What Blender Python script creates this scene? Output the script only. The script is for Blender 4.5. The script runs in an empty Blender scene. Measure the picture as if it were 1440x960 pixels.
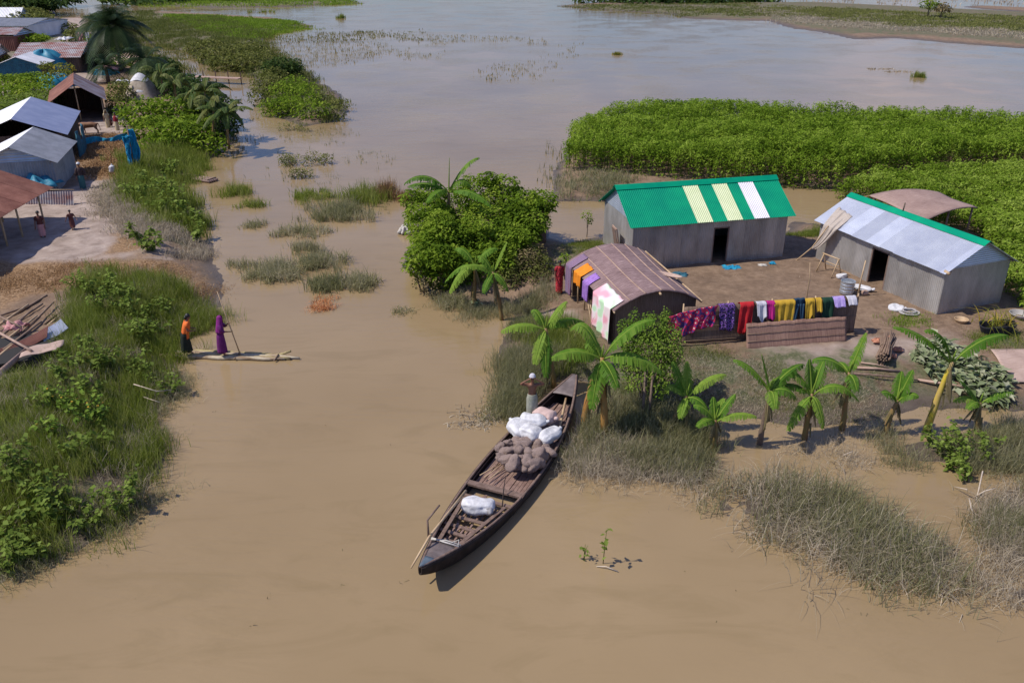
import bpy, bmesh, math, random
import numpy as np
from mathutils import Vector, Matrix
R = math.radians
rng = np.random.default_rng(7); random.seed(7)
scn = bpy.context.scene
col = scn.collection

# ---------------------------------------------------------------- camera, sky, sun, exposure
CH, CF, CT = 14.0, 1190.0, R(25.2)
cam = bpy.data.cameras.new('camera'); camo = bpy.data.objects.new('camera', cam); col.objects.link(camo)
camo.location = (0, 0, CH); camo.rotation_euler = (R(90) - CT, 0, 0)
cam.sensor_width = 36; cam.lens = CF / 1440 * 36; cam.clip_start = .1; cam.clip_end = 6000
scn.camera = camo
SUN_EL, SUN_DIR = R(52), Vector((1, .17, 0)).normalized()      # SUN_DIR: the way shadows fall
sd = Vector((SUN_DIR.x * math.cos(SUN_EL), SUN_DIR.y * math.cos(SUN_EL), -math.sin(SUN_EL)))
sl = bpy.data.lights.new('sun', 'SUN'); so = bpy.data.objects.new('sun', sl); col.objects.link(so)
so.rotation_euler = sd.to_track_quat('-Z', 'Y').to_euler(); so.location = (-40, 0, 60)
sl.energy = 4.8; sl.angle = R(.5); sl.color = (1, .93, .82)
w = bpy.data.worlds.new('World'); scn.world = w; w.use_nodes = True
nt = w.node_tree; nt.nodes.clear()
N = nt.nodes.new; L = nt.links.new
sky = N('ShaderNodeTexSky'); sky.sky_type = 'NISHITA'; sky.sun_disc = False
sky.sun_elevation = SUN_EL; sky.sun_rotation = math.atan2(-SUN_DIR.x, -SUN_DIR.y)
sky.dust_density = .4; sky.ozone_density = 4.0; sky.air_density = 1.3
tc = N('ShaderNodeTexCoord'); sep = N('ShaderNodeSeparateXYZ'); L(tc.outputs['Generated'], sep.inputs[0])
mz = N('ShaderNodeMath'); mz.operation = 'MAXIMUM'; mz.inputs[1].default_value = .0; L(sep.outputs['Z'], mz.inputs[0])
mz2 = N('ShaderNodeMath'); mz2.operation = 'ADD'; mz2.inputs[1].default_value = .18; L(mz.outputs[0], mz2.inputs[0])
dx = N('ShaderNodeMath'); dx.operation = 'DIVIDE'; L(sep.outputs['X'], dx.inputs[0]); L(mz2.outputs[0], dx.inputs[1])
dy = N('ShaderNodeMath'); dy.operation = 'DIVIDE'; L(sep.outputs['Y'], dy.inputs[0]); L(mz2.outputs[0], dy.inputs[1])
cmb = N('ShaderNodeCombineXYZ'); L(dx.outputs[0], cmb.inputs[0]); L(dy.outputs[0], cmb.inputs[1])
cn = N('ShaderNodeTexNoise'); cn.inputs['Scale'].default_value = 1.1; cn.inputs['Detail'].default_value = 5; cn.inputs['Roughness'].default_value = .5
L(cmb.outputs[0], cn.inputs['Vector'])
cr = N('ShaderNodeValToRGB'); cr.color_ramp.elements[0].position = .5; cr.color_ramp.elements[1].position = .72
L(cn.outputs['Fac'], cr.inputs[0])
cm = N('ShaderNodeMix'); cm.data_type = 'RGBA'; L(cr.outputs[0], cm.inputs[0]); tn = N('ShaderNodeMix'); tn.data_type = 'RGBA'; tn.blend_type = 'MULTIPLY'; tn.inputs[0].default_value = 1; tn.inputs[7].default_value = (.53, .70, 1.10, 1); L(sky.outputs[0], tn.inputs[6]); L(tn.outputs[2], cm.inputs[6]); cm.inputs[7].default_value = (6.7, 5.9, 6.9, 1)
bg = N('ShaderNodeBackground'); bg.inputs[1].default_value = .112; L(cm.outputs[2], bg.inputs[0])
wo = N('ShaderNodeOutputWorld'); L(bg.outputs[0], wo.inputs[0])
vs = scn.view_settings; vs.view_transform = 'Standard'; vs.look = 'None'; vs.gamma = 1; vs.use_curve_mapping = False
vs.exposure = .0
scn.render.engine = 'CYCLES'
scn.cycles.max_bounces = 6; scn.cycles.transparent_max_bounces = 6

# ---------------------------------------------------------------- photo pixel -> place
def P(px, py, z=0.):
    a = (px - 720) / CF; b = -(py - 480) / CF
    d = Vector((a, math.cos(CT) + b * math.sin(CT), -math.sin(CT) + b * math.cos(CT)))
    return Vector((0, 0, CH)) + d * ((z - CH) / d.z)
def Y(px, py, y):
    a = (px - 720) / CF; b = -(py - 480) / CF
    d = Vector((a, math.cos(CT) + b * math.sin(CT), -math.sin(CT) + b * math.cos(CT)))
    return Vector((0, 0, CH)) + d * (y / d.y)

# ---------------------------------------------------------------- tagging
def tag(o, label=None, cat=None, group=None, kind=None):
    if label: o['label'] = label
    if cat: o['category'] = cat
    if group: o['group'] = group
    if kind: o['kind'] = kind
    return o
def thing(name, label, cat, loc=(0, 0, 0), rz=0, group=None):
    o = bpy.data.objects.new(name, None); col.objects.link(o); o.location = loc; o.rotation_euler = (0, 0, rz)
    o.empty_display_size = .2
    return tag(o, label, cat, group)
def copy_thing(o, loc, rz, label=None, sc=None):
    r = o.copy(); col.objects.link(r); r.location = loc; r.rotation_euler = (0, 0, rz)
    if sc: r.scale = sc
    if label: r['label'] = label
    for ch in list(o.children):
        c = ch.copy(); col.objects.link(c); c.parent = r
        for g in list(ch.children):
            d = g.copy(); col.objects.link(d); d.parent = c
    return r

# ---------------------------------------------------------------- materials
def mat(name, c, rough=.8, metal=0., var=None, scale=4., detail=4., bump=0., bscale=None, stretch=(1, 1, 1), attr=False, ramp=None, spec=None, trans=0., coord='Object', bdist=.02, sheet=False):
    """procedural: colour mixed by noise between c and var, optional bump, optional colour picked by the mesh's 'tint'"""
    m = bpy.data.materials.new(name); m.use_nodes = True; t = m.node_tree; nn = t.nodes; b = nn['Principled BSDF']
    b.inputs['Roughness'].default_value = rough; b.inputs['Metallic'].default_value = metal
    if spec is not None: b.inputs['Specular IOR Level'].default_value = spec
    tcn = nn.new('ShaderNodeTexCoord'); mp = nn.new('ShaderNodeMapping'); mp.inputs['Scale'].default_value = stretch
    t.links.new(tcn.outputs[coord], mp.inputs[0])
    out = None
    if attr:
        at = nn.new('ShaderNodeAttribute'); at.attribute_name = 'tint'
        rp = nn.new('ShaderNodeValToRGB'); el = rp.color_ramp.elements
        cols = ramp
        el[0].position = 0; el[0].color = (*cols[0], 1); el[1].position = 1; el[1].color = (*cols[-1], 1)
        for i in range(1, len(cols) - 1):
            e = el.new(i / (len(cols) - 1)); e.color = (*cols[i], 1)
        t.links.new(at.outputs['Fac'], rp.inputs[0]); out = rp.outputs[0]
        t.links.new(out, b.inputs['Base Color'])
    else:
        b.inputs['Base Color'].default_value = (*c, 1)
        if var:
            no = nn.new('ShaderNodeTexNoise'); no.inputs['Scale'].default_value = scale; no.inputs['Detail'].default_value = detail
            no.inputs['Roughness'].default_value = .65
            t.links.new(mp.outputs[0], no.inputs['Vector'])
            rp = nn.new('ShaderNodeValToRGB'); el = rp.color_ramp.elements
            el[0].position = .36; el[1].position = .64; el[0].color = (*c, 1); el[1].color = (*var, 1)
            t.links.new(no.outputs['Fac'], rp.inputs[0]); res = rp.outputs[0]
            if sheet:
                at = nn.new('ShaderNodeAttribute'); at.attribute_name = 'tint'; mr = nn.new('ShaderNodeMapRange'); mr.inputs[3].default_value = .84; mr.inputs[4].default_value = 1.1; t.links.new(at.outputs['Fac'], mr.inputs[0])
                mu = nn.new('ShaderNodeMix'); mu.data_type = 'RGBA'; mu.blend_type = 'MULTIPLY'; mu.inputs[0].default_value = 1; t.links.new(res, mu.inputs[6]); t.links.new(mr.outputs[0], mu.inputs[7]); res = mu.outputs[2]
            t.links.new(res, b.inputs['Base Color'])
    if bump:
        n2 = nn.new('ShaderNodeTexNoise'); n2.inputs['Scale'].default_value = bscale or scale * 3; n2.inputs['Detail'].default_value = 5
        t.links.new(mp.outputs[0], n2.inputs['Vector'])
        bp = nn.new('ShaderNodeBump'); bp.inputs['Strength'].default_value = bump; bp.inputs['Distance'].default_value = bdist
        t.links.new(n2.outputs['Fac'], bp.inputs['Height']); t.links.new(bp.outputs[0], b.inputs['Normal'])
    if trans:
        tr = nn.new('ShaderNodeBsdfTranslucent'); mx = nn.new('ShaderNodeMixShader'); mx.inputs[0].default_value = trans
        if out: t.links.new(out, tr.inputs[0])
        else: tr.inputs[0].default_value = (*c, 1)
        t.links.new(b.outputs[0], mx.inputs[1]); t.links.new(tr.outputs[0], mx.inputs[2])
        t.links.new(mx.outputs[0], nn['Material Output'].inputs[0])
    return m
M = {}
def leafmat(n, *ramp, trans=.25, rough=.75): M[n] = mat(n, ramp[0], rough, attr=True, ramp=ramp, trans=trans, spec=.1)
leafmat('leaf_jute', (.09, .16, .01), (.185, .29, .022), (.32, .43, .06), trans=.45)
leafmat('leaf_jute_low', (.105, .175, .012), (.195, .3, .026), (.34, .44, .075), trans=.45)
leafmat('leaf_bush', (.075, .135, .01), (.17, .265, .02), (.33, .42, .055), trans=.45)
leafmat('leaf_dark', (.02, .045, .012), (.05, .09, .02), (.1, .15, .04), trans=.35)
leafmat('leaf_olive', (.07, .085, .02), (.14, .16, .035), (.24, .24, .08), trans=.35)
leafmat('leaf_lime', (.07, .13, .015), (.13, .21, .025), (.22, .3, .05))
leafmat('leaf_weed', (.09, .14, .018), (.17, .24, .04), (.28, .36, .085), trans=.42)
leafmat('leaf_yellow', (.1, .14, .02), (.2, .2, .03), (.45, .32, .03))
leafmat('leaf_brown', (.09, .08, .035), (.17, .14, .07), (.28, .22, .11))
leafmat('banana_leaf', (.05, .13, .015), (.115, .24, .025), (.28, .4, .06), trans=.42, rough=.55)
leafmat('banana_leaf_old', (.025, .06, .015), (.07, .115, .025), (.2, .2, .06), trans=.3, rough=.5)
leafmat('palm_leaf', (.012, .028, .012), (.03, .055, .02), (.06, .09, .03), rough=.45)
leafmat('cut_leaf', (.10, .14, .05), (.24, .28, .15), (.44, .44, .30), rough=.6)
leafmat('grass_green', (.095, .145, .015), (.2, .25, .035), (.38, .38, .14), trans=.5)
leafmat('grass_grey', (.15, .165, .055), (.30, .285, .15), (.54, .475, .33), trans=.5)
leafmat('grass_dead', (.26, .215, .14), (.42, .355, .26), (.62, .54, .42), trans=.35)
leafmat('grass_short', (.075, .1, .02), (.14, .165, .035), (.25, .24, .09), trans=.3)
leafmat('straw', (.16, .085, .035), (.27, .155, .07), (.42, .28, .15), trans=.05)
leafmat('straw_orange', (.4, .14, .04), (.5, .2, .08), (.55, .28, .14), trans=.05)
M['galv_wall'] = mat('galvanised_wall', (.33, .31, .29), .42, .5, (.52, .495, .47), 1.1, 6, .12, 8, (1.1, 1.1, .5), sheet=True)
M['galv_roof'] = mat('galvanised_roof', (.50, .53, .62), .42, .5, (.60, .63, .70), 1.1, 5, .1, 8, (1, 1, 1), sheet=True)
M['galv_gable'] = mat('galvanised_gable', (.40, .44, .50), .4, .6, (.5, .54, .6), 1.5, 5)
M['galv_grey'] = mat('weathered_grey_sheet', (.24, .25, .27), .6, .3, (.34, .35, .38), 1.2, 6, sheet=True)
M['galv_blue'] = mat('blue_grey_sheet', (.27, .31, .45), .5, .3, (.34, .38, .52), 1.0, 5, sheet=True)
M['green_paint'] = mat('green_painted_sheet', (.0, .22, .13), .6, .0, (.002, .285, .145), .8, 4, spec=.08)
M['lime_panel'] = mat('pale_lime_sheet', (.46, .54, .29), .45, 0, (.54, .60, .36), 1, 5)
M['white_panel'] = mat('lilac_white_sheet', (.58, .56, .62), .4, 0, (.66, .64, .70), 1, 3)
M['rust'] = mat('rusted_sheet', (.14, .045, .03), .85, .0, (.24, .10, .07), 1.1, 8, .2, 9, (1, 1, .6), sheet=True)
M['rust_mix'] = mat('rust_streaked_sheet', (.34, .30, .31), .6, .2, (.17, .085, .065), .7, 6, stretch=(1, .5, 1))
M['rust_stripe'] = mat('rust_and_silver_sheet', (.38, .36, .37), .6, .3, (.26, .10, .075), 1.5, 3, stretch=(.5, 1.8, 1))
M['white_sheet'] = mat('white_sheet', (.6, .6, .62), .45, .1, (.75, .75, .77), .7, 4)
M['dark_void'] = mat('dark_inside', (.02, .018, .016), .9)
M['wood'] = mat('grey_brown_wood', (.12, .075, .055), .8, 0, (.21, .14, .11), 3, 6, .3, 20, (3, 3, .6))
M['wood_dark'] = mat('tarred_wood', (.012, .009, .008), .7, 0, (.035, .024, .021), 4, 6, .4, 14, spec=.25)
M['prow_blue'] = mat('faded_blue_prow', (.06, .09, .12), .7, 0, (.12, .15, .18), 4, 5)
M['wood_red'] = mat('reddish_deck_wood', (.16, .095, .075), .75, 0, (.27, .175, .14), 5, 6, .3, 18, (1, 1, 1))
M['bamboo'] = mat('dry_bamboo', (.36, .24, .13), .6, 0, (.5, .36, .22), 3, 4)
M['bamboo_pink'] = mat('split_bamboo', (.30, .19, .14), .7, 0, (.42, .29, .22), 3, 5)
M['bamboo_dark'] = mat('old_bamboo', (.16, .10, .07), .8, 0, (.26, .18, .12), 3, 5)
M['mud_wall'] = mat('weathered_plank_wall', (.085, .055, .038), .9, 0, (.15, .10, .07), 2, 6, stretch=(4, 4, .4))
M['tarp_blue'] = mat('teal_tarpaulin', (.01, .13, .22), .55, 0, (.02, .21, .31), 2, 3, .2, 6)
M['net_blue'] = mat('turquoise_net', (.0, .22, .42), .8, 0, (.02, .35, .55), 5, 3, .5, 15, trans=.2)
M['tarp_navy'] = mat('dark_teal_cloth', (.01, .07, .11), .7, 0, (.015, .11, .16), 2, 3)
M['white_cloth'] = mat('white_plastic', (.46, .455, .47), .7, 0, (.66, .655, .67), 6, 6, .5, 14)
M['pink_sack'] = mat('faded_pink_sack', (.48, .34, .31), .8, 0, (.58, .43, .40), 6, 4, .4, 14)
M['clod'] = mat('dry_earth_clod', (.25, .18, .155), .95, 0, (.42, .31, .27), 9, 6, .9, 16, bdist=.06)
M['steel'] = mat('dull_steel', (.42, .46, .50), .35, .7, (.55, .58, .62), 5, 4)
M['rope'] = mat('pale_rope', (.55, .52, .48), .9, 0, (.4, .37, .33), 20, 2)
M['skin'] = mat('brown_skin', (.17, .072, .04), .55, 0, (.21, .092, .052), 6, 2)
M['hair'] = mat('black_hair', (.012, .01, .009), .5)
M['eye'] = mat('dark_eye', (.02, .015, .012), .3)
M['bark'] = mat('bark', (.10, .07, .05), .9, 0, (.17, .12, .09), 6, 5, .5, 16)
M['pseudostem'] = mat('banana_stem', (.17, .14, .04), .6, 0, (.24, .12, .05), 3, 5, .3, 9, (3, 3, .7))
M['pseudostem_orange'] = mat('orange_banana_stem', (.38, .17, .04), .55, 0, (.24, .16, .05), 3, 5, .3, 9, (3, 3, .6))
M['pseudostem_yellow'] = mat('yellow_banana_stem', (.55, .42, .03), .5, 0, (.42, .28, .12), 2.2, 5, .2, 9, (2, 2, 1))
M['rubber'] = mat('grey_hose', (.30, .28, .28), .6, 0, (.38, .36, .35), 6, 3)
M['black_net'] = mat('black_net', (.008, .008, .012), .8, 0, (.02, .02, .028), 9, 3, .5, 20)
M['brick'] = mat('broken_brick', (.42, .17, .10), .9, 0, (.5, .25, .16), 6, 4)
M['twig'] = mat('bleached_twig', (.42, .34, .26), .9, 0, (.55, .47, .38), 8, 3)
M['cowhide'] = mat('brown_cow_hide', (.19, .085, .04), .7, 0, (.25, .12, .06), 4, 3)
M['goathide'] = mat('white_goat_hide', (.6, .57, .54), .8, 0, (.5, .46, .43), 5, 3)
M['greyhide'] = mat('grey_goat_hide', (.24, .2, .17), .8, 0, (.32, .28, .25), 5, 3)
M['horn'] = mat('horn', (.25, .22, .18), .5)
def solid(n, c, c2=None, sc=5, trans=.12):
    M[n] = mat(n, c, .85, 0, c2 or tuple(x * .8 for x in c), sc, 4, .3, 10, trans=trans); return M[n]
solid('c_red', (.55, .012, .02)); solid('c_white', (.62, .6, .66)); solid('c_magenta', (.5, .01, .2)); solid('c_yellow', (.62, .38, .03))
solid('c_navy', (.012, .05, .10)); solid('c_green', (.006, .05, .025)); solid('c_lav', (.36, .24, .62), (.5, .4, .7), 14)
solid('c_orange', (.85, .27, .01)); solid('c_purple', (.28, .13, .45), (.4, .22, .6), 10); solid('c_sari', (.15, .012, .15)); solid('c_sari2', (.24, .012, .2))
solid('c_orangered', (.72, .12, .02), (.8, .2, .03), 8); solid('c_darkcloth', (.015, .022, .014)); solid('c_lungi', (.25, .26, .20), (.36, .36, .30), 7)
solid('c_shirt', (.06, .035, .035)); solid('c_teal', (.03, .11, .12), (.05, .15, .16)); solid('c_beige', (.48, .38, .22), (.6, .5, .32)); solid('c_crimson', (.32, .02, .03))
solid('c_brownred', (.12, .035, .03)); solid('c_pink', (.6, .3, .3)); solid('c_net', (.6, .52, .45), (.68, .6, .53), 8, .4)
solid('c_orangesheet', (.8, .3, .08))
def pattern(n, base, cols, scale, kind='VORONOI', stretch=(1, 1, 1)):
    m = bpy.data.materials.new(n); m.use_nodes = True; t = m.node_tree; nn = t.nodes; b = nn['Principled BSDF']; b.inputs['Roughness'].default_value = .85
    tcn = nn.new('ShaderNodeTexCoord'); mp = nn.new('ShaderNodeMapping'); mp.inputs['Scale'].default_value = stretch; t.links.new(tcn.outputs['Object'], mp.inputs[0])
    if kind == 'WAVE':
        v = nn.new('ShaderNodeTexWave'); v.inputs['Scale'].default_value = scale; v.inputs['Distortion'].default_value = 1.5; fac = v.outputs['Fac']
    elif kind == 'NOISE':
        v = nn.new('ShaderNodeTexNoise'); v.inputs['Scale'].default_value = scale; v.inputs['Detail'].default_value = 1; fac = v.outputs['Fac']
    else:
        v = nn.new('ShaderNodeTexVoronoi'); v.inputs['Scale'].default_value = scale; fac = v.outputs['Distance']
    t.links.new(mp.outputs[0], v.inputs['Vector'])
    rp = nn.new('ShaderNodeValToRGB'); rp.color_ramp.interpolation = 'CONSTANT' if kind != 'NOISE' else 'LINEAR'
    el = rp.color_ramp.elements; el[0].color = (*cols[0][1], 1); el[0].position = cols[0][0]; el[1].color = (*cols[1][1], 1); el[1].position = cols[1][0]
    for p, c in cols[2:]: e = el.new(p); e.color = (*c, 1)
    t.links.new(fac, rp.inputs[0]); t.links.new(rp.outputs[0], b.inputs['Base Color']); M[n] = m
pattern('c_quilt', None, [(0, (.02, .22, .25)), (.12, (.75, .6, .6)), (.22, (.5, .02, .06)), (.5, (.35, .01, .12)), (.62, (.05, .02, .12))], 6.5)
pattern('c_quilt2', None, [(0, (.4, .3, .6)), (.16, (.03, .015, .07)), (.45, (.2, .08, .35)), (.6, (.02, .01, .04))], 7)
pattern('c_stripe', None, [(0, (.14, .12, .2)), (.45, (.38, .3, .42)), (.75, (.2, .05, .09))], 7, 'WAVE', (1, 1, .05))
pattern('c_whitegreen', None, [(.36, (.72, .33, .40)), (.46, (.75, .52, .55)), (.54, (.72, .68, .66)), (.62, (.48, .68, .44))], 1.6, 'NOISE')
pattern('c_redpat', None, [(0, (.7, .4, .35)), (.15, (.5, .02, .03)), (.5, (.25, .01, .02))], 14)

def thatchmat(n, c, c2, c3, su):
    """woven split-bamboo / thatch: fine straws along one local direction (UV), seams and patches"""
    m = bpy.data.materials.new(n); m.use_nodes = True; t = m.node_tree; nn = t.nodes; b = nn['Principled BSDF']; b.inputs['Roughness'].default_value = .85
    uv = nn.new('ShaderNodeUVMap'); uv.uv_map = 'UVMap'
    mp = nn.new('ShaderNodeMapping'); mp.inputs['Scale'].default_value = (1.3, su, 1); t.links.new(uv.outputs[0], mp.inputs[0])
    no = nn.new('ShaderNodeTexNoise'); no.inputs['Scale'].default_value = 2; no.inputs['Detail'].default_value = 6; no.inputs['Roughness'].default_value = .7
    t.links.new(mp.outputs[0], no.inputs['Vector'])
    rp = nn.new('ShaderNodeValToRGB'); el = rp.color_ramp.elements; el[0].position = .32; el[1].position = .68; el[0].color = (*c, 1); el[1].color = (*c3, 1)
    e = el.new(.5); e.color = (*c2, 1); t.links.new(no.outputs['Fac'], rp.inputs[0])
    n3 = nn.new('ShaderNodeTexNoise'); n3.inputs['Scale'].default_value = .8; n3.inputs['Detail'].default_value = 3; t.links.new(uv.outputs[0], n3.inputs['Vector'])
    mx = nn.new('ShaderNodeMix'); mx.data_type = 'RGBA'; mx.blend_type = 'MULTIPLY'; mx.inputs[0].default_value = .55
    t.links.new(rp.outputs[0], mx.inputs[6]); r2 = nn.new('ShaderNodeValToRGB'); r2.color_ramp.elements[0].position = .35; r2.color_ramp.elements[0].color = (.55, .5, .5, 1); r2.color_ramp.elements[1].position = .65
    t.links.new(n3.outputs['Fac'], r2.inputs[0]); t.links.new(r2.outputs[0], mx.inputs[7]); t.links.new(mx.outputs[2], b.inputs['Base Color'])
    bp = nn.new('ShaderNodeBump'); bp.inputs['Strength'].default_value = .6; bp.inputs['Distance'].default_value = .03
    t.links.new(no.outputs['Fac'], bp.inputs['Height']); t.links.new(bp.outputs[0], b.inputs['Normal']); M[n] = m
thatchmat('thatch', (.085, .048, .045), (.24, .155, .15), (.44, .32, .31), 16)
thatchmat('thatch_pink', (.24, .15, .12), (.34, .23, .19), (.45, .32, .28), 14)
thatchmat('mat_fence', (.10, .06, .04), (.19, .125, .09), (.29, .2, .15), 16)
thatchmat('mat_brown', (.15, .078, .055), (.27, .155, .115), (.40, .25, .19), 20)
thatchmat('mat_tan', (.36, .25, .19), (.46, .33, .27), (.55, .42, .35), 10)

# ---------------------------------------------------------------- mesh builder
class MB:
    def __init__(s): s.v = []; s.f = []; s.t = []; s.uv = None; s.mi = []
    def add(s, v, f, t=.5):
        o = len(s.v); s.v += [tuple(a) for a in v]; s.f += [tuple(i + o for i in q) for q in f]
        s.t += (list(t) if hasattr(t, '__len__') else [t] * len(v)); return s
    def box(s, c, size, rot=None, t=.5):
        x, y, z = [a / 2 for a in size]
        vs = [Vector((i * x, j * y, k * z)) for i in (-1, 1) for j in (-1, 1) for k in (-1, 1)]
        if rot is not None:
            m = rot if isinstance(rot, Matrix) else Matrix.Rotation(rot, 3, 'Z'); vs = [m @ a for a in vs]
        c = Vector(c)
        return s.add([a + c for a in vs], [(0, 1, 3, 2), (4, 6, 7, 5), (0, 4, 5, 1), (2, 3, 7, 6), (0, 2, 6, 4), (1, 5, 7, 3)], t)
    def tube(s, pts, rs, n=8, cap=True, t=.5, squash=1.):
        pts = [Vector(p) for p in pts]
        if not hasattr(rs, '__len__'): rs = [rs] * len(pts)
        V = []; ref = None
        for i, p in enumerate(pts):
            d = (pts[min(i + 1, len(pts) - 1)] - pts[max(i - 1, 0)]).normalized()
            if ref is None: ref = Vector((0, 0, 1)) if abs(d.z) < .9 else Vector((1, 0, 0))
            a = d.cross(ref).normalized(); b = a.cross(d).normalized(); ref = b if abs(d.dot(b)) < .5 else ref
            for k in range(n):
                an = 2 * math.pi * k / n; V.append(p + (a * math.cos(an) + b * math.sin(an) * squash) * rs[i])
        F = []
        for i in range(len(pts) - 1):
            for k in range(n):
                k2 = (k + 1) % n; F.append((i * n + k, i * n + k2, (i + 1) * n + k2, (i + 1) * n + k))
        if cap: F.append(tuple(range(n))[::-1]); F.append(tuple((len(pts) - 1) * n + k for k in range(n)))
        return s.add(V, F, t)
    def bar(s, a, b, w, h, t=.5):
        a = Vector(a); b = Vector(b); d = (b - a); l = d.length; q = d.to_track_quat('X', 'Z').to_matrix()
        return s.box((a + b) / 2, (l, w, h), q, t)
    def grid(s, fn, nu, nv, t=.5, closed=False):
        V = [fn(i / nu, j / nv) for j in range(nv + 1) for i in range(nu + 1)]
        F = [(j * (nu + 1) + i, j * (nu + 1) + i + 1, (j + 1) * (nu + 1) + i + 1, (j + 1) * (nu + 1) + i) for j in range(nv) for i in range(nu)]
        return s.add(V, F, t)
    def build(s, name, m, parent=None, smooth=False, solid=0., uvfn=None, loc=None):
        me = bpy.data.meshes.new(name); me.from_pydata(s.v, [], s.f)
        at = me.attributes.new('tint', 'FLOAT', 'POINT'); at.data.foreach_set('value', np.array(s.t, dtype=np.float32))
        if uvfn:
            uvl = me.uv_layers.new(name='UVMap')
            li = np.empty(len(me.loops), dtype=np.int32); me.loops.foreach_get('vertex_index', li)
            uv = np.array([uvfn(Vector(a)) for a in s.v], dtype=np.float32)[li]; uvl.data.foreach_set('uv', uv.ravel())
        me.materials.append(m if not isinstance(m, str) else M[m])
        if smooth: me.polygons.foreach_set('use_smooth', [True] * len(me.polygons))
        me.validate(); me.update()
        o = bpy.data.objects.new(name, me); col.objects.link(o)
        if parent: o.parent = parent
        if loc is not None: o.location = loc
        if solid:
            md = o.modifiers.new('thick', 'SOLIDIFY'); md.thickness = solid; md.offset = -1
        return o
def npmesh(name, V, F, m, tint=None, parent=None, smooth=False):
    V = np.asarray(V, dtype=np.float32); F = np.asarray(F, dtype=np.int32); k = F.shape[1]
    me = bpy.data.meshes.new(name); me.vertices.add(len(V)); me.vertices.foreach_set('co', V.ravel())
    me.loops.add(F.size); me.loops.foreach_set('vertex_index', F.ravel())
    me.polygons.add(len(F)); me.polygons.foreach_set('loop_start', np.arange(0, F.size, k, dtype=np.int32))
    try: me.polygons.foreach_set('loop_total', np.full(len(F), k, dtype=np.int32))
    except Exception: pass
    if smooth: me.polygons.foreach_set('use_smooth', np.ones(len(F), dtype=bool))
    if tint is not None:
        at = me.attributes.new('tint', 'FLOAT', 'POINT'); at.data.foreach_set('value', np.asarray(tint, dtype=np.float32))
    me.materials.append(M[m] if isinstance(m, str) else m); me.update(calc_edges=True)
    o = bpy.data.objects.new(name, me); col.objects.link(o)
    if parent: o.parent = parent
    return o

# ---------------------------------------------------------------- noise and areas
_G = rng.random((256, 256))
def vnoise(x, y):
    xi = np.floor(x).astype(int); yi = np.floor(y).astype(int); fx = x - xi; fy = y - yi
    fx = fx * fx * (3 - 2 * fx); fy = fy * fy * (3 - 2 * fy)
    g = lambda a, b: _G[a & 255, b & 255]
    return (g(xi, yi) * (1 - fx) + g(xi + 1, yi) * fx) * (1 - fy) + (g(xi, yi + 1) * (1 - fx) + g(xi + 1, yi + 1) * fx) * fy
def fbm(x, y, o=4):
    r = 0; a = .5
    for i in range(o): r = r + a * vnoise(x * 2 ** i + 17 * i, y * 2 ** i + 31 * i); a *= .5
    return r / (1 - .5 ** o)
def poly(pp, z=0): return np.array([tuple(P(x, max(y, -24), z))[:2] for x, y in pp])
def sdist(pl, x, y):
    """signed distance to polygon, positive inside"""
    d = np.full(x.shape, 1e18); ins = np.zeros(x.shape, bool); n = len(pl)
    for i in range(n):
        x0, y0 = pl[i]; x1, y1 = pl[(i + 1) % n]; ex, ey = x1 - x0, y1 - y0; L2 = ex * ex + ey * ey + 1e-12
        t = np.clip(((x - x0) * ex + (y - y0) * ey) / L2, 0, 1)
        d = np.minimum(d, (x - x0 - t * ex) ** 2 + (y - y0 - t * ey) ** 2)
        c = ((y0 > y) != (y1 > y)) & (x < (x1 - x0) * (y - y0) / ((y1 - y0) if y1 != y0 else 1e-12) + x0); ins ^= c
    return np.where(ins, 1, -1) * np.sqrt(d)
def sm(a): a = np.clip(a, 0, 1); return a * a * (3 - 2 * a)
def scatter(pl, n, keep=None):
    """n random points inside a ground polygon"""
    lo = pl.min(0); hi = pl.max(0); out = []; tot = 0
    while tot < n:
        q = rng.random((n * 3, 2)) * (hi - lo) + lo
        q = q[sdist(pl, q[:, 0], q[:, 1]) > 0]
        if keep is not None: q = q[keep(q[:, 0], q[:, 1]) > rng.random(len(q))]
        if len(q) == 0: break
        out.append(q); tot += len(q)
    return np.concatenate(out)[:n]
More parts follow.
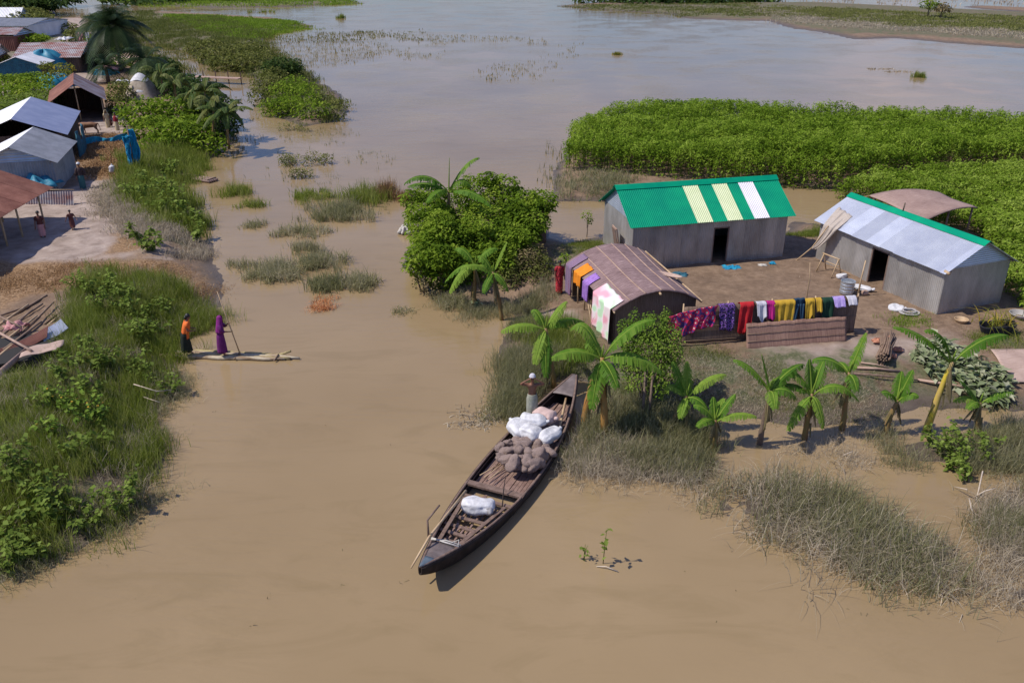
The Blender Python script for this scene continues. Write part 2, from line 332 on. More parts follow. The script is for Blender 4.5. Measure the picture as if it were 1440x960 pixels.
# ---------------------------------------------------------------- ground: one sheet with banks rising out of the flood water
LAND = {   # shoreline polygons in photo pixels, (height, slope width)
 'left': ([(-700,1100),(-200,880),(0,822),(40,785),(110,775),(160,738),(205,700),(228,665),(222,600),(215,565),(245,525),(255,480),(285,445),(312,432),(318,405),(312,385),(296,362),(300,345),(285,325),(290,300),(272,288),(258,262),(270,240),(300,222),(322,205),(328,180),(322,150),(300,130),(270,112),(240,92),(215,74),(205,60),(260,72),(290,90),(340,100),(362,115),(368,145),(395,165),(430,178),(470,172),(490,158),(480,135),(450,115),(425,95),(402,85),(385,72),(370,58),(385,48),(410,42),(445,37),(400,29),(300,23),(225,19),(140,22),(85,30),(76,14),(70,-4),(40,-6),(48,12),(62,26),(40,30),(0,20),(-400,10),(-2500,20),(-2500,1100)], .75, 3.2),
 'farstrip': ([(80,-22),(200,8),(300,11),(400,10),(515,5),(480,-2),(440,-8),(300,-20)], .5, 6),
 'island': ([(778,9),(850,15),(940,20),(960,26),(1000,28),(1080,30),(1110,40),(1150,45),(1200,56),(1260,54),(1320,60),(1440,69),(1900,80),(1900,24),(1440,17),(1250,8),(1140,3),(1000,5),(850,3)], .35, 6),
 'island2': ([(1350,10),(1380,8),(1460,12),(1900,14),(1900,19),(1440,17),(1380,13)], .3, 5),
 'farshore': ([(560,-16),(700,-12),(860,0),(1000,2),(1080,-4),(1300,-10),(2400,-14),(2400,-23),(560,-23)], .5, 8),
 'field': ([(776,284),(782,240),(800,205),(840,182),(960,164),(1100,172),(1250,181),(1440,192),(2300,215),(2300,620),(1700,520),(1440,400),(1400,330),(1250,300),(1195,283),(1185,268),(1110,258),(980,268),(850,283)], .35, 1.6),
 'home': ([(770,336),(800,342),(830,334),(900,332),(1100,326),(1120,312),(1160,318),(1190,300),(1240,290),(1440,330),(2300,500),(2300,640),(1440,572),(1350,572),(1290,575),(1240,594),(1150,596),(1060,588),(1010,588),(985,612),(950,632),(880,632),(820,622),(790,640),(770,615),(770,590),(715,580),(700,560),(705,520),(715,470),(735,442),(700,428),(640,432),(600,414),(580,385),(578,330),(600,292),(740,288),(768,300)], .5, 2.4),
}
LP = {k: (poly(v[0]), v[1], v[2]) for k, v in LAND.items()}
# submerged banks the reeds grow from (they only just break the surface)
SHOAL = [([(785,600),(1000,600),(1000,680),(900,690),(800,670),(775,640)], .0), ([(1000,700),(1060,680),(1110,680),(1180,710),(1300,775),(1320,815),(1200,795),(1080,750),(1010,725)], .0),
 ([(1260,620),(1440,610),(1800,640),(1800,690),(1440,670),(1330,655),(1270,645)], .03), ([(1400,690),(1700,720),(1700,900),(1440,880),(1390,800)], .0),
 ([(340,370),(440,345),(525,370),(520,410),(440,415),(350,400)], -.05), ([(430,270),(560,255),(570,295),(540,310),(440,330),(410,320)], -.03), ([(395,205),(470,205),(490,240),(400,250)], -.05),
 ([(330,268),(365,280),(360,300),(330,300)], -.03)]
SP = [(poly(a), b) for a, b in SHOAL]
PLATEAU = [([(790,350),(900,352),(1110,335),(1250,330),(1440,380),(2000,500),(2000,560),(1440,520),(1200,500),(960,490),(830,500),(790,440)], .0)]
def height(x, y, noise=True):
    x = np.atleast_1d(np.asarray(x, float)); y = np.atleast_1d(np.asarray(y, float))
    h = np.full(x.shape, -.9)
    wob = (fbm(x * .55, y * .55, 4) - .5) * 1.1
    for k, (pl, H, W) in LP.items():
        d = sdist(pl, x, y) + (wob if k != 'far' else 0)
        h = np.maximum(h, np.where(d > 0, H * sm(d / W) + .02, -.9 * sm(-d / 1.6)))
    for pl, z in SP:
        d = sdist(pl, x, y) + wob
        h = np.maximum(h, z - .9 * sm(-d / 1.4 + .15))
    return h
_h0 = height
BA = P(591, 797, .77); BB = P(808, 527, .77); BA.z = BB.z = 0; BU = (BB - BA).normalized()
def boatd(x, y):   # distance from the boat's centre line
    s = np.clip((x - BA.x) * BU.x + (y - BA.y) * BU.y, 0, (BB - BA).length); return np.hypot(x - BA.x - BU.x * s, y - BA.y - BU.y * s)
def height(x, y, noise=True):   # the boat lies in water deep enough to float it
    h = _h0(x, y); x = np.atleast_1d(np.asarray(x, float)); y = np.atleast_1d(np.asarray(y, float)); k = sm((1.5 - boatd(x, y)) / .8); return h * (1 - k) + np.minimum(h, -.4) * k
def gz(x, y): return float(height(x, y)[0])
def PG(px, py):
    z = 0.
    for i in range(6): p = P(px, py, z); z = .5 * z + .5 * max(gz(p.x, p.y), 0)
    p = P(px, py, z); p.z = max(gz(p.x, p.y), 0.); return p
rows = [7.0]
while rows[-1] < 300: rows.append(rows[-1] * 1.0062)
while rows[-1] < 4200: rows.append(rows[-1] * 1.06)
rows = np.array(rows); us = np.linspace(-1.45, 1.45, 440)
GX = rows[:, None] * us[None, :]; GY = np.repeat(rows[:, None], len(us), 1)
gx = GX.ravel(); gy = GY.ravel()
hz = height(gx, gy)
rough = (fbm(gx * 1.3, gy * 1.3, 5) - .5) * .16 + (fbm(gx * 7, gy * 7, 2) - .5) * .05
hz = hz + np.where(hz > -.2, rough * np.clip((hz + .25) * 1.6, .15, 1) * np.clip(60 / gy, .3, 1), 0)
def mask(pp, soft=1., nz=1.2, z=.3):
    d = sdist(poly(pp, z), gx, gy) + (fbm(gx * .9 + 5, gy * .9, 4) - .5) * nz * 2
    return sm(d / soft + .5)
m_grass = np.zeros_like(gx); m_straw = np.zeros_like(gx); m_pale = np.zeros_like(gx)
for pp in [[(120,26),(215,20),(235,60),(270,100),(240,110),(190,80),(150,50)], [(740,440),(960,492),(1200,505),(1440,530),(1440,600),(1000,600),(820,625),(700,600)], [(770,345),(850,345),(850,362),(780,380)], [(1105,322),(1160,318),(1160,338),(1120,338)],
           [(0,540),(100,470),(120,400),(300,430),(260,560),(235,690),(0,830)], [(170,230),(300,220),(290,350),(190,345),(160,290)], [(200,20),(440,36),(400,60),(490,160),(380,165),(330,95),(220,66)],
           [(200,-20),(515,5),(200,12)], [(1060,0),(1440,16),(1700,20),(1700,70),(1440,62),(1300,50),(1180,46),(1080,26)], [(780,8),(900,6),(1060,6),(1080,26),(960,24),(850,15)], [(1390,470),(1440,460),(1440,500),(1395,495)], [(-300,60),(60,30),(90,60),(-300,200)]]:
    m_grass = np.maximum(m_grass, mask(pp))
for pp in [[(0,385),(110,380),(250,375),(312,390),(316,425),(260,430),(120,410),(60,430),(0,450)], [(108,196),(190,196),(196,262),(118,262)], [(165,340),(230,350),(200,380),(160,365)], [(100,130),(170,120),(180,160),(150,150)]]:
    m_straw = np.maximum(m_straw, mask(pp, .8, 1.))
for pp in [[(1060,495),(1210,485),(1320,480),(1330,500),(1200,520),(1080,520)], [(730,430),(790,440),(850,520),(800,530)], [(-100,330),(150,260),(220,270),(250,370),(120,385),(-100,400)], [(115,180),(180,172),(190,198),(115,196)],[(-100,20),(120,30),(150,120),(100,180),(-100,190)]]:
    m_pale = np.maximum(m_pale, mask(pp, 1.))
nr, nc = GX.shape
idx = np.arange(nr * nc).reshape(nr, nc)
GF = np.stack([idx[:-1, :-1], idx[:-1, 1:], idx[1:, 1:], idx[1:, :-1]], -1).reshape(-1, 4)
m = bpy.data.materials.new('flood_plain_soil'); m.use_nodes = True; t = m.node_tree; nn = t.nodes; B = nn['Principled BSDF']
def nod(ty, **k):
    n = nn.new(ty)
    for a, b in k.items(): n.inputs[a.replace('_', ' ')].default_value = b
    return n
geo = nn.new('ShaderNodeNewGeometry'); sp = nn.new('ShaderNodeSeparateXYZ'); t.links.new(geo.outputs['Position'], sp.inputs[0])
za = nn.new('ShaderNodeAttribute'); za.attribute_name = 'zone'; sc_ = nn.new('ShaderNodeSeparateColor'); t.links.new(za.outputs['Color'], sc_.inputs[0])
n1 = nod('ShaderNodeTexNoise', Scale=1.2, Detail=8, Roughness=.65); n2 = nod('ShaderNodeTexNoise', Scale=9, Detail=6, Roughness=.7)
for n in (n1, n2): t.links.new(geo.outputs['Position'], n.inputs['Vector'])
def ramp(src, stops):
    r = nn.new('ShaderNodeValToRGB'); el = r.color_ramp.elements
    el[0].position, el[0].color = stops[0][0], (*stops[0][1], 1); el[1].position, el[1].color = stops[-1][0], (*stops[-1][1], 1)
    for p, c in stops[1:-1]: e = el.new(p); e.color = (*c, 1)
    t.links.new(src, r.inputs[0]); return r.outputs[0]
def mix(f, a, b):
    x = nn.new('ShaderNodeMix'); x.data_type = 'RGBA'
    if isinstance(f, float): x.inputs[0].default_value = f
    else: t.links.new(f, x.inputs[0])
    t.links.new(a, x.inputs[6]); t.links.new(b, x.inputs[7]); return x.outputs[2]
n5 = nod('ShaderNodeTexNoise', Scale=3.2, Detail=9, Roughness=.75); t.links.new(geo.outputs['Position'], n5.inputs['Vector'])
mud = mix(.5, ramp(n1.outputs['Fac'], [(.35, (.125, .078, .047)), (.52, (.195, .126, .078)), (.68, (.27, .185, .12))]), ramp(n5.outputs['Fac'], [(.36, (.10, .064, .04)), (.5, (.195, .128, .08)), (.64, (.30, .21, .14))]))
pale = ramp(n1.outputs['Fac'], [(.32, (.21, .155, .12)), (.5, (.33, .255, .21)), (.7, (.43, .345, .29))])
gras = ramp(n2.outputs['Fac'], [(.36, (.05, .06, .022)), (.52, (.1, .105, .045)), (.66, (.18, .155, .1))])
stra = ramp(n2.outputs['Fac'], [(.34, (.10, .055, .028)), (.5, (.24, .14, .065)), (.68, (.40, .27, .15))])
c = mix(sc_.outputs[2], mud, pale)
gf = nn.new('ShaderNodeMath'); gf.operation = 'MULTIPLY'; t.links.new(sc_.outputs[0], gf.inputs[0]); gr = nn.new('ShaderNodeMapRange'); gr.inputs[1].default_value = .35; gr.inputs[2].default_value = .55; t.links.new(n1.outputs['Fac'], gr.inputs[0]); t.links.new(gr.outputs[0], gf.inputs[1])
c = mix(gf.outputs[0], c, gras); c = mix(sc_.outputs[1], c, stra)
wet = nn.new('ShaderNodeMapRange'); wet.inputs[1].default_value = .03; wet.inputs[2].default_value = .22; t.links.new(sp.outputs['Z'], wet.inputs[0])
wetc = ramp(n1.outputs['Fac'], [(.3, (.075, .055, .038)), (.7, (.13, .098, .07))])
c = mix(wet.outputs[0], wetc, c); t.links.new(c, B.inputs['Base Color'])
rr = nn.new('ShaderNodeMapRange'); rr.inputs[1].default_value = .02; rr.inputs[2].default_value = .15; rr.inputs[3].default_value = .45; rr.inputs[4].default_value = .92; t.links.new(sp.outputs['Z'], rr.inputs[0]); t.links.new(rr.outputs[0], B.inputs['Roughness'])
n3 = nod('ShaderNodeTexNoise', Scale=22, Detail=5, Roughness=.7); t.links.new(geo.outputs['Position'], n3.inputs['Vector'])
bp = nn.new('ShaderNodeBump'); bp.inputs['Strength'].default_value = .7; bp.inputs['Distance'].default_value = .05; t.links.new(n3.outputs['Fac'], bp.inputs['Height']); t.links.new(bp.outputs[0], B.inputs['Normal'])
g = npmesh('ground', np.stack([gx, gy, hz], 1), GF, m, smooth=True)
ca = g.data.color_attributes.new('zone', 'FLOAT_COLOR', 'POINT'); ca.data.foreach_set('color', np.stack([m_grass, m_straw, m_pale, np.ones_like(gx)], 1).astype(np.float32).ravel())
tag(g, kind='structure')

# water
m = bpy.data.materials.new('silty_flood_water'); m.use_nodes = True; t = m.node_tree; nn = t.nodes; B = nn['Principled BSDF']
geo = nn.new('ShaderNodeNewGeometry')
n1 = nod('ShaderNodeTexNoise', Scale=.09, Detail=4, Roughness=.5); t.links.new(geo.outputs['Position'], n1.inputs['Vector'])
c = ramp(n1.outputs['Fac'], [(.3, (.288, .204, .107)), (.7, (.354, .256, .143))])
mpw = nn.new('ShaderNodeMapping'); mpw.inputs['Scale'].default_value = (.35, 1.1, 1); mpw.inputs['Rotation'].default_value = (0, 0, -.5); t.links.new(geo.outputs['Position'], mpw.inputs[0])
n6 = nod('ShaderNodeTexNoise', Scale=.8, Detail=6, Roughness=.65, Distortion=.8); t.links.new(mpw.outputs[0], n6.inputs['Vector'])
c = mix(ramp(n6.outputs['Fac'], [(.3, (.5, .5, .5)), (.5, (0, 0, 0)), (.95, (0, 0, 0))]), c, ramp(n1.outputs['Fac'], [(0, (.238, .17, .084)), (1, (.264, .19, .096))])); t.links.new(c, B.inputs['Base Color'])
B.inputs['Roughness'].default_value = .06; B.inputs['IOR'].default_value = 1.33; B.inputs['Specular IOR Level'].default_value = .5
mp = nn.new('ShaderNodeMapping'); mp.inputs['Scale'].default_value = (.8, 2.2, 1); mp.inputs['Rotation'].default_value = (0, 0, .15); t.links.new(geo.outputs['Position'], mp.inputs[0])
n2 = nod('ShaderNodeTexNoise', Scale=1.6, Detail=4, Roughness=.55); t.links.new(mp.outputs[0], n2.inputs['Vector'])
bp = nn.new('ShaderNodeBump'); bp.inputs['Strength'].default_value = .45; bp.inputs['Distance'].default_value = .06
n4 = nod('ShaderNodeTexNoise', Scale=.16, Detail=3, Roughness=.5); t.links.new(geo.outputs['Position'], n4.inputs['Vector'])
r4 = ramp(n4.outputs['Fac'], [(.42, (.12, .12, .12)), (.62, (1, 1, 1))]); mm = nn.new('ShaderNodeMath'); mm.operation = 'MULTIPLY'; t.links.new(n2.outputs['Fac'], mm.inputs[0]); t.links.new(r4, mm.inputs[1]); t.links.new(mm.outputs[0], bp.inputs['Height']); t.links.new(bp.outputs[0], B.inputs['Normal'])
tr = nn.new('ShaderNodeBsdfTransparent'); tr.inputs[0].default_value = (.8, .66, .46, 1); mxs = nn.new('ShaderNodeMixShader'); mxs.inputs[0].default_value = .16
t.links.new(B.outputs[0], mxs.inputs[1]); t.links.new(tr.outputs[0], mxs.inputs[2]); t.links.new(mxs.outputs[0], nn['Material Output'].inputs[0])
b = MB(); b.add([(-6000, -200, 0), (6000, -200, 0), (6000, 4200, 0), (-6000, 4200, 0)], [(0, 1, 2, 3)])
tag(b.build('water', m), kind='structure')

# ---------------------------------------------------------------- grass, leaf and crown makers
def blades(P3, h, wd, lean, seg=4, sag=.5, up=1.):
    """curved tapering blades; P3 (n,3) feet, h heights, lean (n,2) sideways reach as a fraction of height"""
    n = len(P3); ts = np.linspace(0, 1, seg + 1); an = rng.random(n) * 2 * math.pi
    side = np.stack([np.cos(an), np.sin(an), np.zeros(n)], 1)
    V = np.zeros((n, seg + 1, 2, 3))
    for i, tt in enumerate(ts):
        z = h * (tt - sag * np.hypot(lean[:, 0], lean[:, 1]) * tt ** 2.4) * up
        c = P3.copy(); c[:, 0] += lean[:, 0] * h * tt ** 1.7; c[:, 1] += lean[:, 1] * h * tt ** 1.7; c[:, 2] += z
        ww = (wd * (1 - .88 * tt ** 1.5) * .5)[:, None] * side
        V[:, i, 0] = c - ww; V[:, i, 1] = c + ww
    base = (np.arange(n) * (seg + 1) * 2)[:, None, None]; k = (np.arange(seg) * 2)[None, :, None]
    F = (base + k + np.array([0, 1, 3, 2])[None, None, :]).reshape(-1, 4)
    return V.reshape(-1, 3), F, (seg + 1) * 2
def grass(name, pts, hr, m, per=14, spread=.16, width=.014, lean=.45, sag=.5, wind=(0, 0), tint=(0, 1), seg=4, z=None, parent=None):
    """tufts of blades at pts (n,2)"""
    n = len(pts); k = per
    zz = height(pts[:, 0], pts[:, 1]) if z is None else np.full(n, z); zz = np.maximum(zz, -.12)
    hs = hr[0] + (hr[1] - hr[0]) * rng.random(n)
    B3 = np.repeat(np.column_stack([pts, zz]), k, 0); B3[:, :2] += rng.normal(0, spread, (n * k, 2))
    an = rng.random(n * k) * 2 * math.pi; rad = lean * rng.random(n * k) ** .7
    ln = np.stack([np.cos(an) * rad + wind[0], np.sin(an) * rad + wind[1]], 1)
    h = np.repeat(hs, k) * (.55 + .45 * rng.random(n * k))
    V, F, vp = blades(B3, h, width * (.6 + .8 * rng.random(n * k)), ln, seg, sag)
    tt = np.clip(np.repeat(np.repeat(rng.random(n), k) * .6 + rng.random(n * k) * .4, vp), 0, 1) * (tint[1] - tint[0]) + tint[0]
    return npmesh(name, V, F, m, tt, parent)
def leafquads(C, size, d=None, droop=.35, wid=.45):
    """folded pointed leaves (two faces) at C, each turned its own way"""
    n = len(C)
    if d is None:
        an = rng.random(n) * 2 * math.pi; d = np.stack([np.cos(an), np.sin(an), rng.normal(-droop, .35, n)], 1)
    d = d / np.linalg.norm(d, axis=1)[:, None]
    up = np.array([0, 0, 1.]) + rng.normal(0, .35, (n, 3)); s = np.cross(d, up); s /= np.linalg.norm(s, axis=1)[:, None] + 1e-9
    nz = np.cross(s, d); sz = (size if hasattr(size, '__len__') else np.full(n, size))[:, None]
    V = np.stack([C, C + d * sz * .45 + s * sz * wid * .5 + nz * sz * .07, C + d * sz - np.array([0, 0, 1]) * sz * .12, C + d * sz * .45 - s * sz * wid * .5 + nz * sz * .07], 1)
    F = (np.arange(n) * 4)[:, None, None] + np.array([[0, 1, 2], [0, 2, 3]])[None]
    return V.reshape(-1, 3), F.reshape(-1, 3)
def crownpts(lumps, dens, shell=.75, minz=None):
    """points through lumpy ellipsoids; dens per m2 of surface"""
    out = []
    for c, r in lumps:
        r = np.array(r if hasattr(r, '__len__') else (r, r, r * .8)); n = max(6, int(dens * 4 * (r[0] * r[1] + r[0] * r[2] + r[1] * r[2])))
        v = rng.normal(0, 1, (n, 3)); v /= np.linalg.norm(v, axis=1)[:, None]
        rad = np.clip(1 - np.abs(rng.normal(0, 1 - shell, n)), .15, 1) * (1 + .22 * (fbm(v[:, 0] * 2.5 + c[0], v[:, 1] * 2.5 + v[:, 2] * 2 + c[1], 3) - .5) * 2)
        q = np.array(c) + v * r * rad[:, None]; out.append(q)
    q = np.concatenate(out)
    if minz is not None: q = q[q[:, 2] > minz]
    return q
def foliage(name, pts, size, m, parent=None, vary=.35, droop=.35, wid=.5):
    n = len(pts); V, F = leafquads(pts, size * (1 - vary + 2 * vary * rng.random(n)), droop=droop, wid=wid)
    cl = fbm(pts[:, 0] * 1.6 + 3, pts[:, 1] * 1.6 + pts[:, 2] * 1.3, 3)
    tt = np.clip((cl - .5) * 1.6 + .45 + rng.normal(0, .17, n), 0, 1)
    return npmesh(name, V, F, m, np.repeat(tt, 4), parent)
def stems(pairs, r0, r1, n=5):
    b = MB()
    for a, c in pairs:
        a = Vector(a); c = Vector(c); mid = (a + c) / 2 + Vector((random.uniform(-.08, .08), random.uniform(-.08, .08), 0))
        b.tube([a, mid, c], [r0, (r0 + r1) / 2, r1], n)
    return b
def bush(name, label, cat, lumps, dens, size, m, group=None, shell=.75, stem=3, base=None, stemmat='bark', minz=None, twig=True, **kw):
    c0 = lumps[0][0]; bx, by = (base if base else (sum(l[0][0] for l in lumps) / len(lumps), sum(l[0][1] for l in lumps) / len(lumps)))
    z0 = max(gz(bx, by), -.05); o = thing(name, label, cat, (bx, by, z0), group=group)
    pts = crownpts(lumps, dens, shell, minz); pts = pts - np.array([bx, by, z0])
    foliage('foliage', pts, size, m, o, **kw)
    pr = []
    for i in range(stem):
        l = lumps[i % len(lumps)]; t0 = Vector(l[0]) - Vector((bx, by, z0))
        pr.append(((random.uniform(-.12, .12) + t0.x * .25, random.uniform(-.12, .12) + t0.y * .25, -.15), t0 + Vector((random.uniform(-.2, .2), random.uniform(-.2, .2), .1))))
    if pr: stems(pr, .05, .02).build('stem', M[stemmat], o, True)
    return o
# ---------------------------------------------------------------- corrugated sheets and tin houses
def corr(b, O, U, V, lu, v0, v1, pitch=.09, amp=.012, sub=4, t=.5, nv=1):
    """corrugated sheet: waves run along V, v0/v1 give its start and end for each distance along U"""
    O = Vector(O); U = Vector(U).normalized(); V = Vector(V).normalized(); Nn = U.cross(V)
    n = max(2, int(lu / pitch * sub)); vs_ = []; 
    f0 = v0 if callable(v0) else (lambda u: v0); f1 = v1 if callable(v1) else (lambda u: v1)
    for i in range(n + 1):
        u = lu * i / n; a = amp * math.sin(2 * math.pi * u / pitch)
        for j in range(nv + 1):
            vs_.append(O + U * u + V * (f0(u) + (f1(u) - f0(u)) * j / nv) + Nn * a)
    F = [(i * (nv + 1) + j, (i + 1) * (nv + 1) + j, (i + 1) * (nv + 1) + j + 1, i * (nv + 1) + j + 1) for i in range(n) for j in range(nv)]
    return b.add(vs_, F, t)
def tin_house(name, label, loc, rz, Ln, W, hw, hr, oe=.27, og=.2, wall='galv_wall', roof='galv_roof', gable='galv_gable', cap=None, door=None, roof2=None, pitch=.09, open_sides=(), post=None, cat='tin house', gab=True, door_h=1.8, leaf=True, endwall=None, group=None, seams=True):
    """u along the front (door side, v=0), v to the back, ridge along u"""
    t = thing(name, label, cat, loc, rz, group); sl = (hr - hw) / (W / 2); am = pitch * .1
    X = Vector((1, 0, 0)); Yv = Vector((0, 1, 0)); Z = Vector((0, 0, 1))
    # walls
    if 'front' not in open_sides:
        segs = [(0, Ln)] if not door else [(0, door[0]), (door[1], Ln)]
        for a, c in segs:
            b = MB(); u0 = a
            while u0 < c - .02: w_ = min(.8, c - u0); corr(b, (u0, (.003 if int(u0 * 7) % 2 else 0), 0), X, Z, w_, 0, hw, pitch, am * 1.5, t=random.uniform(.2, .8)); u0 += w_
            b.build('wall', M[wall], t, solid=.012)
        if door:
            corr(b := MB(), (door[0], -.002, door_h), X, Z, door[1] - door[0], 0, hw - door_h, pitch, am); b.build('wall', M[wall], t, solid=.012)
            d = MB(); d.box((door[0] + .03, .03, door_h / 2), (.06, .07, door_h)); d.box((door[1] - .03, .03, door_h / 2), (.06, .07, door_h)); d.box(((door[0] + door[1]) / 2, .03, door_h - .03), (door[1] - door[0] - .13, .07, .06))
            d.box(((door[0] + door[1]) / 2, .03, .03), (door[1] - door[0] - .13, .09, .08))
            d.build('door_frame', M['wood'], t)
            dl = thing('door', None, None); dl.parent = t
            dd = MB(); corr(dd, (door[0] + .1, .1, .05), Vector((.12, 1, 0)), Z, door[1] - door[0] - .12, 0, door_h - .12, pitch, am * .6)
            bpy.data.objects.remove(dl)
            if leaf: dd.build('door', M[wall], t, solid=.02)
            fl = MB(); fl.box((Ln / 2, W / 2, .02), (Ln - .1, W - .1, .06)); fl.build('floor', M['mud_wall'], t)
    if 'back' not in open_sides: corr(b := MB(), (Ln, W, 0), -X, Z, Ln, 0, hw, pitch, am); b.build('wall', M[wall], t, solid=.012)
    for s, nm in ((0, 'left'), (1, 'right')):
        if nm in open_sides: continue
        ew = endwall or wall
        corr(b := MB(), (s * Ln, W if s == 0 else 0, 0), -Yv if s == 0 else Yv, Z, W, 0, hw, pitch, am); b.build('wall', M[ew], t, solid=.012)
        if gab:
            # gable triangle of sideways sheets
            b = MB(); hh = hr - hw - .07
            O = (s * Ln + (.012 if s else -.012), W / 2, hw); D = Yv if s else -Yv
            corr(b, O, Z, D, hh, lambda u: -(W / 2 - .03) * (1 - u / (hr - hw)), lambda u: (W / 2 - .03) * (1 - u / (hr - hw)), pitch, am); b.build('gable', M[gable], t, solid=.012)
    # roof
    rl = math.hypot(W / 2 + oe, sl * (W / 2 + oe)); ez = hw - sl * oe
    rt = roof2 or roof
    for side in (0, 1):
        O = Vector((-og, -oe, ez + .03)) if side == 0 else Vector((Ln + og, W + oe, ez + .03))
        U = X if side == 0 else -X; Vd = Vector((0, W / 2 + oe, hr - ez)) if side == 0 else Vector((0, -W / 2 - oe, hr - ez))
        b = MB(); lu = Ln + 2 * og
        if seams:   # overlapping sheets, each a hair above its neighbour
            wdt = .82; k = 0; u0 = 0
            while u0 < lu - .05:
                w_ = min(wdt, lu - u0); off = Vector((0, 0, .006 * (k % 2)))
                corr(b, O + U * u0 + off, U, Vd, w_ + (.05 if u0 + w_ < lu - .01 else 0), (k % 3) * .012 - .02, rl, pitch, am, 5, t=random.random()); u0 += w_; k += 1
        else: corr(b, O, U, Vd, lu, 0, rl, pitch, am, 5)
        b.build('roof', M[roof if side == 0 else rt], t, solid=.012)
    if cap:
        b = MB(); ww = .26
        for q in range(int((Ln + 2 * og) / .09)):
            pass
        n = 2; c = Vector((0, 0, hr + .075)); prof = [(-ww, -ww * sl - .0), (-.03, 0.012), (.03, .012), (ww, -ww * sl)]
        V = []; 
        for u in (-og - .03, Ln + og + .03):
            for (yy, z_) in prof: V.append((u, W / 2 + yy, hr + .075 + z_))
            for (yy, z_) in reversed(prof): V.append((u, W / 2 + yy, hr + .06 + z_))
        k = 8; F = [(i, (i + 1) % k, k + (i + 1) % k, k + i) for i in range(k)] + [tuple(range(k))[::-1], tuple(range(k, 2 * k))]
        b.add(V, F); b.build('ridge_cap', M[cap], t)
    if post:
        for (u, v) in post:
            b = MB(); top = hw + sl * min(v, W - v) - .02
            b.tube([(u, v, -.2), (u + .02, v, top * .5), (u, v, top)], .05, 7); b.build('post', M['bamboo'], t, True)
    # beams under the eaves
    b = MB(); b.tube([(-og + .03, .05, hw - .03), (Ln + og - .03, .05, hw - .03)], .035, 6); b.tube([(-og + .03, W - .05, hw - .03), (Ln + og - .03, W - .05, hw - .03)], .035, 6)
    b.tube([(-og + .03, W / 2, hr - .06), (Ln + og - .03, W / 2, hr - .06)], .035, 6); b.build('rafter', M['bamboo_dark'], t, True)
    return t

# green-roofed house
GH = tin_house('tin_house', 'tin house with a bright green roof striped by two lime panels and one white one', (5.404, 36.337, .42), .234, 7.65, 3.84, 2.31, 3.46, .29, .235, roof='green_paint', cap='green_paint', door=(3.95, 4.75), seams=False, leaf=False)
sl = (3.46 - 2.31) / 1.92; rl = math.hypot(1.92 + .29, sl * 2.21)
for k, (u0, mt) in enumerate(((3.28, 'lime_panel'), (4.78, 'lime_panel'), (6.15, 'white_panel'))):
    b = MB(); corr(b, Vector((-.235 + u0 * .98, -.29, 2.31 - sl * .29 + .03 + .02)), (1, 0, 0), (0, 2.21, 3.46 - (2.31 - sl * .29)), .78, -.005, rl - .16, .09, .0126, 5)
    o = b.build('roof_panel', M[mt], GH, solid=.012); o['label'] = ['translucent pale lime roof panel', 'translucent pale lime roof panel', 'translucent lilac white roof panel'][k]
# silver house
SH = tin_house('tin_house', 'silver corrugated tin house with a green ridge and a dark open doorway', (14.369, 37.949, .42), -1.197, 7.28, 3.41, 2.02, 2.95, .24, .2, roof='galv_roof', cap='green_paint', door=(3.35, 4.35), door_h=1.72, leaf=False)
b = MB(); b.tube([(3.0, 1.68, 3.0), (3.05, 1.66, 3.4)], .03, 6); b.build('roof_stub', M['bark'], SH, True)
b = MB(); b.tube([(7.3, -.12, 1.98), (7.56, -.14, 1.95)], .06, 8); b.build('beam_end', M['bamboo'], SH, True)

# wooden lattice door leaf leaning on the green house
t = thing('door_leaf', 'unhung wooden door leaf leaning against the side wall of the green-roofed house', 'door', (4.78, 37.15, .44), R(100))
b = MB(); tl = .32
def ld(x, z): return (x, -tl * (1 - z / 1.75), z)
for x in (0, .62): b.bar(ld(x, 0), ld(x, 1.75), .05, .06)
for z in (.03, .9, 1.72): b.bar(Vector(ld(.04, z)) + Vector((0, .01, 0)), Vector(ld(.58, z)) + Vector((0, .01, 0)), .05, .06)
b.bar(Vector(ld(.05, .08)) + Vector((0, .02, 0)), Vector(ld(.57, .86)) + Vector((0, .02, 0)), .03, .04); b.bar(Vector(ld(.05, .95)) + Vector((0, .02, 0)), Vector(ld(.57, 1.68)) + Vector((0, .02, 0)), .03, .04)
b.build('frame', M['bamboo_pink'], t)
b = MB(); b.add([Vector(ld(.03, .03)) + Vector((0, .05, 0)), Vector(ld(.6, .03)) + Vector((0, .05, 0)), Vector(ld(.6, 1.7)) + Vector((0, .05, 0)), Vector(ld(.03, 1.7)) + Vector((0, .05, 0))], [(0, 1, 2, 3)]); b.build('panel', M['wood'], t, solid=.02)

# ---------------------------------------------------------------- arched hut with a woven roof
def arch_roof(c, rise, thick, nu=24, nv=20, edge=.0, sag=.0):
    """c: four eave corners BL, FL, FR, BR; arch between left and right edges"""
    BL, FL, FR, BR = [Vector(a) for a in c]
    def fn(u, v):
        l = BL.lerp(FL, v); r = BR.lerp(FR, v); p = l.lerp(r, u)
        p = p + Vector((0, 0, rise * math.sin(math.pi * u) ** .85 + .04 * math.sin(5 * v + 3 * u)))
        return p
    return fn
hutc = [P(797, 371, 1.88), P(864, 438, 1.88), P(986, 427, 1.75), P(914, 360, 1.88)]
ho = Vector((4.7, 31.3, .44)); HT = thing('thatched_hut', 'low hut with an arched roof of woven split bamboo and dark sides', 'hut', ho)
hc = [a - ho for a in hutc]; fn = arch_roof(hc, .62, .05)
b = MB(); b.grid(fn, 26, 22)
axis = (hc[1] - hc[0]).normalized(); per = Vector((axis.y, -axis.x, 0))
b.build('roof', M['thatch'], HT, True, solid=.06, uvfn=lambda p: (p.dot(per), p.dot(axis)))
b = MB()
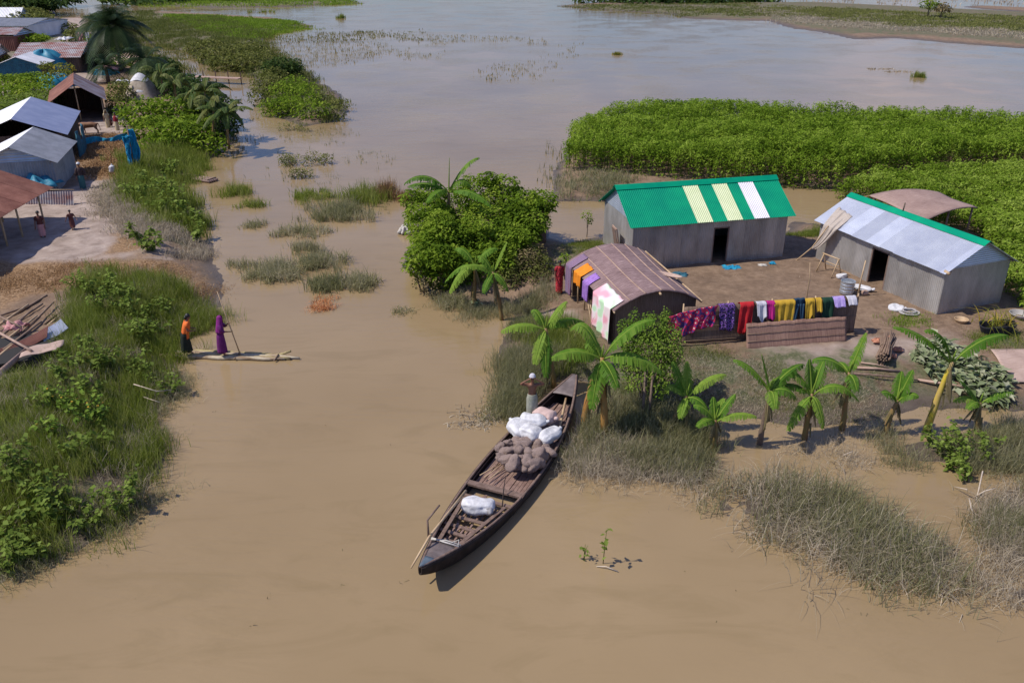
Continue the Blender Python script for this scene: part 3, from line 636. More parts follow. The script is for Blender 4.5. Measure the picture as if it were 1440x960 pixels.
for u in (.17, .34, .52, .68, .84): b.tube([fn(u, v / 10) + Vector((0, 0, .065)) for v in range(11)], .026, 5)
b.build('batten', M['bamboo_pink'], HT, True)
b = MB(); b.tube([fn(u / 16, .985) + Vector((0, 0, .02)) for u in range(17)], .022, 5); b.tube([fn(u / 16, .01) + Vector((0, 0, .02)) for u in range(17)], .022, 5); b.build('edge_pole', M['bamboo_dark'], HT, True)
inset = .12
def wallstrip(nm, u0, v0, u1, v1, mt, n=14):
    b = MB(); V = []; 
    for i in range(n + 1):
        q = fn(u0 + (u1 - u0) * i / n, v0 + (v1 - v0) * i / n); V += [(q.x, q.y, -.1), (q.x, q.y, q.z - .07)]
    b.add(V, [(2 * i, 2 * i + 2, 2 * i + 3, 2 * i + 1) for i in range(n)])
    return b.build(nm, M[mt], HT, solid=.04, uvfn=lambda p: (p.z * .6, p.x + p.y))
wallstrip('wall', .05, .95, .97, .95, 'mat_fence'); wallstrip('wall', .05, .05, .97, .05, 'mat_fence'); wallstrip('wall', .97, .06, .97, .94, 'mat_fence'); wallstrip('wall', .04, .5, .04, .94, 'mat_fence')
b = MB()
for v in (.03, .2, .35): q = fn(.04, v); b.tube([(q.x, q.y, -.15), (q.x, q.y, q.z - .06)], .035, 6)
q = fn(.02, .35); q2 = fn(.02, .75); b.tube([(q.x, q.y, q.z - .2), (q2.x - .1, q2.y, -.05)], .025, 5); b.tube([(q.x + .05, q.y - .1, q.z - .3), (q2.x - .3, q2.y + .2, -.05)], .025, 5)
b.build('post', M['bamboo'], HT, True)
b = MB(); q = fn(.5, 1) + Vector((.0, -.05, -.05)); b.tube([q + Vector((0, .1, 0)), q + Vector((.02, -.12, .01))], .045, 8); q = fn(.0, .97) + Vector((0, -.05, .0)); b.tube([q + Vector((0, .2, .03)), q + Vector((.05, -.15, .0))], .035, 7); b.build('pole_end', M['bamboo'], HT, True)
# long pole and woven tray lying on the hut roof's far side
b = MB(); a0 = fn(.93, .02) + Vector((0, 0, .09)); a1 = fn(.995, 1.02) + Vector((0, 0, .09)); b.tube([a0, (a0 + a1) / 2 + Vector((0, 0, .01)), a1], [.035, .035, .03], 7); o = b.build('bamboo_pole', M['bamboo'], None, True, loc=ho)
tag(o, 'straight pale bamboo pole lying down the right edge of the arched hut roof', 'pole')
b = MB(); c0 = fn(.86, .62) + Vector((0, 0, .07)); b.grid(lambda u, v: c0 + Vector((math.cos(2 * math.pi * u) * .34 * v * (1.4 - .0), math.sin(2 * math.pi * u) * .22 * v - .28 * v * math.cos(2 * math.pi * u), .10 * v * v)) , 20, 5)
o = b.build('winnowing_tray', M['mat_tan'], None, True, solid=.02, uvfn=lambda p: (p.x, p.y), loc=ho); tag(o, 'shallow woven tray lying on the right side of the arched hut roof', 'tray')

# open shelter behind the silver house
so_ = Vector((20.8, 41.2, .4)); ST = thing('open_shelter', 'open shelter with a low arched pinkish mat roof behind the silver house', 'shelter', so_)
sc = [P(1222, 276, 2.25) - so_, P(1300, 311, 2.1) - so_, P(1374, 294, 2.1) - so_, P(1322, 272, 2.25) - so_]; sfn = arch_roof(sc, .22, .05)
b = MB(); b.grid(sfn, 20, 14); ax = (sc[1] - sc[0]).normalized(); pr_ = Vector((ax.y, -ax.x, 0)); b.build('roof', M['thatch_pink'], ST, True, solid=.05, uvfn=lambda p: (p.dot(pr_), p.dot(ax)))
for u, v in ((.05, .06), (.05, .94), (.95, .06), (.95, .94), (.5, .94)):
    q = sfn(u, v); b = MB(); b.tube([(q.x, q.y, -.3), (q.x, q.y, q.z - .05)], .045, 6); b.build('post', M['bamboo_dark'], ST, True)
b = MB(); b.tube([sfn(.0, .66) + Vector((0, 0, .03)), sfn(.5, .66) + Vector((0, 0, .03)), sfn(1, .7) + Vector((0, 0, .03))], .03, 5); b.build('batten', M['bamboo_dark'], ST, True)

# ---------------------------------------------------------------- bamboo fence round the yard
def panel(name, label, A, B_, h, m, lean=(0, 0), top2=None, rails=3, posts=True, parent=None, nrail='rail', cat='fence'):
    """upright woven panel from A to B (ground points); lean shifts its top"""
    A = Vector(A); B_ = Vector(B_); o0 = (A + B_) / 2; t = thing(name, label, cat, o0) if not parent else parent
    a = A - o0; c = B_ - o0; lv = Vector((lean[0], lean[1], 0)); U = (c - a).normalized(); Lg = (c - a).length
    h2 = top2 or h; nrm = Vector((U.y, -U.x, 0))
    b = MB(); b.grid(lambda u, v: a.lerp(c, u) + lv * v + Vector((0, 0, (h + (h2 - h) * u) * v + (.012 * math.sin(u * 37) + .01 * math.sin(u * 91)) * v)) + nrm * .02 * math.sin(u * 5 + v * 2), 40, 6)
    b.build('mat', M[m], t, True, solid=.03, uvfn=lambda p: (p.z * .6, p.dot(U)))
    b = MB()
    for k in range(rails):
        v = (k + .35) / (rails - .3) if rails > 1 else .5; b.tube([a.lerp(c, u / 6) + lv * v + nrm * (.03 + .02 * math.sin(u / 6 * 5 + v * 2)) + Vector((0, 0, (h + (h2 - h) * u / 6) * v)) for u in range(7)], .011, 5)
    b.build(nrail, M['bamboo_dark'], t, True)
    if not posts: return t
    b = MB(); n = max(2, int(Lg / 1.6) + 1)
    for k in range(n): q = a.lerp(c, k / (n - 1)); b.tube([q - nrm * .06 + Vector((0, 0, -.3)), q - nrm * .06 + lv + Vector((0, 0, h + .12))], .03, 6)
    b.build('post', M['bamboo'], t, True)
    return t
fa = P(958, 486, .42); fb = P(1200, 470, .42)
F1 = panel('bamboo_fence', 'woven bamboo fence holding up the drying laundry beside the arched hut', fa, fb, 1.5, 'mat_fence', (.0, .12), 1.52)
ma = P(1050, 494, .42); mb_ = P(1191, 483, .42)
F2 = panel('bamboo_mat', 'reddish brown woven bamboo mat leaning on the front of the laundry fence', ma, mb_, 0.9, 'mat_brown', (.0, .50), rails=4, cat='mat', posts=False)
f3 = panel('bamboo_fence', 'short old bamboo screen at the right edge of the vine-covered thicket', P(744, 352, .2), P(768, 346, .3), 1.9, 'mat_fence', rails=2)

# ---------------------------------------------------------------- laundry
def cloth(name, label, a, c, drop, m, cat='cloth', folds=5, back=.25, amp=.035, ends=0., group='laundry hung on the yard fence', slant=0., out=.15, tri=0.):
    """cloth hung over a rail from a to c: a short flap behind, a longer one in front"""
    a = Vector(a); c = Vector(c); o0 = (a + c) / 2; U = (c - a).normalized(); nrm = Vector((U.y, -U.x, 0)); Lg = (c - a).length
    ph = random.random() * 9
    def fn(u, v):
        x = a.lerp(c, u) - o0; s = v * (back + drop) - back; f = amp * (math.sin(u * folds * 3.1 + ph + s * 1.5) * .6 + math.sin(u * folds * 7.3 + ph * 2 - s * 2.2) * .35 * min(1, abs(s) * 2) + .3 * math.sin(u * 9 * folds + s * 4)) * min(1, abs(s) * 2 + .15)
        dd = drop * (1 + (ends + .04) * math.sin(u * 7 + ph) + .03 * math.sin(u * 17 + ph)) * (1 - tri * abs(u - .5) * 2)
        if s < 0: return x + nrm * (-out * min(1, -s * 12) + f * .5) + Vector((0, 0, s))
        k = s / drop
        return x + nrm * (out * min(1, s * 12) + .22 * max(0, k - .25) + f) + Vector((0, 0, .015 - dd * k)) + U * (slant * k + .25 * (0.5 - u) * Lg * k * .3)
    b = MB(); b.grid(fn, max(14, int(Lg * 26)), 16); o = b.build(name, M[m], None, True, solid=.008, loc=o0); return tag(o, label, cat, group)
fy = lambda px: 0
def ontop(px, py): # a point over the fence's top rail
    k = None; A = fa + Vector((0, .12, 1.51)); B_ = fb + Vector((0, .12, 1.53)); best = min(range(0, 101), key=lambda i: abs((lambda p: 720 + CF * p.x / ((p.y) * math.cos(CT) - (p.z - CH) * math.sin(CT)))(A.lerp(B_, i / 100)) - px)); return A.lerp(B_, best / 100) + Vector((0, 0, .05))
def onf(x0, x1, *a, **k):
    return (ontop(x0, 0), ontop(x1, 0))
for (x0, x1, dr, mt, nm, lb, fo, kw) in [
    (1009, 1030, .75, 'c_quilt2', 'quilt', 'dark purple patterned cloth hanging between the red quilt and the plain red cloth', 3, {}),
    (1040, 1058, .86, 'c_red', 'cloth', 'plain red cloth hanging on the fence', 4, dict(slant=-.12)),
    (1061, 1075, .5, 'c_white', 'shirt', 'white cloth hanging between the red and the magenta pieces', 3, dict(ends=.2)),
    (1076, 1086, .5, 'c_magenta', 'cloth', 'small magenta cloth hanging beside the wide yellow sheet', 2, {}),
    (1087, 1113, .72, 'c_yellow', 'sheet', 'wide yellow sheet hanging near the middle of the fence', 6, dict(slant=-.05)),
    (1132, 1143, .7, 'c_yellow', 'shirt', 'narrow yellow garment hanging right of the dark blue trousers', 2, dict(ends=.3)),
    (1145, 1154, .36, 'c_yellow', 'cloth', 'smallest yellow cloth hanging just left of the dark green one', 2, {}),
    (1155, 1169, .92, 'c_green', 'cloth', 'long dark green cloth hanging on the fence', 3, {}),
    (1170, 1184, .26, 'c_lav', 'cloth', 'lavender cloth folded over the fence top', 3, {}),
    (1188, 1201, .22, 'c_white', 'cloth', 'small white cloth over the fence top at its right end', 3, {})]:
    a, c = onf(x0, x1); cloth(nm, lb, a, c + (c - a) * .12, dr * 1.3, mt, folds=fo, cat='laundry', **kw)
# trousers: waist over the rail, two legs
a, c = onf(1116, 1130); t = thing('trousers', 'dark blue trousers hanging with both legs down from the fence', 'laundry', (a + c) / 2, group='laundry hung on the yard fence'); U = (c - a).normalized(); Lg = (c - a).length; nr_ = Vector((U.y, -U.x, 0))
b = MB(); b.grid(lambda u, v: U * (u - .5) * Lg + nr_ * (.07 if v > .3 else -.07 * (1 - v / .3)) + nr_ * .02 * math.sin(u * 12) + Vector((0, 0, .02 - .3 * max(0, v - .3) - .2 * max(0, .25 - v))), 12, 8); b.build('waist', M['c_navy'], t, True, solid=.01)
for k, s in enumerate((-1, 1)):
    b = MB(); b.grid(lambda u, v: U * (s * Lg * .26 + (u - .5) * Lg * (.46 - .14 * v) + s * .05 * v - .08 * v) + nr_ * (.09 + .25 * v + .02 * math.sin(u * 9 + v * 3)) + Vector((0, 0, -.17 - (.78 + .08 * s) * v)), 8, 10); b.build('trouser_leg', M['c_navy'], t, True, solid=.012)
# big quilt from the hut corner along the fence
a = P(985, 430, 1.9); A0 = fa + Vector((-1.6, .0, 1.05)); 
q0 = P(938, 443, 1.7); q1 = P(1010, 427, 2.0)
def qf(u, v):
    top = q0.lerp(q1, u) + Vector((0, 0, .06 * math.sin(u * 3)))
    dr = .92 - .1 * u ** 3 + .06 * math.sin(u * 6)
    return top - (q0 + q1) / 2 + Vector((.05 * math.sin(v * 6 + u * 16) - .22 * v * u, -.16 - .04 * math.sin(u * 30 + v * 3) * (v + .2) - .12 * v, -dr * v))
b = MB(); b.grid(qf, 60, 20); o = b.build('quilt', M['c_quilt'], None, True, solid=.01, loc=(q0 + q1) / 2); tag(o, 'large red and purple patterned quilt spread from the hut corner along the fence', 'laundry', 'laundry hung on the yard fence')

# saris over the hut's left eave
def over_eave(name, label, v0, v1, up, down, m, folds=3):
    def f2(u, v):
        vv = v0 + (v1 - v0) * u; s = v * (up + down) - up
        if s < 0:
            wdt = (hc[3] - hc[0]).length; p = fn(min(.5, -s / wdt + .01), vv); return p + Vector((0, 0, .105 + .02 * math.sin(u * folds * 6.3 + v * 2)))
        p = fn(.0, vv); k = s / down
        return p + Vector((-.09 - .04 * math.sin(u * folds * 6.3 + k), -.02 * k, .10 - s)) 
    b = MB(); b.grid(f2, 26, 24); o = b.build(name, M[m], None, True, solid=.01, loc=ho); tag(o, label, 'laundry', 'cloths hung over the hut eave')
over_eave('sari', 'long grey and maroon striped cloth over the far end of the hut eave', .05, .16, .6, 1.25, 'c_stripe', 4)
over_eave('cloth', 'bright orange cloth over the hut eave', .23, .37, .42, .5, 'c_orange', 2)
over_eave('cloth', 'purple cloth over the hut eave next to the orange one', .43, .53, .38, .75, 'c_purple', 3)
over_eave('sari', 'white, green and pink sari hanging down the near end of the hut eave', .64, .97, .42, 1.4, 'c_whitegreen', 3)

# net draped over the silver house roof on a pole
def roofS(u, v): # local point on silver house roof
    s_ = (2.95 - 2.02) / 1.705; return Vector((u, v, 2.02 + s_ * v + .09))
t = thing('fishing_net', 'pale gauzy net draped from a leaning pole over the roof corner of the silver house', 'net', SH.location, SH.rotation_euler.z)
b = MB()
def nf(u, v):
    tp = roofS(.15 + 1.05 * u, .75 - .15 * u); ed = roofS(.5 + .9 * u, -.3); bt = Vector((.35 + .12 * u, -.62 + .1 * u, .75))
    if v < .4: p = tp.lerp(ed, v / .4)
    else:
        k = (v - .4) / .6; p = ed.lerp(bt, k) + Vector((0, .0, -.12 * math.sin(math.pi * k)))
    return p + Vector((.03 * math.sin(u * 20 + v * 3), .03 * math.sin(u * 26), .03 * math.sin(u * 17 + v * 9)))
b.grid(nf, 30, 26); b.build('netting', M['c_net'], t, True, solid=.006)
b = MB(); b.tube([(-.1, -1.15, -.02), (.35, -.6, .8), (.85, -.33, 1.95)], .03, 6); b.build('pole', M['bamboo'], t, True)
# trestle by the silver house
t = thing('trestle', 'small bamboo trestle standing against the front wall of the silver house', 'trestle', PG(1165, 385), -1.1)
b = MB()
for x in (-.45, .45): b.tube([(x, -.3, 0), (x * .95, 0, .8)], .03, 6); b.tube([(x, .3, 0), (x * .95, 0, .8)], .03, 6)
b.tube([(-.5, 0, .82), (.5, 0, .82)], .035, 6); b.build('frame', M['bamboo'], t, True)
b = MB(); b.tube([(-.43, .12, .45), (.43, .12, .45)], .025, 6); b.build('crossbar', M['bamboo'], t, True)

# drum, sacks, hose, bowls in the yard
t = thing('metal_drum', 'open galvanised drum with ribbed sides standing behind the fence end', 'drum', PG(1190, 412))
prof = [(.27, 0), (.29, .02), (.29, .12), (.3, .14), (.29, .16), (.29, .26), (.3, .28), (.29, .3), (.29, .4), (.3, .42), (.29, .44), (.29, .53), (.31, .55), (.27, .54), (.27, .3)]
b = MB(); b.grid(lambda u, v: (lambda q: Vector((q[0] * math.cos(2 * math.pi * u), q[0] * math.sin(2 * math.pi * u), q[1])))(prof[round(v * (len(prof) - 1))]), 28, len(prof) - 1); b.build('shell', M['steel'], t)
b = MB(); b.tube([(0, 0, .28), (0, 0, .3)], .265, 20); b.build('water', M['white_cloth'], t)
def sackmesh(sx, sy, sz, seed=0, tie=True, n=18, tuft=.25):
    r = random.Random(seed); ph = [r.random() * 6 for _ in range(6)]
    b = MB()
    def f(u, v):
        th = math.pi * (v - .5); a = 2 * math.pi * u; e = .6
        cx = math.copysign(abs(math.cos(th)) ** e, math.cos(th)); ca = math.copysign(abs(math.cos(a)) ** .75, math.cos(a)); sa = math.copysign(abs(math.sin(a)) ** .75, math.sin(a)); s_ = math.copysign(abs(math.sin(th)) ** .8, math.sin(th))
        w_ = 1 + .07 * math.sin(3 * a + ph[0] + 2 * th) + .05 * math.sin(7 * a + ph[1]) * cx + .04 * math.sin(5 * th + ph[2]) + .03 * math.sin(11 * a + 6 * th + ph[3])
        x = s_ * sx / 2; 
        if tie and v > .93: cx *= 1.0
        return Vector((x, ca * cx * sy / 2 * w_, sa * cx * sz / 2 * w_))
    b.grid(f, 26, n)
    if tie: b.tube([(sx * .46, 0, 0), (sx * .55, .01, .02), (sx * .62, .02, .06)], [sy * .16, sy * .07, sy * tuft * .6], 8)
    return b
def sack(label, p, size, rz, m='white_cloth', seed=0, pitch=0., name='sack', cat='sack', group=None, tie=True):
    o = sackmesh(*size, seed, tie).build(name, M[m], None, True, loc=p)
    sb = o.modifiers.new('s', 'SUBSURF'); sb.levels = sb.render_levels = 1
    for ns, st in ((.3, .09), (.09, .022)):
        tx = bpy.data.textures.new('creases', 'CLOUDS'); tx.noise_scale = ns; tx.noise_depth = 1; dm = o.modifiers.new('d', 'DISPLACE'); dm.texture = tx; dm.strength = st; dm.texture_coords = 'GLOBAL'
    o.rotation_euler = (random.Random(seed).uniform(-.15, .15), pitch, rz); return tag(o, label, cat, group)
p = PG(1183, 391); sack('small white sack just behind the metal drum', p + Vector((0, 0, .1)), (.5, .35, .22), .5, seed=3)
p = PG(1212, 407); sack('flat white sack lying to the right of the metal drum', p + Vector((0, 0, .07)), (.85, .5, .16), -.6, seed=4)
p = PG(1216, 414); sack('small beige bundle on the mud at the foot of the bamboo post', p + Vector((0, 0, .08)), (.3, .25, .18), .3, 'bamboo_pink', 5, tie=False, name='bundle', cat='bundle')
p = PG(1260, 436); sack('white sack lying beside the coiled grey hose', p + Vector((0, 0, .09)), (.6, .5, .2), -.4, seed=6)
p0 = PG(1206, 416); b = MB(); b.tube([(0, 0, -.2), (.03, .02, .8), (.1, .08, 1.55)], [.04, .035, .028], 7); tag(b.build('bamboo_post', M['bamboo'], None, True, loc=p0), 'leaning bamboo post standing right of the metal drum', 'post')
p0 = PG(1131, 442); b = MB(); b.tube([(0, 0, -.2), (-.02, 0, 1.6), (-.1, 0, 2.2)], [.025, .02, .01], 6); tag(b.build('bamboo_pole', M['bamboo'], None, True, loc=p0 ), 'thin bent bamboo pole sticking up behind the fence near the blue trousers', 'pole')
p0 = PG(1278, 441); b = MB()
for k in range(7):
    r_ = .2 + .035 * (k % 5); z = .04 + .045 * (k // 5) + .008 * k; b.tube([(r_ * 1.15 * math.cos(a * math.pi / 12), r_ * math.sin(a * math.pi / 12), z + .01 * math.sin(a + k)) for a in range(25)], .024, 6, False)
tag(b.build('coiled_hose', M['rubber'], None, True, loc=p0), 'thick coil of grey hose lying on the mud in front of the silver house', 'hose')
def bowl(name, label, p, r, h, m, cat):
    b = MB(); b.grid(lambda u, v: Vector((math.cos(2 * math.pi * u), math.sin(2 * math.pi * u), 0)) * (r * (.45 + .55 * v ** .6)) + Vector((0, 0, h * v)), 28, 6); b.tube([(0, 0, 0), (0, 0, .015)], r * .46, 20)
    return tag(b.build(name, M[m], None, True, solid=.02, loc=p), label, cat)
bowl('basket', 'round shallow brown basket on the ground right of the silver house', PG(1351, 454), .27, .17, 'bamboo', 'basket')
bowl('wash_tub', 'wide grey plastic tub near the right edge of the yard', PG(1434, 447), .42, .2, 'rubber', 'tub')
def crumple(name, label, p, sx, sy, sz, m, cat, seed=0, group=None, rz=0):
    r = np.random.default_rng(seed); a = r.random(3) * 9; b = MB()
    def f(u, v):
        x = (u - .5); y = (v - .5); e = max(0, 1 - 4 * max(abs(x), abs(y)) ** 2 * 1.0)
        h = sz * e ** .6 * (.45 + .6 * vnoise(np.array(u * 5 + a[0]), np.array(v * 5 + a[1])) + .3 * math.sin(u * 17 + a[2]) * math.sin(v * 13))
        wv = 1 + .2 * math.sin(7 * math.atan2(y, x) + a[0]); return Vector((x * sx * wv, y * sy * wv, max(.012, float(h))))
    b.grid(f, 22, 18); o = b.build(name, M[m], None, True, solid=.006, loc=p); o.rotation_euler.z = rz; return tag(o, label, cat, group)
crumple('tarpaulin', 'crumpled blue and grey tarpaulin on the mud in front of the green-roofed house door', PG(1029, 377), .75, .5, .14, 'net_blue', 'tarpaulin', 1)
crumple('tarpaulin', 'dark blue crumpled sheet on the mud beside the arched hut roof', PG(955, 387), .7, .5, .16, 'tarp_navy', 'tarpaulin', 2)
crumple('bucket_lid', 'small bright blue scrap lying near the right corner of the green-roofed house', PG(1086, 371), .28, .24, .12, 'net_blue', 'scrap', 3)
crumple('paper_scrap', 'crumpled pale scrap lying near the right corner of the green-roofed house', PG(1072, 373), .4, .25, .06, 'rope', 'scrap', 4)
# black net tub with cut stalks
t = thing('black_tub', 'black netted tub holding cut yellow-green stalks at the right edge of the yard', 'tub', PG(1400, 468), .1)
b = MB(); b.grid(lambda u, v: Vector((.75 * math.cos(2 * math.pi * u) * (.75 + .25 * v), .38 * math.sin(2 * math.pi * u) * (.75 + .25 * v), .38 * v + .05 * math.sin(2 * math.pi * u * 3) * v)), 26, 5); b.build('tub', M['black_net'], t, True, solid=.02)
q = rng.normal(0, 1, (60, 3)) * np.array([.35, .2, .05]) + np.array([.15, .1, .32]); V, F, vp = blades(q, .5 + .5 * rng.random(60), np.full(60, .04), rng.normal(0, 1.1, (60, 2)), 4, .55); npmesh('stalks', V, F, 'leaf_yellow', np.repeat(rng.random(60), vp), t)
# stick bundle
t0 = PG(1240, 512); t = thing('stick_bundle', 'tied bundle of brown sticks propped between the fence and the cut leaves', 'bundle', t0, R(62))
b = MB(); rr_ = random.Random(4)
for k in range(95):
    a = rr_.random() * 6.28; r0 = .25 * rr_.random() ** .5; y0 = r0 * math.cos(a); z0 = .24 + r0 * math.sin(a); j = lambda s: rr_.uniform(-s, s)
    b.tube([(-.05 + j(.1), y0 + j(.03), z0 + j(.02)), (.7, y0 * .8, z0 * .9 + .12), (1.25 + j(.14), y0 * 1.1 + j(.04), z0 + .28 + j(.03))], [.03, .028, .02], 5)
b.build('sticks', M['bamboo_dark'], t, True); b = MB(); b.tube([(.62, .2 * math.cos(a / 3), .35 + .2 * math.sin(a / 3)) for a in range(20)], .014, 5); b.build('tie', M['bark'], t, True)
for k, (px, py, s) in enumerate([(1233, 482, .22), (1262, 494, .2), (1255, 503, .16), (1248, 475, .12)]):
    b = MB(); rb = random.Random(k + 20); b.grid(lambda u, v: Vector((math.cos(2 * math.pi * u) * math.cos((v - .5) * 3.14) * s, math.sin(2 * math.pi * u) * math.cos((v - .5) * 3.14) * s * .8, s * .5 * (1 + math.sin((v - .5) * 3.14)) * .8)) * (1 + .2 * math.sin(u * 19 + v * 7 + k)), 8, 5)
    tag(b.build('broken_brick', M['brick'], None, False, loc=PG(px, py)), ['largest broken orange clay lump left of the stick bundle', 'orange clay lump right of the stick bundle, nearer the cut leaves', 'flat orange clay lump right of the stick bundle, at its foot', 'smallest orange clay lump by the top of the stick bundle'][k], 'rubble', 'broken clay lumps round the stick bundle')
# logs lying on the bank
for k, (x0, y0, x1, y1, r_) in enumerate([(1203, 519, 1265, 524, .05), (1200, 527, 1300, 538, .035), (1290, 536, 1385, 552, .05), (1362, 540, 1420, 566, .045), (1210, 512, 1250, 519, .03)]):
    a = PG(x0, y0); c = PG(x1, y1); z = .06; b = MB(); b.tube([Vector((0, 0, z)), (c - a) * .5 + Vector((0, 0, z + .03)), c - a + Vector((0, 0, z))], [r_, r_ * .9, r_ * .7], 7)
    tag(b.build('pole', M['wood'] if k % 2 else M['bamboo_pink'], None, True, loc=a), ['weathered pole on the bank just below the stick bundle', 'longest thin pole on the bank below the stick bundle', 'thick pole lying behind the tall yellow banana stem', 'pole sloping out from under the cut banana leaves', 'shortest pole end on the bank by the stick bundle'][k], 'pole', 'poles lying on the bank')
# tan mat at the right edge
c0 = P(1432, 515, .45); b = MB(); b.grid(lambda u, v: Vector(((u - .5) * 2.2 + .5 * (v - .5), (v - .5) * 2.2, .03 + .05 * vnoise(np.array(u * 3.), np.array(v * 3.)) + float(height(c0.x + (u - .5) * 2.2, c0.y + (v - .5) * 2.2)[0]) - gz(c0.x, c0.y))), 20, 14)
tag(b.build('woven_mat', M['mat_tan'], None, True, solid=.02, uvfn=lambda p: (p.x, p.y), loc=(c0.x + .4, c0.y, gz(c0.x, c0.y) + .04)), 'tan woven mat spread on the ground at the right edge of the yard', 'mat')
# heap of cut banana leaves
pl = poly([(1285, 490), (1320, 482), (1345, 498), (1400, 520), (1425, 545), (1400, 560), (1370, 550), (1310, 530), (1280, 508)], .45)
pts = scatter(pl, 1100); hz_ = height(pts[:, 0], pts[:, 1]); P3 = np.column_stack([pts, hz_ + .04 + .26 * rng.random(1100)]); c_ = P3.mean(0)
an = rng.normal(-.5, 1.3, 1100); d = np.stack([np.cos(an), np.sin(an), rng.normal(0, .3, 1100)], 1); V, F = leafquads(P3 - c_, .14 + .36 * rng.random(1100) ** 1.5, d, wid=.5); o = npmesh('cut_leaf_heap', V, F, 'cut_leaf', np.repeat(np.clip(rng.normal(.5, .32, 1100), 0, 1), 4)); o.location = c_
tag(o, 'heap of cut pale green banana leaves behind the tall yellow banana stem', 'leaf heap')
# ---------------------------------------------------------------- left village
VZ = .62
tin_house('tin_house', 'tin house with a smooth blue-grey roof and a brown open gable', (-29.9, 56.9, VZ), R(110), 8.6, 5.6, 1.95, 3.05, .3, .35, wall='mud_wall', roof='galv_blue', roof2='white_sheet', gable='mud_wall', pitch=.16, gab=False, open_sides=(), seams=False)
tin_house('tin_house', 'small grey tin house with a striped sheet gable beside the red-roofed shed', (-26.75, 49.1, VZ), R(105), 5.3, 4.1, 1.95, 2.85, .3, .4, wall='galv_grey', roof='galv_grey', roof2='white_sheet', gable='galv_gable', pitch=.16, endwall='galv_grey', seams=False)
tin_house('open_shed', 'open-sided shed with a rusty red tin roof on bamboo posts at the left edge', (-24.1, 34.8, VZ), R(92), 8.3, 4.7, 1.98, 2.85, .45, .3, wall='mud_wall', roof='rust', roof2='galv_grey', pitch=.14, open_sides=('front', 'left', 'right'), post=((.3, .1), (2.2, .1), (4.1, .1), (5.6, .1), (7.9, .1), (8.1, 2.3), (8.1, 4.6), (4.1, 4.6)), cat='shed', seams=True)
sh4 = tin_house('cattle_shed', 'open-fronted cattle shed with a rust-streaked gabled roof and a dark interior', (-33.6, 71.2, VZ), R(115), 6.2, 3.7, 1.95, 3.15, .3, .5, wall='mud_wall', roof='rust_mix', roof2='rust', pitch=.16, open_sides=('left',), post=((.05, .05), (.05, 1.85), (.05, 3.65)), cat='shed', gab=False, seams=True)
tin_house('tin_house', 'long low house with a rust-blotched pale tin roof', (-55.0, 98.2, VZ), R(8), 6.6, 6.4, 1.95, 3.1, .35, .3, wall='mud_wall', roof='rust_stripe', roof2='galv_grey', pitch=.2, seams=False)
tin_house('tin_house', 'tin house cut off by the left edge beside the long rust-blotched roof', (-62.8, 95.5, VZ), R(16), 6.2, 6, 1.95, 3.1, .3, .3, wall='mud_wall', roof='rust_mix', roof2='galv_grey', pitch=.2, seams=False)
def row_house(xl, xr, pe, pr, ze, zr, label, **kw):
    a = P(xl, pe, ze + VZ); c = P(xr, pe, ze + VZ); rd = P(xr, pr, zr + VZ); hw_ = rd.y - a.y
    return tin_house('tin_house', label, (a.x, a.y + .3, VZ), 0, c.x - a.x, 2 * (hw_ - .3), ze + .1, zr, .3, .2, pitch=.25, seams=False, **kw)
row_house(-40, 46, 47, 39.5, 2.0, 2.9, 'low house with rust red and white roof sheets, before the big pale houses', wall='rust', roof='rust_stripe')
row_house(-40, 37, 38, 26, 2.0, 2.7, 'wide pale grey roofed house behind the rust striped one', wall='white_sheet', roof='galv_grey')
row_house(-40, 26, 23.5, 11, 2.0, 3.3, 'farthest house, with a bright white roof at the top left corner', wall='white_sheet', roof='white_sheet')
# white-roofed hut with blue gable cloth
A_ = P(40, 88, 3.1); B_ = P(39, 74, 3.1); an_ = math.atan2(B_.y - A_.y, B_.x - A_.x); rp = P(55, 92, 2.3)
tin_house('tin_house', 'small hut with a bright white roof and a blue cloth gable among the gourd vines', (rp.x + .1, rp.y, VZ), R(100), 4.6, 4.4, 1.75, 2.55, .3, .2, wall='mud_wall', endwall='tarp_navy', roof='white_sheet', roof2='white_sheet', gable='tarp_navy', pitch=.2, seams=False)
def dome(name, label, cat, p, rx, ry, h, m, seed=0, rz=0, fl=.12, flat=.8):
    b = MB(); r = random.Random(seed); ph = [r.random() * 6 for _ in range(4)]
    def f(u, v):
        a = 2 * math.pi * u; s = math.sin(v * math.pi / 2) ** flat; w_ = 1 + fl * math.sin(3 * a + ph[0]) + fl * .6 * math.sin(7 * a + ph[1])
        return Vector((rx * s * w_ * math.cos(a), ry * s * w_ * math.sin(a), h * math.cos(v * math.pi / 2) ** 1.0 * (1 + .08 * math.sin(5 * a + ph[2]))))
    b.grid(f, 30, 12); o = b.build(name, M[m], None, True, loc=p); o.rotation_euler.z = rz; return tag(o, label, cat)
p = P(68, 106, .6); dome('tarpaulin', 'teal tarpaulin stretched over a heap beside the small white-roofed hut', 'tarpaulin', p, 2.2, 2.4, 2.6, 'tarp_blue', 1)
p = P(80, 124, .6); dome('tarpaulin', 'darker blue tarpaulin below the teal one, just behind the cattle shed', 'tarpaulin', p, 1.9, 1.2, 1.4, 'net_blue', 2)
p = PG(201, 136); t = thing('haystack', 'pale conical haystack capped with a white plastic sheet', 'haystack', p)
b = MB(); b.grid(lambda u, v: Vector((math.cos(6.2832 * u), math.sin(6.2832 * u), 0)) * (1.75 * (1 - v) ** .62 * (1 + .05 * math.sin(u * 31))) + Vector((0, 0, 2.15 * v ** 1.1)), 34, 12); b.build('stack', mat('stack_straw', (.28, .23, .17), .9, 0, (.4, .34, .27), 5, 5, .5, 20), t, True)
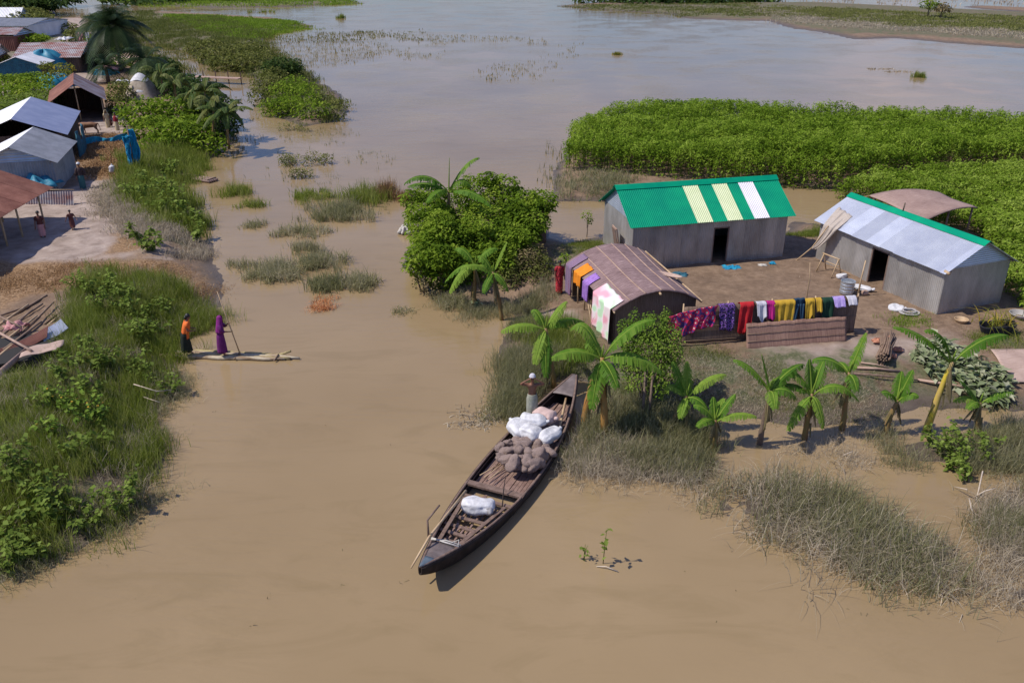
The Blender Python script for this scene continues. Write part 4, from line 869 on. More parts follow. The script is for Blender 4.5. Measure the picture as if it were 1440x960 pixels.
b = MB(); b.grid(lambda u, v: Vector((math.cos(6.2832 * u), math.sin(6.2832 * u), 0)) * (.03 + 1.75 * (1 - v) ** .62 * (1 + .05 * math.sin(u * 31))) + Vector((0, 0, 2.5 * v ** 1.1 + .03)) if v > 0 else Vector((1.0 * math.cos(6.2832 * u) * 1.03, 1.0 * math.sin(6.2832 * u) * 1.03, 1.5)), 34, 1)
b = MB(); b.grid(lambda u, v: (lambda w_: Vector((math.cos(6.2832 * u), math.sin(6.2832 * u), 0)) * (.03 + 1.75 * (1 - w_) ** .62) + Vector((0, 0, 2.15 * w_ ** 1.1 + .03)))(.72 + .04 * math.sin(u * 19) + (.279 - .04 * math.sin(u * 19)) * v), 34, 6); b.build('cover', M['white_cloth'], t, True)
b = MB(); c = Vector((.0, -1.35, .62)); b.add([c, c + Vector((.55, .05, -.1)), c + Vector((.6, .12, .12)), c + Vector((.05, .12, .2))], [(0, 1, 2, 3)]); b.build('patch', M['white_cloth'], t, solid=.03)
# corrugated sheet leaning between shed and grey house
p = P(84, 292, VZ); t = thing('sheet_screen', 'low screen of old corrugated sheet standing behind the red-roofed shed', 'screen', p, .0); b = MB(); corr(b, (-1.9, 0, 0), (1, 0, 0), (0, .35, 1), 2.7, 0, .9, .14, .025, 4); b.build('sheet', M['rust_stripe'], t, solid=.01); b = MB(); b.tube([(-1.9, .33, .93), (.85, .33, .93)], .03, 6); b.build('top_rail', M['bamboo'], t, True)
# nets
def hang(name, label, cat, pts, h, m, group=None, wav=.12):
    o0 = Vector(pts[0]); pts = [Vector(p) - o0 for p in pts]
    def f(u, v):
        k = u * (len(pts) - 1); i = min(int(k), len(pts) - 2); p = pts[i].lerp(pts[i + 1], k - i); hh = h * (.8 + .25 * math.sin(u * 9))
        return p + Vector((wav * math.sin(u * 40 + v * 3), wav * math.sin(u * 33 + v * 4), hh * (1 - v) + .02))
    b = MB(); b.grid(f, 40, 12); o = b.build(name, M[m], None, True, solid=.02, loc=o0); return tag(o, label, cat, group)
t = thing('fishing_net', 'bright turquoise net bunched over poles beside the drying straw', 'net', PG(189, 238))
b = MB()
for q_ in range(7):
    x0_, y0_, w0_, z0_ = random.uniform(-.25, .25), random.uniform(-.3, .3), random.uniform(.18, .34), random.uniform(1.6, 2.75)
    b.grid(lambda u, v: Vector((x0_ + (u - .5) * w0_ * (1.1 - .5 * v + .3 * math.sin(v * 9 + q_)) + .07 * math.sin(v * 7 + q_) + .05 * math.sin(u * 20), y0_ + .1 * math.sin(u * 9 + v * 8 + q_) + .3 * (1 - v) ** 3 * (q_ % 3 - 1), z0_ * (1 - v) + .02)), 10, 22)
b.build('netting', M['net_blue'], t, True, solid=.03)
b = MB(); b.tube([(0, 0, -.2), (.05, 0, 2.7)], .04, 6); b.build('pole', M['bamboo_dark'], t, True)
hang('net_fence', 'low turquoise net fence running from the blue-roofed house to the net pole', 'net fence', [PG(112, 206), PG(140, 200), PG(160, 200), PG(184, 196)], .45, 'net_blue', wav=.04)
hang('tarpaulin', 'dark teal tarpaulin hanging down the side of the blue-roofed house', 'tarpaulin', [(-29.35, 57.3, .5), (-29.7, 58.8, .5), (-30.6, 61, .5)], 1.9, 'tarp_navy', wav=.05)
crumple('tarpaulin', 'faded teal plastic sheet draped between the grey house wall and the red shed', P(44, 262, 1.2), 2.6, 1.8, .7, 'tarp_blue', 'tarpaulin', 9)
# drying ground things
p = P(149, 92, VZ); b = MB(); b.grid(lambda u, v: Vector(((u - .5) * 3.4, (v - .5) * 8, .05 + .04 * math.sin(u * 20) + .5 * v * v)), 16, 12); tag(b.build('woven_screen', M['mat_tan'], None, True, solid=.03, uvfn=lambda p: (p.x, p.y), loc=p), 'large tan woven screen laid out near the goats', 'screen')
crumple('tarpaulin', 'pink sheet drying on a frame beside the tan screen', P(156, 97, VZ + .5), 2.2, 1.6, .5, 'c_pink', 'tarpaulin', 11)
crumple('tarpaulin', 'bright teal sheet heaped in front of the pink one', P(149, 107, VZ), 2.2, 1.8, .9, 'net_blue', 'tarpaulin', 12)
crumple('cloth_heap', 'white sheet lying on the bushes beside the conical haystack', P(173, 117, VZ + .6), 1.4, .6, .4, 'white_cloth', 'cloth', 13)
crumple('tarpaulin', 'white square sheet lying at the end of the village path', P(90, 55, VZ + .8), 1.6, 2.6, .3, 'white_cloth', 'tarpaulin', 14)
crumple('tarpaulin', 'orange and white sheet far along the village path', P(69, 33, VZ), 2.2, 3.6, .8, 'c_orangesheet', 'tarpaulin', 15)
t = thing('washing_line', 'washing line with pale sheets strung between two posts by the far path', 'washing line', P(125, 66, VZ), .0)
b = MB(); b.tube([(-1.4, 0, -.1), (-1.4, 0, 2)], .05, 5); b.build('post', M['bamboo_dark'], t); b = MB(); b.tube([(1.4, 0, -.1), (1.4, 0, 2)], .05, 5); b.build('post', M['bamboo_dark'], t); b = MB(); b.tube([(-1.4, 0, 1.95), (1.4, 0, 1.95)], .015, 4); b.build('line', M['rope'], t)
for x, w_, m_ in ((-.9, .8, 'c_pink'), (.1, .7, 'white_cloth'), (.95, .5, 'c_white')):
    b = MB(); b.grid(lambda u, v: Vector((x + (u - .5) * w_, .05 * math.sin(u * 12), 1.96 - 1.5 * v)), 8, 4); b.build('sheet', M[m_], t, solid=.02)
p = PG(158, 243); sack('small white sack standing at the edge of the drying straw', p + Vector((0, 0, .22)), (.5, .38, .35), .4, seed=8, pitch=-1.3)
# bamboo raft / plank platform
def platform(label, a, c, wd, name='plank_raft'):
    t = thing(name, label, 'raft', a); v = c - a; v.z = 0; L_ = v.length; an = math.atan2(v.y, v.x); t.rotation_euler.z = an
    b = MB()
    for k in range(int(wd / .17)): b.tube([(0 + .1 * random.random(), (k - wd / .34) * .17, .1), (L_ - .15 * random.random(), (k - wd / .34) * .17, .1)], .08, 6)
    b.build('planks', M['bamboo_pink'], t, True)
    for x in (.3, L_ / 2, L_ - .3): b = MB(); b.tube([(x, -wd / 2, .2), (x, wd / 2 - .15, .2)], .04, 6); b.build('crosspiece', M['bamboo_dark'], t, True)
    return t
platform('flat pinkish bamboo raft floating beside the left bank', P(251, 247), P(304, 256), .9)
p = P(268, 111, .35); q = P(338, 114, .35); t = thing('footbridge', 'low plank footbridge across the channel behind the palms', 'footbridge', p); v = q - p
b = MB(); b.bar((0, 0, .25), v + Vector((0, 0, .25)), 1.0, .1); b.build('deck', M['bamboo_pink'], t)
for k in range(5): b = MB(); b.tube([v * k / 4 + Vector((0, .3, -1.1)), v * k / 4 + Vector((0, .3, .9))], .06, 5); b.build('post', M['wood'], t)
# wreckage of an old hut at the left edge
wp = P(20, 480, .7)
def tagp(b, nm, m_, lb, cat, grp=None, sm_=True, solid=0., uvfn=None): return tag(b.build(nm, M[m_], None, sm_, solid, uvfn, loc=wp), lb, cat, grp)
W = lambda px, py, z: P(px, py, z) - wp
poles = [((-20, 470), (40, 428), .9), ((-20, 450), (36, 432), .8), ((-10, 482), (45, 436), 1.0), ((-20, 500), (52, 444), 1.0), ((0, 455), (66, 415), .75), ((10, 460), (60, 427), .8), ((-15, 512), (40, 466), 1.1), ((30, 470), (75, 425), .9), ((62, 456), (106, 421), .8), ((67, 458), (84, 443), .75), ((-10, 440), (30, 460), 1.2), ((5, 492), (58, 452), 1.15)]
for k, (a, c, z) in enumerate(poles):
    b = MB(); b.tube([W(*a, z), (W(*a, z) + W(*c, z + .1)) / 2, W(*c, z + .05)], [.05, .045, .035], 6)
    tagp(b, 'salvaged_pole', 'bamboo_dark' if k % 3 else 'bamboo', 'weathered bamboo pole in the heap of salvaged poles and tin at the left edge', 'pole', 'salvaged poles heaped at the left edge')
def sheetq(a, c, d, m_, lb, nm='tin_sheet', bend=.0, pt=.1):
    """corrugated sheet: corner a, along-wave end c, across-wave end d"""
    a, c, d = Vector(a), Vector(c), Vector(d); V_ = c - a; U_ = d - a; n = int(U_.length / pt * 4); Nn = U_.cross(V_).normalized(); b = MB()
    b.grid(lambda u, v: a + U_ * u + V_ * v + Nn * (.018 * math.sin(2 * math.pi * u * U_.length / pt) + bend * math.sin(math.pi * v)), max(n, 8), 5)
    return tagp(b, nm, m_, lb, 'tin sheet', 'salvaged tin sheets', False, .01)
sheetq(W(-20, 513, 1.1), W(66, 474, 1.25), W(-16, 496, 1.2), 'rust', 'rust red corrugated sheet on the salvage heap', bend=.1)
sheetq(W(62, 480, 1.15), W(96, 461, 1.25), W(52, 467, 1.15), 'galv_roof', 'silver corrugated sheet sticking out of the salvage heap', bend=.05)
sheetq(W(20, 515, .85), W(50, 501, .95), W(14, 508, .85), 'galv_roof', 'silver sheet corner showing under the tan board', bend=.05)
b = MB(); b.tube([W(-15, 460, 1.4), W(44, 493, 1.45)], .05, 6); tagp(b, 'timber', 'bamboo_pink', 'pale squared timber lying across the salvage heap', 'timber')
b = MB(); ctr = W(63, 490, 1.38); b.grid(lambda u, v: ctr + Vector((((u - .5) * 1.2) * (1 - .3 * abs(v - .5)) - .1 * v, (v - .5) * .8 + (u - .5) * .5 - .25 * (u - .5) ** 2, .02 * math.sin(u * 9) + .05 * u)), 14, 10)
tagp(b, 'board', 'mat_tan', 'flat tan woven board with a curved edge on top of the salvage heap', 'board', None, True, .02, lambda p: (p.x, p.y))
b = MB(); b.grid(lambda u, v: W(-10, 533, .9).lerp(W(36, 494, 1.35), v) + Vector((.26 * (u - .5) * (1.5 - v), .2 * (u - .5), .12 * math.sin(u * 3.14))), 6, 10); tagp(b, 'trunk_bark', 'thatch_pink', 'curled sheet of bark leaning over the near side of the salvage heap', 'bark', None, True, .03, lambda p: (p.x, p.y))
b = MB(); q = W(22, 455, 1.15)
b.grid(lambda u, v: q + Vector(((u - .5) * .7 + .1 * math.sin(v * 9), (v - .5) * .6 - .1, .1 + .12 * math.sin(u * 14) * math.sin(v * 10) - .25 * (abs(u - .5) + abs(v - .5)))), 14, 12); tagp(b, 'rag', 'c_pink', 'pale pink rag caught among the salvaged poles', 'rag', None, True, .01)
for k, (a, c) in enumerate([((-5, 560), (62, 538)), ((25, 548), (62, 532)), ((35, 566), (62, 552)), ((35, 576), (60, 566))]):
    b = MB(); b.tube([W(*a, .6), W(*c, .6)], .055, 6); tagp(b, 'timber', 'wood' if k else 'bamboo_dark', ['longest weathered timber on the grass below the salvage heap', 'short timber lying against the shaded side of the salvage heap', 'short loose timber in the grass below the salvage heap, the upper one', 'short loose timber in the grass below the salvage heap, the lowest one'][k], 'timber', 'timbers lying below the salvage heap')
b = MB(); b.box((0, 0, -.25), (3.2, 2.3, .9), .35); o = tag(b.build('salvage_shade_block', M['dark_void'], None, loc=P(5, 500, .95)), 'near-black block painted as the shaded hollow under the salvaged tin sheets', 'shade block')  # plain box, its near-black colour stands in for shade inside the heap

# ---------------------------------------------------------------- wooden boat
BT0 = P(591, 797, .77); BT0.z = 0; BT1 = P(808, 527, .77); BT1.z = 0; bl = (BT1 - BT0).length; bang = math.atan2(BT1.y - BT0.y, BT1.x - BT0.x)
boat = thing('wooden_boat', 'long dark wooden country boat moored with its far bow against the banana bank', 'boat', BT0, bang)
def bw(t): return .9 * max(0., 1 - abs(2 * t - 1.02) ** 2.0 / (1.02 ** 2.0)) ** .95 + .01
def bz(t): return .28 + .48 * abs(2 * t - 1) ** 2.3
def hullp(t, s, o=0.):   # s in -1..1 around the section
    w_ = bw(t) - o; zt = bz(t); zb = -.16 + .75 * abs(2 * t - 1) ** 5
    k = abs(s); yy = w_ * (math.sin(k * math.pi / 2)) ** .55; zz = zt - (zt - zb - o) * (math.cos(k * math.pi / 2)) ** .8
    return Vector((t * bl, math.copysign(yy, s) if s else 0, zz))
b = MB(); b.grid(lambda u, v: hullp(u, -1 + 2 * v), 60, 22); b.build('hull', M['wood_dark'], boat, True, solid=.045)
for s in (-1, 1):
    b = MB(); b.tube([hullp(i / 40, s) + Vector((0, -.02 * s, .015)) for i in range(41)], .04, 6, squash=.8); b.build('gunwale', M['wood'], boat, True)
    b = MB(); b.tube([hullp(.04 + .92 * i / 40, s * .86) + Vector((0, -.02 * s, .0)) for i in range(41)], .022, 5); b.build('inner_rail', M['wood'], boat, True)
for (t0_, t1_, nm) in ((.0, .112, 'stern_deck'), (.895, 1., 'bow_deck')):
    b = MB(); b.grid(lambda u, v: Vector(((t0_ + (t1_ - t0_) * u) * bl, bw(t0_ + (t1_ - t0_) * u) * (2 * v - 1) * .96, bz(t0_ + (t1_ - t0_) * u) + .015 + .03 * (1 - (2 * v - 1) ** 2))), 10, 8); b.build(nm, mat('deck_' + nm, (.11, .085, .08), .65, 0, (.2, .16, .15), 2.5, 6, .2, 14), boat, True, solid=.04)
b = MB(); b.grid(lambda u, v: Vector((u * .045 * bl - .01, (bw(u * .045) + .012) * (2 * v - 1), bz(u * .045) + .03 + .03 * (1 - (2 * v - 1) ** 2))), 6, 6); b.build('prow_tip', M['prow_blue'], boat, True, solid=.02)
def deck(t0_, t1_, zo, n, nm, m_, gap=.012, wf=.9):
    b = MB(); wm = max(bw(t0_), bw(t1_)) * wf
    for k in range(n):
        y0 = -wm + 2 * wm * k / n; y1 = y0 + 2 * wm / n - gap; yc = (y0 + y1) / 2
        ts = [t for t in np.linspace(t0_, t1_, 24) if bw(t) * wf > abs(yc) + (y1 - y0) / 2]
        if len(ts) < 2: continue
        a, c = ts[0], ts[-1]; zz = random.uniform(-.012, .012); b.bar((a * bl + random.uniform(0, .08), yc, bz((a + c) / 2) - zo + zz), (c * bl - random.uniform(0, .08), yc + random.uniform(-.015, .015), bz((a + c) / 2) - zo + zz), y1 - y0, .025)
    b.build(nm, M[m_], boat)
deck(.40, .60, .2, 15, 'deck', 'wood_red'); deck(.60, .90, .19, 17, 'deck', 'wood_red')
b = MB(); b.bar((.39 * bl, -bw(.39) - .02, bz(.39) + .0), (.39 * bl, bw(.39) + .02, bz(.39) + .0), .2, .06); b.build('thwart', M['wood'], boat)
b = MB(); b.bar((.345 * bl, -bw(.345) * .9, bz(.345) - .1), (.345 * bl, bw(.345) * .9, bz(.345) - .1), .12, .05); b.build('thwart', M['wood'], boat)
for t_ in (.145, .178, .21, .25, .295): b = MB(); b.bar((t_ * bl, -bw(t_) * .93, bz(t_) - .1), (t_ * bl, bw(t_) * .93, bz(t_) - .1 + random.uniform(-.02, .02)), .11, .04); b.build('frame', M['wood'], boat)
b = MB(); b.bar((.63 * bl, -bw(.63) * .95, bz(.63) - .12), (.63 * bl, bw(.63) * .95, bz(.63) - .12), .1, .05); b.build('frame', M['wood'], boat)
b = MB()
for k in range(12):
    t_ = .135 + .19 * random.random(); y_ = random.uniform(-.6, .6) * bw(t_); b.bar((t_ * bl, y_, bz(t_) - .2), ((t_ + .06) * bl, y_ * .8 + random.uniform(-.1, .1), bz(t_) - .17), .05, .03)
b.build('loose_boards', M['wood_red'], boat)
b = MB()
for s in (-1, 1): b.bar((.12 * bl, s * bw(.12) * .62, bz(.13) - .06), (.33 * bl, s * bw(.3) * .78, bz(.28) - .07), .1, .035)
b.build('side_boards', M['wood'], boat)
b = MB(); b.tube([(.115 * bl, -bw(.115), bz(.115) + .05), (.113 * bl, 0, bz(.115) + .08), (.118 * bl, bw(.115), bz(.115) + .05)], .022, 6); b.tube([(.122 * bl, -bw(.12), bz(.12) + .05), (.12 * bl, 0, bz(.12) + .085), (.112 * bl, bw(.11), bz(.11) + .05)], .02, 6); b.tube([(.115 * bl, -bw(.115) + .02, bz(.11) + .07), (.135 * bl, -bw(.12) + .12, bz(.11) + .06), (.118 * bl, -bw(.12) + .22, bz(.11) + .08)], .014, 5); b.build('rope_lashing', M['rope'], boat, True)
def BL(px, py, z): # photo pixel at height z -> world
    return P(px, py, z)
def rod(name, label, pts, r, m_, cat, n=7):
    o0 = pts[0].copy(); b = MB(); b.tube([p - o0 for p in pts], r, n); return tag(b.build(name, M[m_], None, True, loc=o0), label, cat)
rod('tiller', 'bent iron tiller rod standing at the left of the boat\'s near end', [P(603, 757, .7), P(601, 731, 1.25), P(618, 710, 1.35)], [.03, .028, .024], 'wood', 'tiller')
rod('punting_pole', 'long pale bamboo punting pole laid along the left gunwale past the near end', [P(578, 798, .55), P(604, 754, .82), P(655, 690, .5)], [.022, .034, .04], 'bamboo', 'pole')
rod('punting_pole', 'short pale pole lying on the right side of the deck near the far bow', [P(787, 600, .38), P(797, 556, .42)], [.045, .04], 'bamboo', 'pole')
for k, (a, c) in enumerate([((675, 668), (703, 652)), ((681, 671), (710, 650)), ((687, 674), (712, 655)), ((640, 727), (668, 695))]):
    rod('bamboo_stick', ['thin bamboo stick beside the clods, nearest the left gunwale', 'thin bamboo stick beside the clods, the middle one of three', 'thin bamboo stick beside the clods, farthest from the left gunwale', 'thin stick lying in the open part of the boat left of the white bundle'][k], [P(*a, .3), P(*c, .3)], .018, 'bamboo', 'stick', 5)
rod('branch', 'thin dark forked branch standing by the broad thwart', [P(706, 716, .25), P(708, 690, .45), P(711, 668, .75)], [.02, .016, .008], 'wood_dark', 'branch', 5)
Z2 = lambda x, y: (560 + x / 2.822, 480 + y / 2.822)
cl = [(405, 418, 0), (437, 405, 0), (470, 400, 0), (510, 398, .05), (550, 412, 0), (585, 425, 0), (600, 440, 0), (408, 462, 0), (445, 432, .17), (478, 430, .18), (518, 437, .2), (552, 447, .16), (455, 482, .14), (488, 466, .17), (512, 474, .17), (540, 486, .1), (528, 502, 0), (568, 455, .05), (500, 498, 0), (430, 470, 0), (470, 492, 0), (560, 480, 0), (425, 440, .0), (500, 415, .18), (578, 445, 0), (535, 465, .0)]
proto = []
for s in range(4):
    r_ = np.random.default_rng(s + 40); bmx = bmesh.new(); bmesh.ops.create_icosphere(bmx, subdivisions=3, radius=1); o3 = r_.random(3) * 40
    for v in bmx.verts:
        c_ = v.co; n_ = float(fbm(np.array([c_.x * 1.1 + o3[0]]), np.array([c_.y * 1.1 + c_.z * 1.3 + o3[1]]), 3)[0]); n2_ = float(vnoise(np.array([c_.x * 5 + o3[2]]), np.array([c_.y * 5 + c_.z * 4]))); v.co = v.co * (.38 + .95 * n_ + .3 * n2_); v.co.x = round(v.co.x * 5) / 5 * .35 + v.co.x * .65; v.co.z = round(v.co.z * 4) / 4 * .35 + v.co.z * .65
    me = bpy.data.meshes.new('clod'); bmx.to_mesh(me); bmx.free(); me.materials.append(M['clod']); me.polygons.foreach_set('use_smooth', [True] * len(me.polygons)); proto.append(me)
for k, (x, y, dz) in enumerate(cl):
    o = bpy.data.objects.new('earth_clod', proto[k % 4]); col.objects.link(o); o.location = P(*Z2(x, y), .3 + dz + .12); s = random.uniform(.15, .21); o.scale = (s * random.uniform(.9, 1.35), s * random.uniform(.75, 1.1), s * random.uniform(.7, .95)); o.rotation_euler = (random.random(), random.random(), random.random() * 6)
    tag(o, 'rough brown lump of dried earth in the pile amidships in the boat', 'clod', 'earth clods piled in the boat')
SK = 'sacks loaded in the boat'
sack('plump white sack lying uppermost, touching the pink one', P(*Z2(536, 312), .74), (.85, .48, .36), -.25, seed=11, group=SK)
sack('faded pink sack just in front of the standing man', P(*Z2(578, 295), .66), (.78, .55, .46), -.55, 'pink_sack', 12, group=SK)
sack('bulging white sack in the middle, right above the clods', P(*Z2(525, 362), .6), (.72, .62, .46), -.7, seed=13, group=SK)
sack('white sack with a twisted open neck nearest the left gunwale', P(*Z2(478, 345), .6), (.78, .56, .44), 2.2, seed=14, group=SK, pitch=-.25)
sack('white sack lying slantwise by the right gunwale', P(*Z2(602, 372), .56), (.88, .46, .42), .85, seed=15, group=SK)
sack('squarish white bundle in the open near half of the boat', P(*Z2(316, 650), .42), (.92, .55, .4), -.12, seed=16, group=SK, tie=False)
sack('small dark end of grey plastic poking out of the white bundle', P(*Z2(362, 664), .4), (.22, .34, .28), -.12, m='rubber', seed=17, tie=False, name='plastic_wrap', cat='plastic')

# banana-stem raft
r0 = P(222, 498); r1 = P(432, 506); t = thing('banana_stem_raft', 'long narrow raft of yellowish banana stems lashed side by side', 'raft', r0, math.atan2(r1.y - r0.y, r1.x - r0.x)); rl_ = (r1 - r0).length
rs = mat('raft_stem', (.45, .38, .16), .7, 0, (.16, .09, .05), 2.6, 6, .4, 12, (1, 3, 3)); rs2 = mat('raft_stem_pale', (.55, .48, .34), .7, 0, (.24, .15, .08), 2.4, 6, .4, 12, (.6, 3, 3))
for k in range(4):
    b = MB(); y0 = (k - 1.5) * .15; x0_ = random.uniform(0, .7); x1_ = rl_ - abs(k - 2) * .35 - random.uniform(0, .3)
    b.tube([(x0_ + (x1_ - x0_) * i / 14, y0 * (1 - .5 * (i / 14) ** 4) + random.uniform(-.025, .025), .06 + random.uniform(-.015, .02) + (.25 * max(0, i / 14 - .9) * 10 * (k == 3))) for i in range(15)], [.078 + random.uniform(-.014, .014) - .03 * (i > 12) for i in range(15)], 9); b.build('stem', rs if k % 2 else rs2, t, True)
for x in (1.2, 3.1, 4.6):
    b = MB(); b.tube([(x, -.32, .08), (x + .05, 0, .17), (x, .32, .08)], .028, 6); b.build('crossbar', M['bamboo_dark'], t, True)
# ---------------------------------------------------------------- people and animals
def skinmesh(name, nodes, edges, m_, root, parent=None, sub=1, loc=None, rot=None):
    ks = list(nodes); ix = {k: i for i, k in enumerate(ks)}
    me = bpy.data.meshes.new(name); me.from_pydata([tuple(nodes[k][0]) for k in ks], [(ix[a], ix[b]) for a, b in edges], [])
    o = bpy.data.objects.new(name, me); col.objects.link(o)
    md = o.modifiers.new('skin', 'SKIN'); md.use_smooth_shade = True
    for k in ks:
        v = me.skin_vertices[0].data[ix[k]]; r = nodes[k][1]; v.radius = (r, r) if not hasattr(r, '__len__') else r; v.use_root = (k == root)
    s = o.modifiers.new('sub', 'SUBSURF'); s.levels = s.render_levels = sub
    dg = bpy.context.evaluated_depsgraph_get(); e = o.evaluated_get(dg); nm = bpy.data.meshes.new_from_object(e); nm.materials.clear(); nm.materials.append(M[m_])
    nm.polygons.foreach_set('use_smooth', [True] * len(nm.polygons)); o.modifiers.clear(); o.data = nm; bpy.data.meshes.remove(me); nm.name = name
    if parent: o.parent = parent
    return o
def person(label, loc, facing, h=1.65, arms=None, lean=0., headtilt=0., top=None, top_sleeve=.0, lower=None, lower_len=.1, cap=None, veil=None, hair=True, step=.0, hairlen=0., bare=False, shawl=None, group=None, knee=0., top_long=.0):
    s = h / 1.78; t = thing('person', label, 'person', loc, facing, group); t.scale = (s, s, s)
    ly = lambda z: lean * max(0, z - .9) ; D = Vector
    n = {'pelvis': (D((0, 0, .95)), (.13, .11)), 'waist': (D((0, ly(1.1), 1.1)), (.12, .1)), 'chest': (D((0, ly(1.3), 1.3)), (.145, .115)), 'neckb': (D((0, ly(1.45), 1.45)), .075), 'neck': (D((0, ly(1.52) + .01, 1.52)), .055),
         'jaw': (D((0, ly(1.6) + .04 + headtilt * .1, 1.6)), (.062, .07)), 'head': (D((0, ly(1.68) + .025 + headtilt * .2, 1.68)), (.082, .095)), 'crown': (D((0, ly(1.76) + .005 + headtilt * .25, 1.755)), (.06, .07)),
         'nose': (D((0, ly(1.66) + .125 + headtilt * .2, 1.65)), .014)}
    e = [('pelvis', 'waist'), ('waist', 'chest'), ('chest', 'neckb'), ('neckb', 'neck'), ('neck', 'jaw'), ('jaw', 'head'), ('head', 'crown'), ('head', 'nose')]
    for sd_, sg in (('L', -1), ('R', 1)):
        A = (arms or {}).get(sd_, ((sg * .25, .02, 1.14), (sg * .26, .1, .9)))
        el = D(A[0]); wr = D(A[1]); sh = D((sg * .165, ly(1.4), 1.41))
        n['sh' + sd_] = (sh, .062); n['el' + sd_] = (el, .04); n['wr' + sd_] = (wr, .027)
        dr = (wr - el).normalized(); n['palm' + sd_] = (wr + dr * .07, (.036, .018))
        e += [('chest', 'sh' + sd_), ('sh' + sd_, 'el' + sd_), ('el' + sd_, 'wr' + sd_), ('wr' + sd_, 'palm' + sd_)]
        ac = dr.cross(D((0, 0, 1))); ac = ac.normalized() if ac.length > .05 else D((1, 0, 0)); cu = D(A[2]).normalized() if len(A) > 2 else D((0, .2, -.1)).normalized()
        for f in range(4):
            k0 = wr + dr * .10 + ac * (f - 1.5) * .019; ln = (.075, .085, .08, .062)[f]
            n[f'f{f}a' + sd_] = (k0, .0095); n[f'f{f}b' + sd_] = (k0 + dr * ln * .5 + cu * .012, .0085); n[f'f{f}c' + sd_] = (k0 + dr * ln * .85 + cu * .035, .007)
            e += [('palm' + sd_, f'f{f}a' + sd_), (f'f{f}a' + sd_, f'f{f}b' + sd_), (f'f{f}b' + sd_, f'f{f}c' + sd_)]
        th = wr + dr * .04 - ac * sg * .04; n['th1' + sd_] = (th, .012); n['th2' + sd_] = (th + dr * .045 - ac * sg * .012 + cu * .015, .010); e += [('wr' + sd_, 'th1' + sd_), ('th1' + sd_, 'th2' + sd_)]
        fs = step * sg
        n['hip' + sd_] = (D((sg * .09, 0, .88)), .092); n['kn' + sd_] = (D((sg * .1, fs * .5 + .02 + knee, .49)), .056); n['an' + sd_] = (D((sg * .1, fs - .02, .09)), .038); n['toe' + sd_] = (D((sg * .115, fs + .13, .03)), (.042, .026))
        e += [('pelvis', 'hip' + sd_), ('hip' + sd_, 'kn' + sd_), ('kn' + sd_, 'an' + sd_), ('an' + sd_, 'toe' + sd_)]
    skinmesh('body', n, e, 'skin', 'pelvis', t)
    hd = n['head'][0]
    b = MB()
    for sg in (-1, 1): b.add([hd + D((sg * .034 + dx_, .088, dz_)) for dx_, dz_ in ((-.014, 0), (0, .009), (.014, 0), (0, -.009))], [(0, 1, 2, 3)])
    b.build('eyes', M['eye'], t, solid=.004)
    if hair and not veil:
        b = MB(); b.grid(lambda u, v: hd + D((.098 * math.cos(6.2832 * u) * math.sin(v * 1.75), -.018 + .112 * math.sin(6.2832 * u) * math.sin(v * 1.75) * (.86 if math.sin(6.2832 * u) > 0 else 1), .012 + .12 * math.cos(v * 1.75))), 18, 8); b.build('hair', M['hair'], t, True)
        if hairlen: b = MB(); b.tube([hd + D((0, -.1, .02)), hd + D((0, -.13, -.06)), hd + D((0, -.11, -.06 - hairlen))], [.05, .05, .02], 8); b.build('hair', M['hair'], t, True)
    if cap:
        b = MB(); b.grid(lambda u, v: hd + D((.108 * math.cos(6.2832 * u) * math.sin(v * 1.5), -.012 + .12 * math.sin(6.2832 * u) * math.sin(v * 1.5), .035 + .10 * math.cos(v * 1.5) + (.015 if v < .6 else 0))), 20, 8); b.build('cap', M[cap], t, True, solid=.008)
    def rings(nm, prof, m_, fold=.02, k=9, open_=True):
        b = MB(); N_ = len(prof) - 1
        def f(u, v):
            i = min(int(v * N_), N_ - 1); q = v * N_ - i; a = [prof[i][j] + (prof[i + 1][j] - prof[i][j]) * q for j in range(5)]; th = 6.2832 * u; w_ = 1 + fold * a[4] * math.sin(k * th + v * 2) + fold * .6 * a[4] * math.sin((k * 2 - 3) * th)
            return D((a[0] + a[2] * math.cos(th) * w_, a[1] + a[3] * math.sin(th) * w_, prof[i][5] + (prof[i + 1][5] - prof[i][5]) * q))
        b.grid(f, 34, N_ * 5); b.build(nm, M[m_], t, True, solid=.006)
    if lower:
        z1 = lower_len; rings('skirt' if veil or top_long or shawl else 'lungi', [(0, ly(1.08), .145, .125, .2, 1.07), (0, 0, .185, .15, .6, .9), (0, knee * .7, .185, .165 + abs(step) * .3, 1.3, .55), (0, 0, .17, .16 + abs(step) * .7, 2.2, z1)], lower)
    if top:
        rings('top', [(0, ly(1.0), .175 + top_long * .02, .145, 1, 1.0 - top_long), (0, ly(1.15), .16, .135, .6, 1.14), (0, ly(1.32), .185, .145, .3, 1.32), (0, ly(1.42), .165, .115, .1, 1.43), (0, ly(1.48), .085, .08, 0, 1.49)], top)
        for sd_, sg in (('L', -1), ('R', 1)):
            a = n['sh' + sd_][0]; c_ = n['el' + sd_][0]; w_ = n['wr' + sd_][0]; b = MB()
            pts = [a - D((sg * .05, 0, 0)), a, a.lerp(c_, .55)] + ([c_, c_.lerp(w_, top_sleeve)] if top_sleeve > 0 else []); b.tube(pts, [.085, .085, .075] + ([.065, .06] if top_sleeve > 0 else []), 10, False); b.build('sleeve', M[top], t, True, solid=.005)
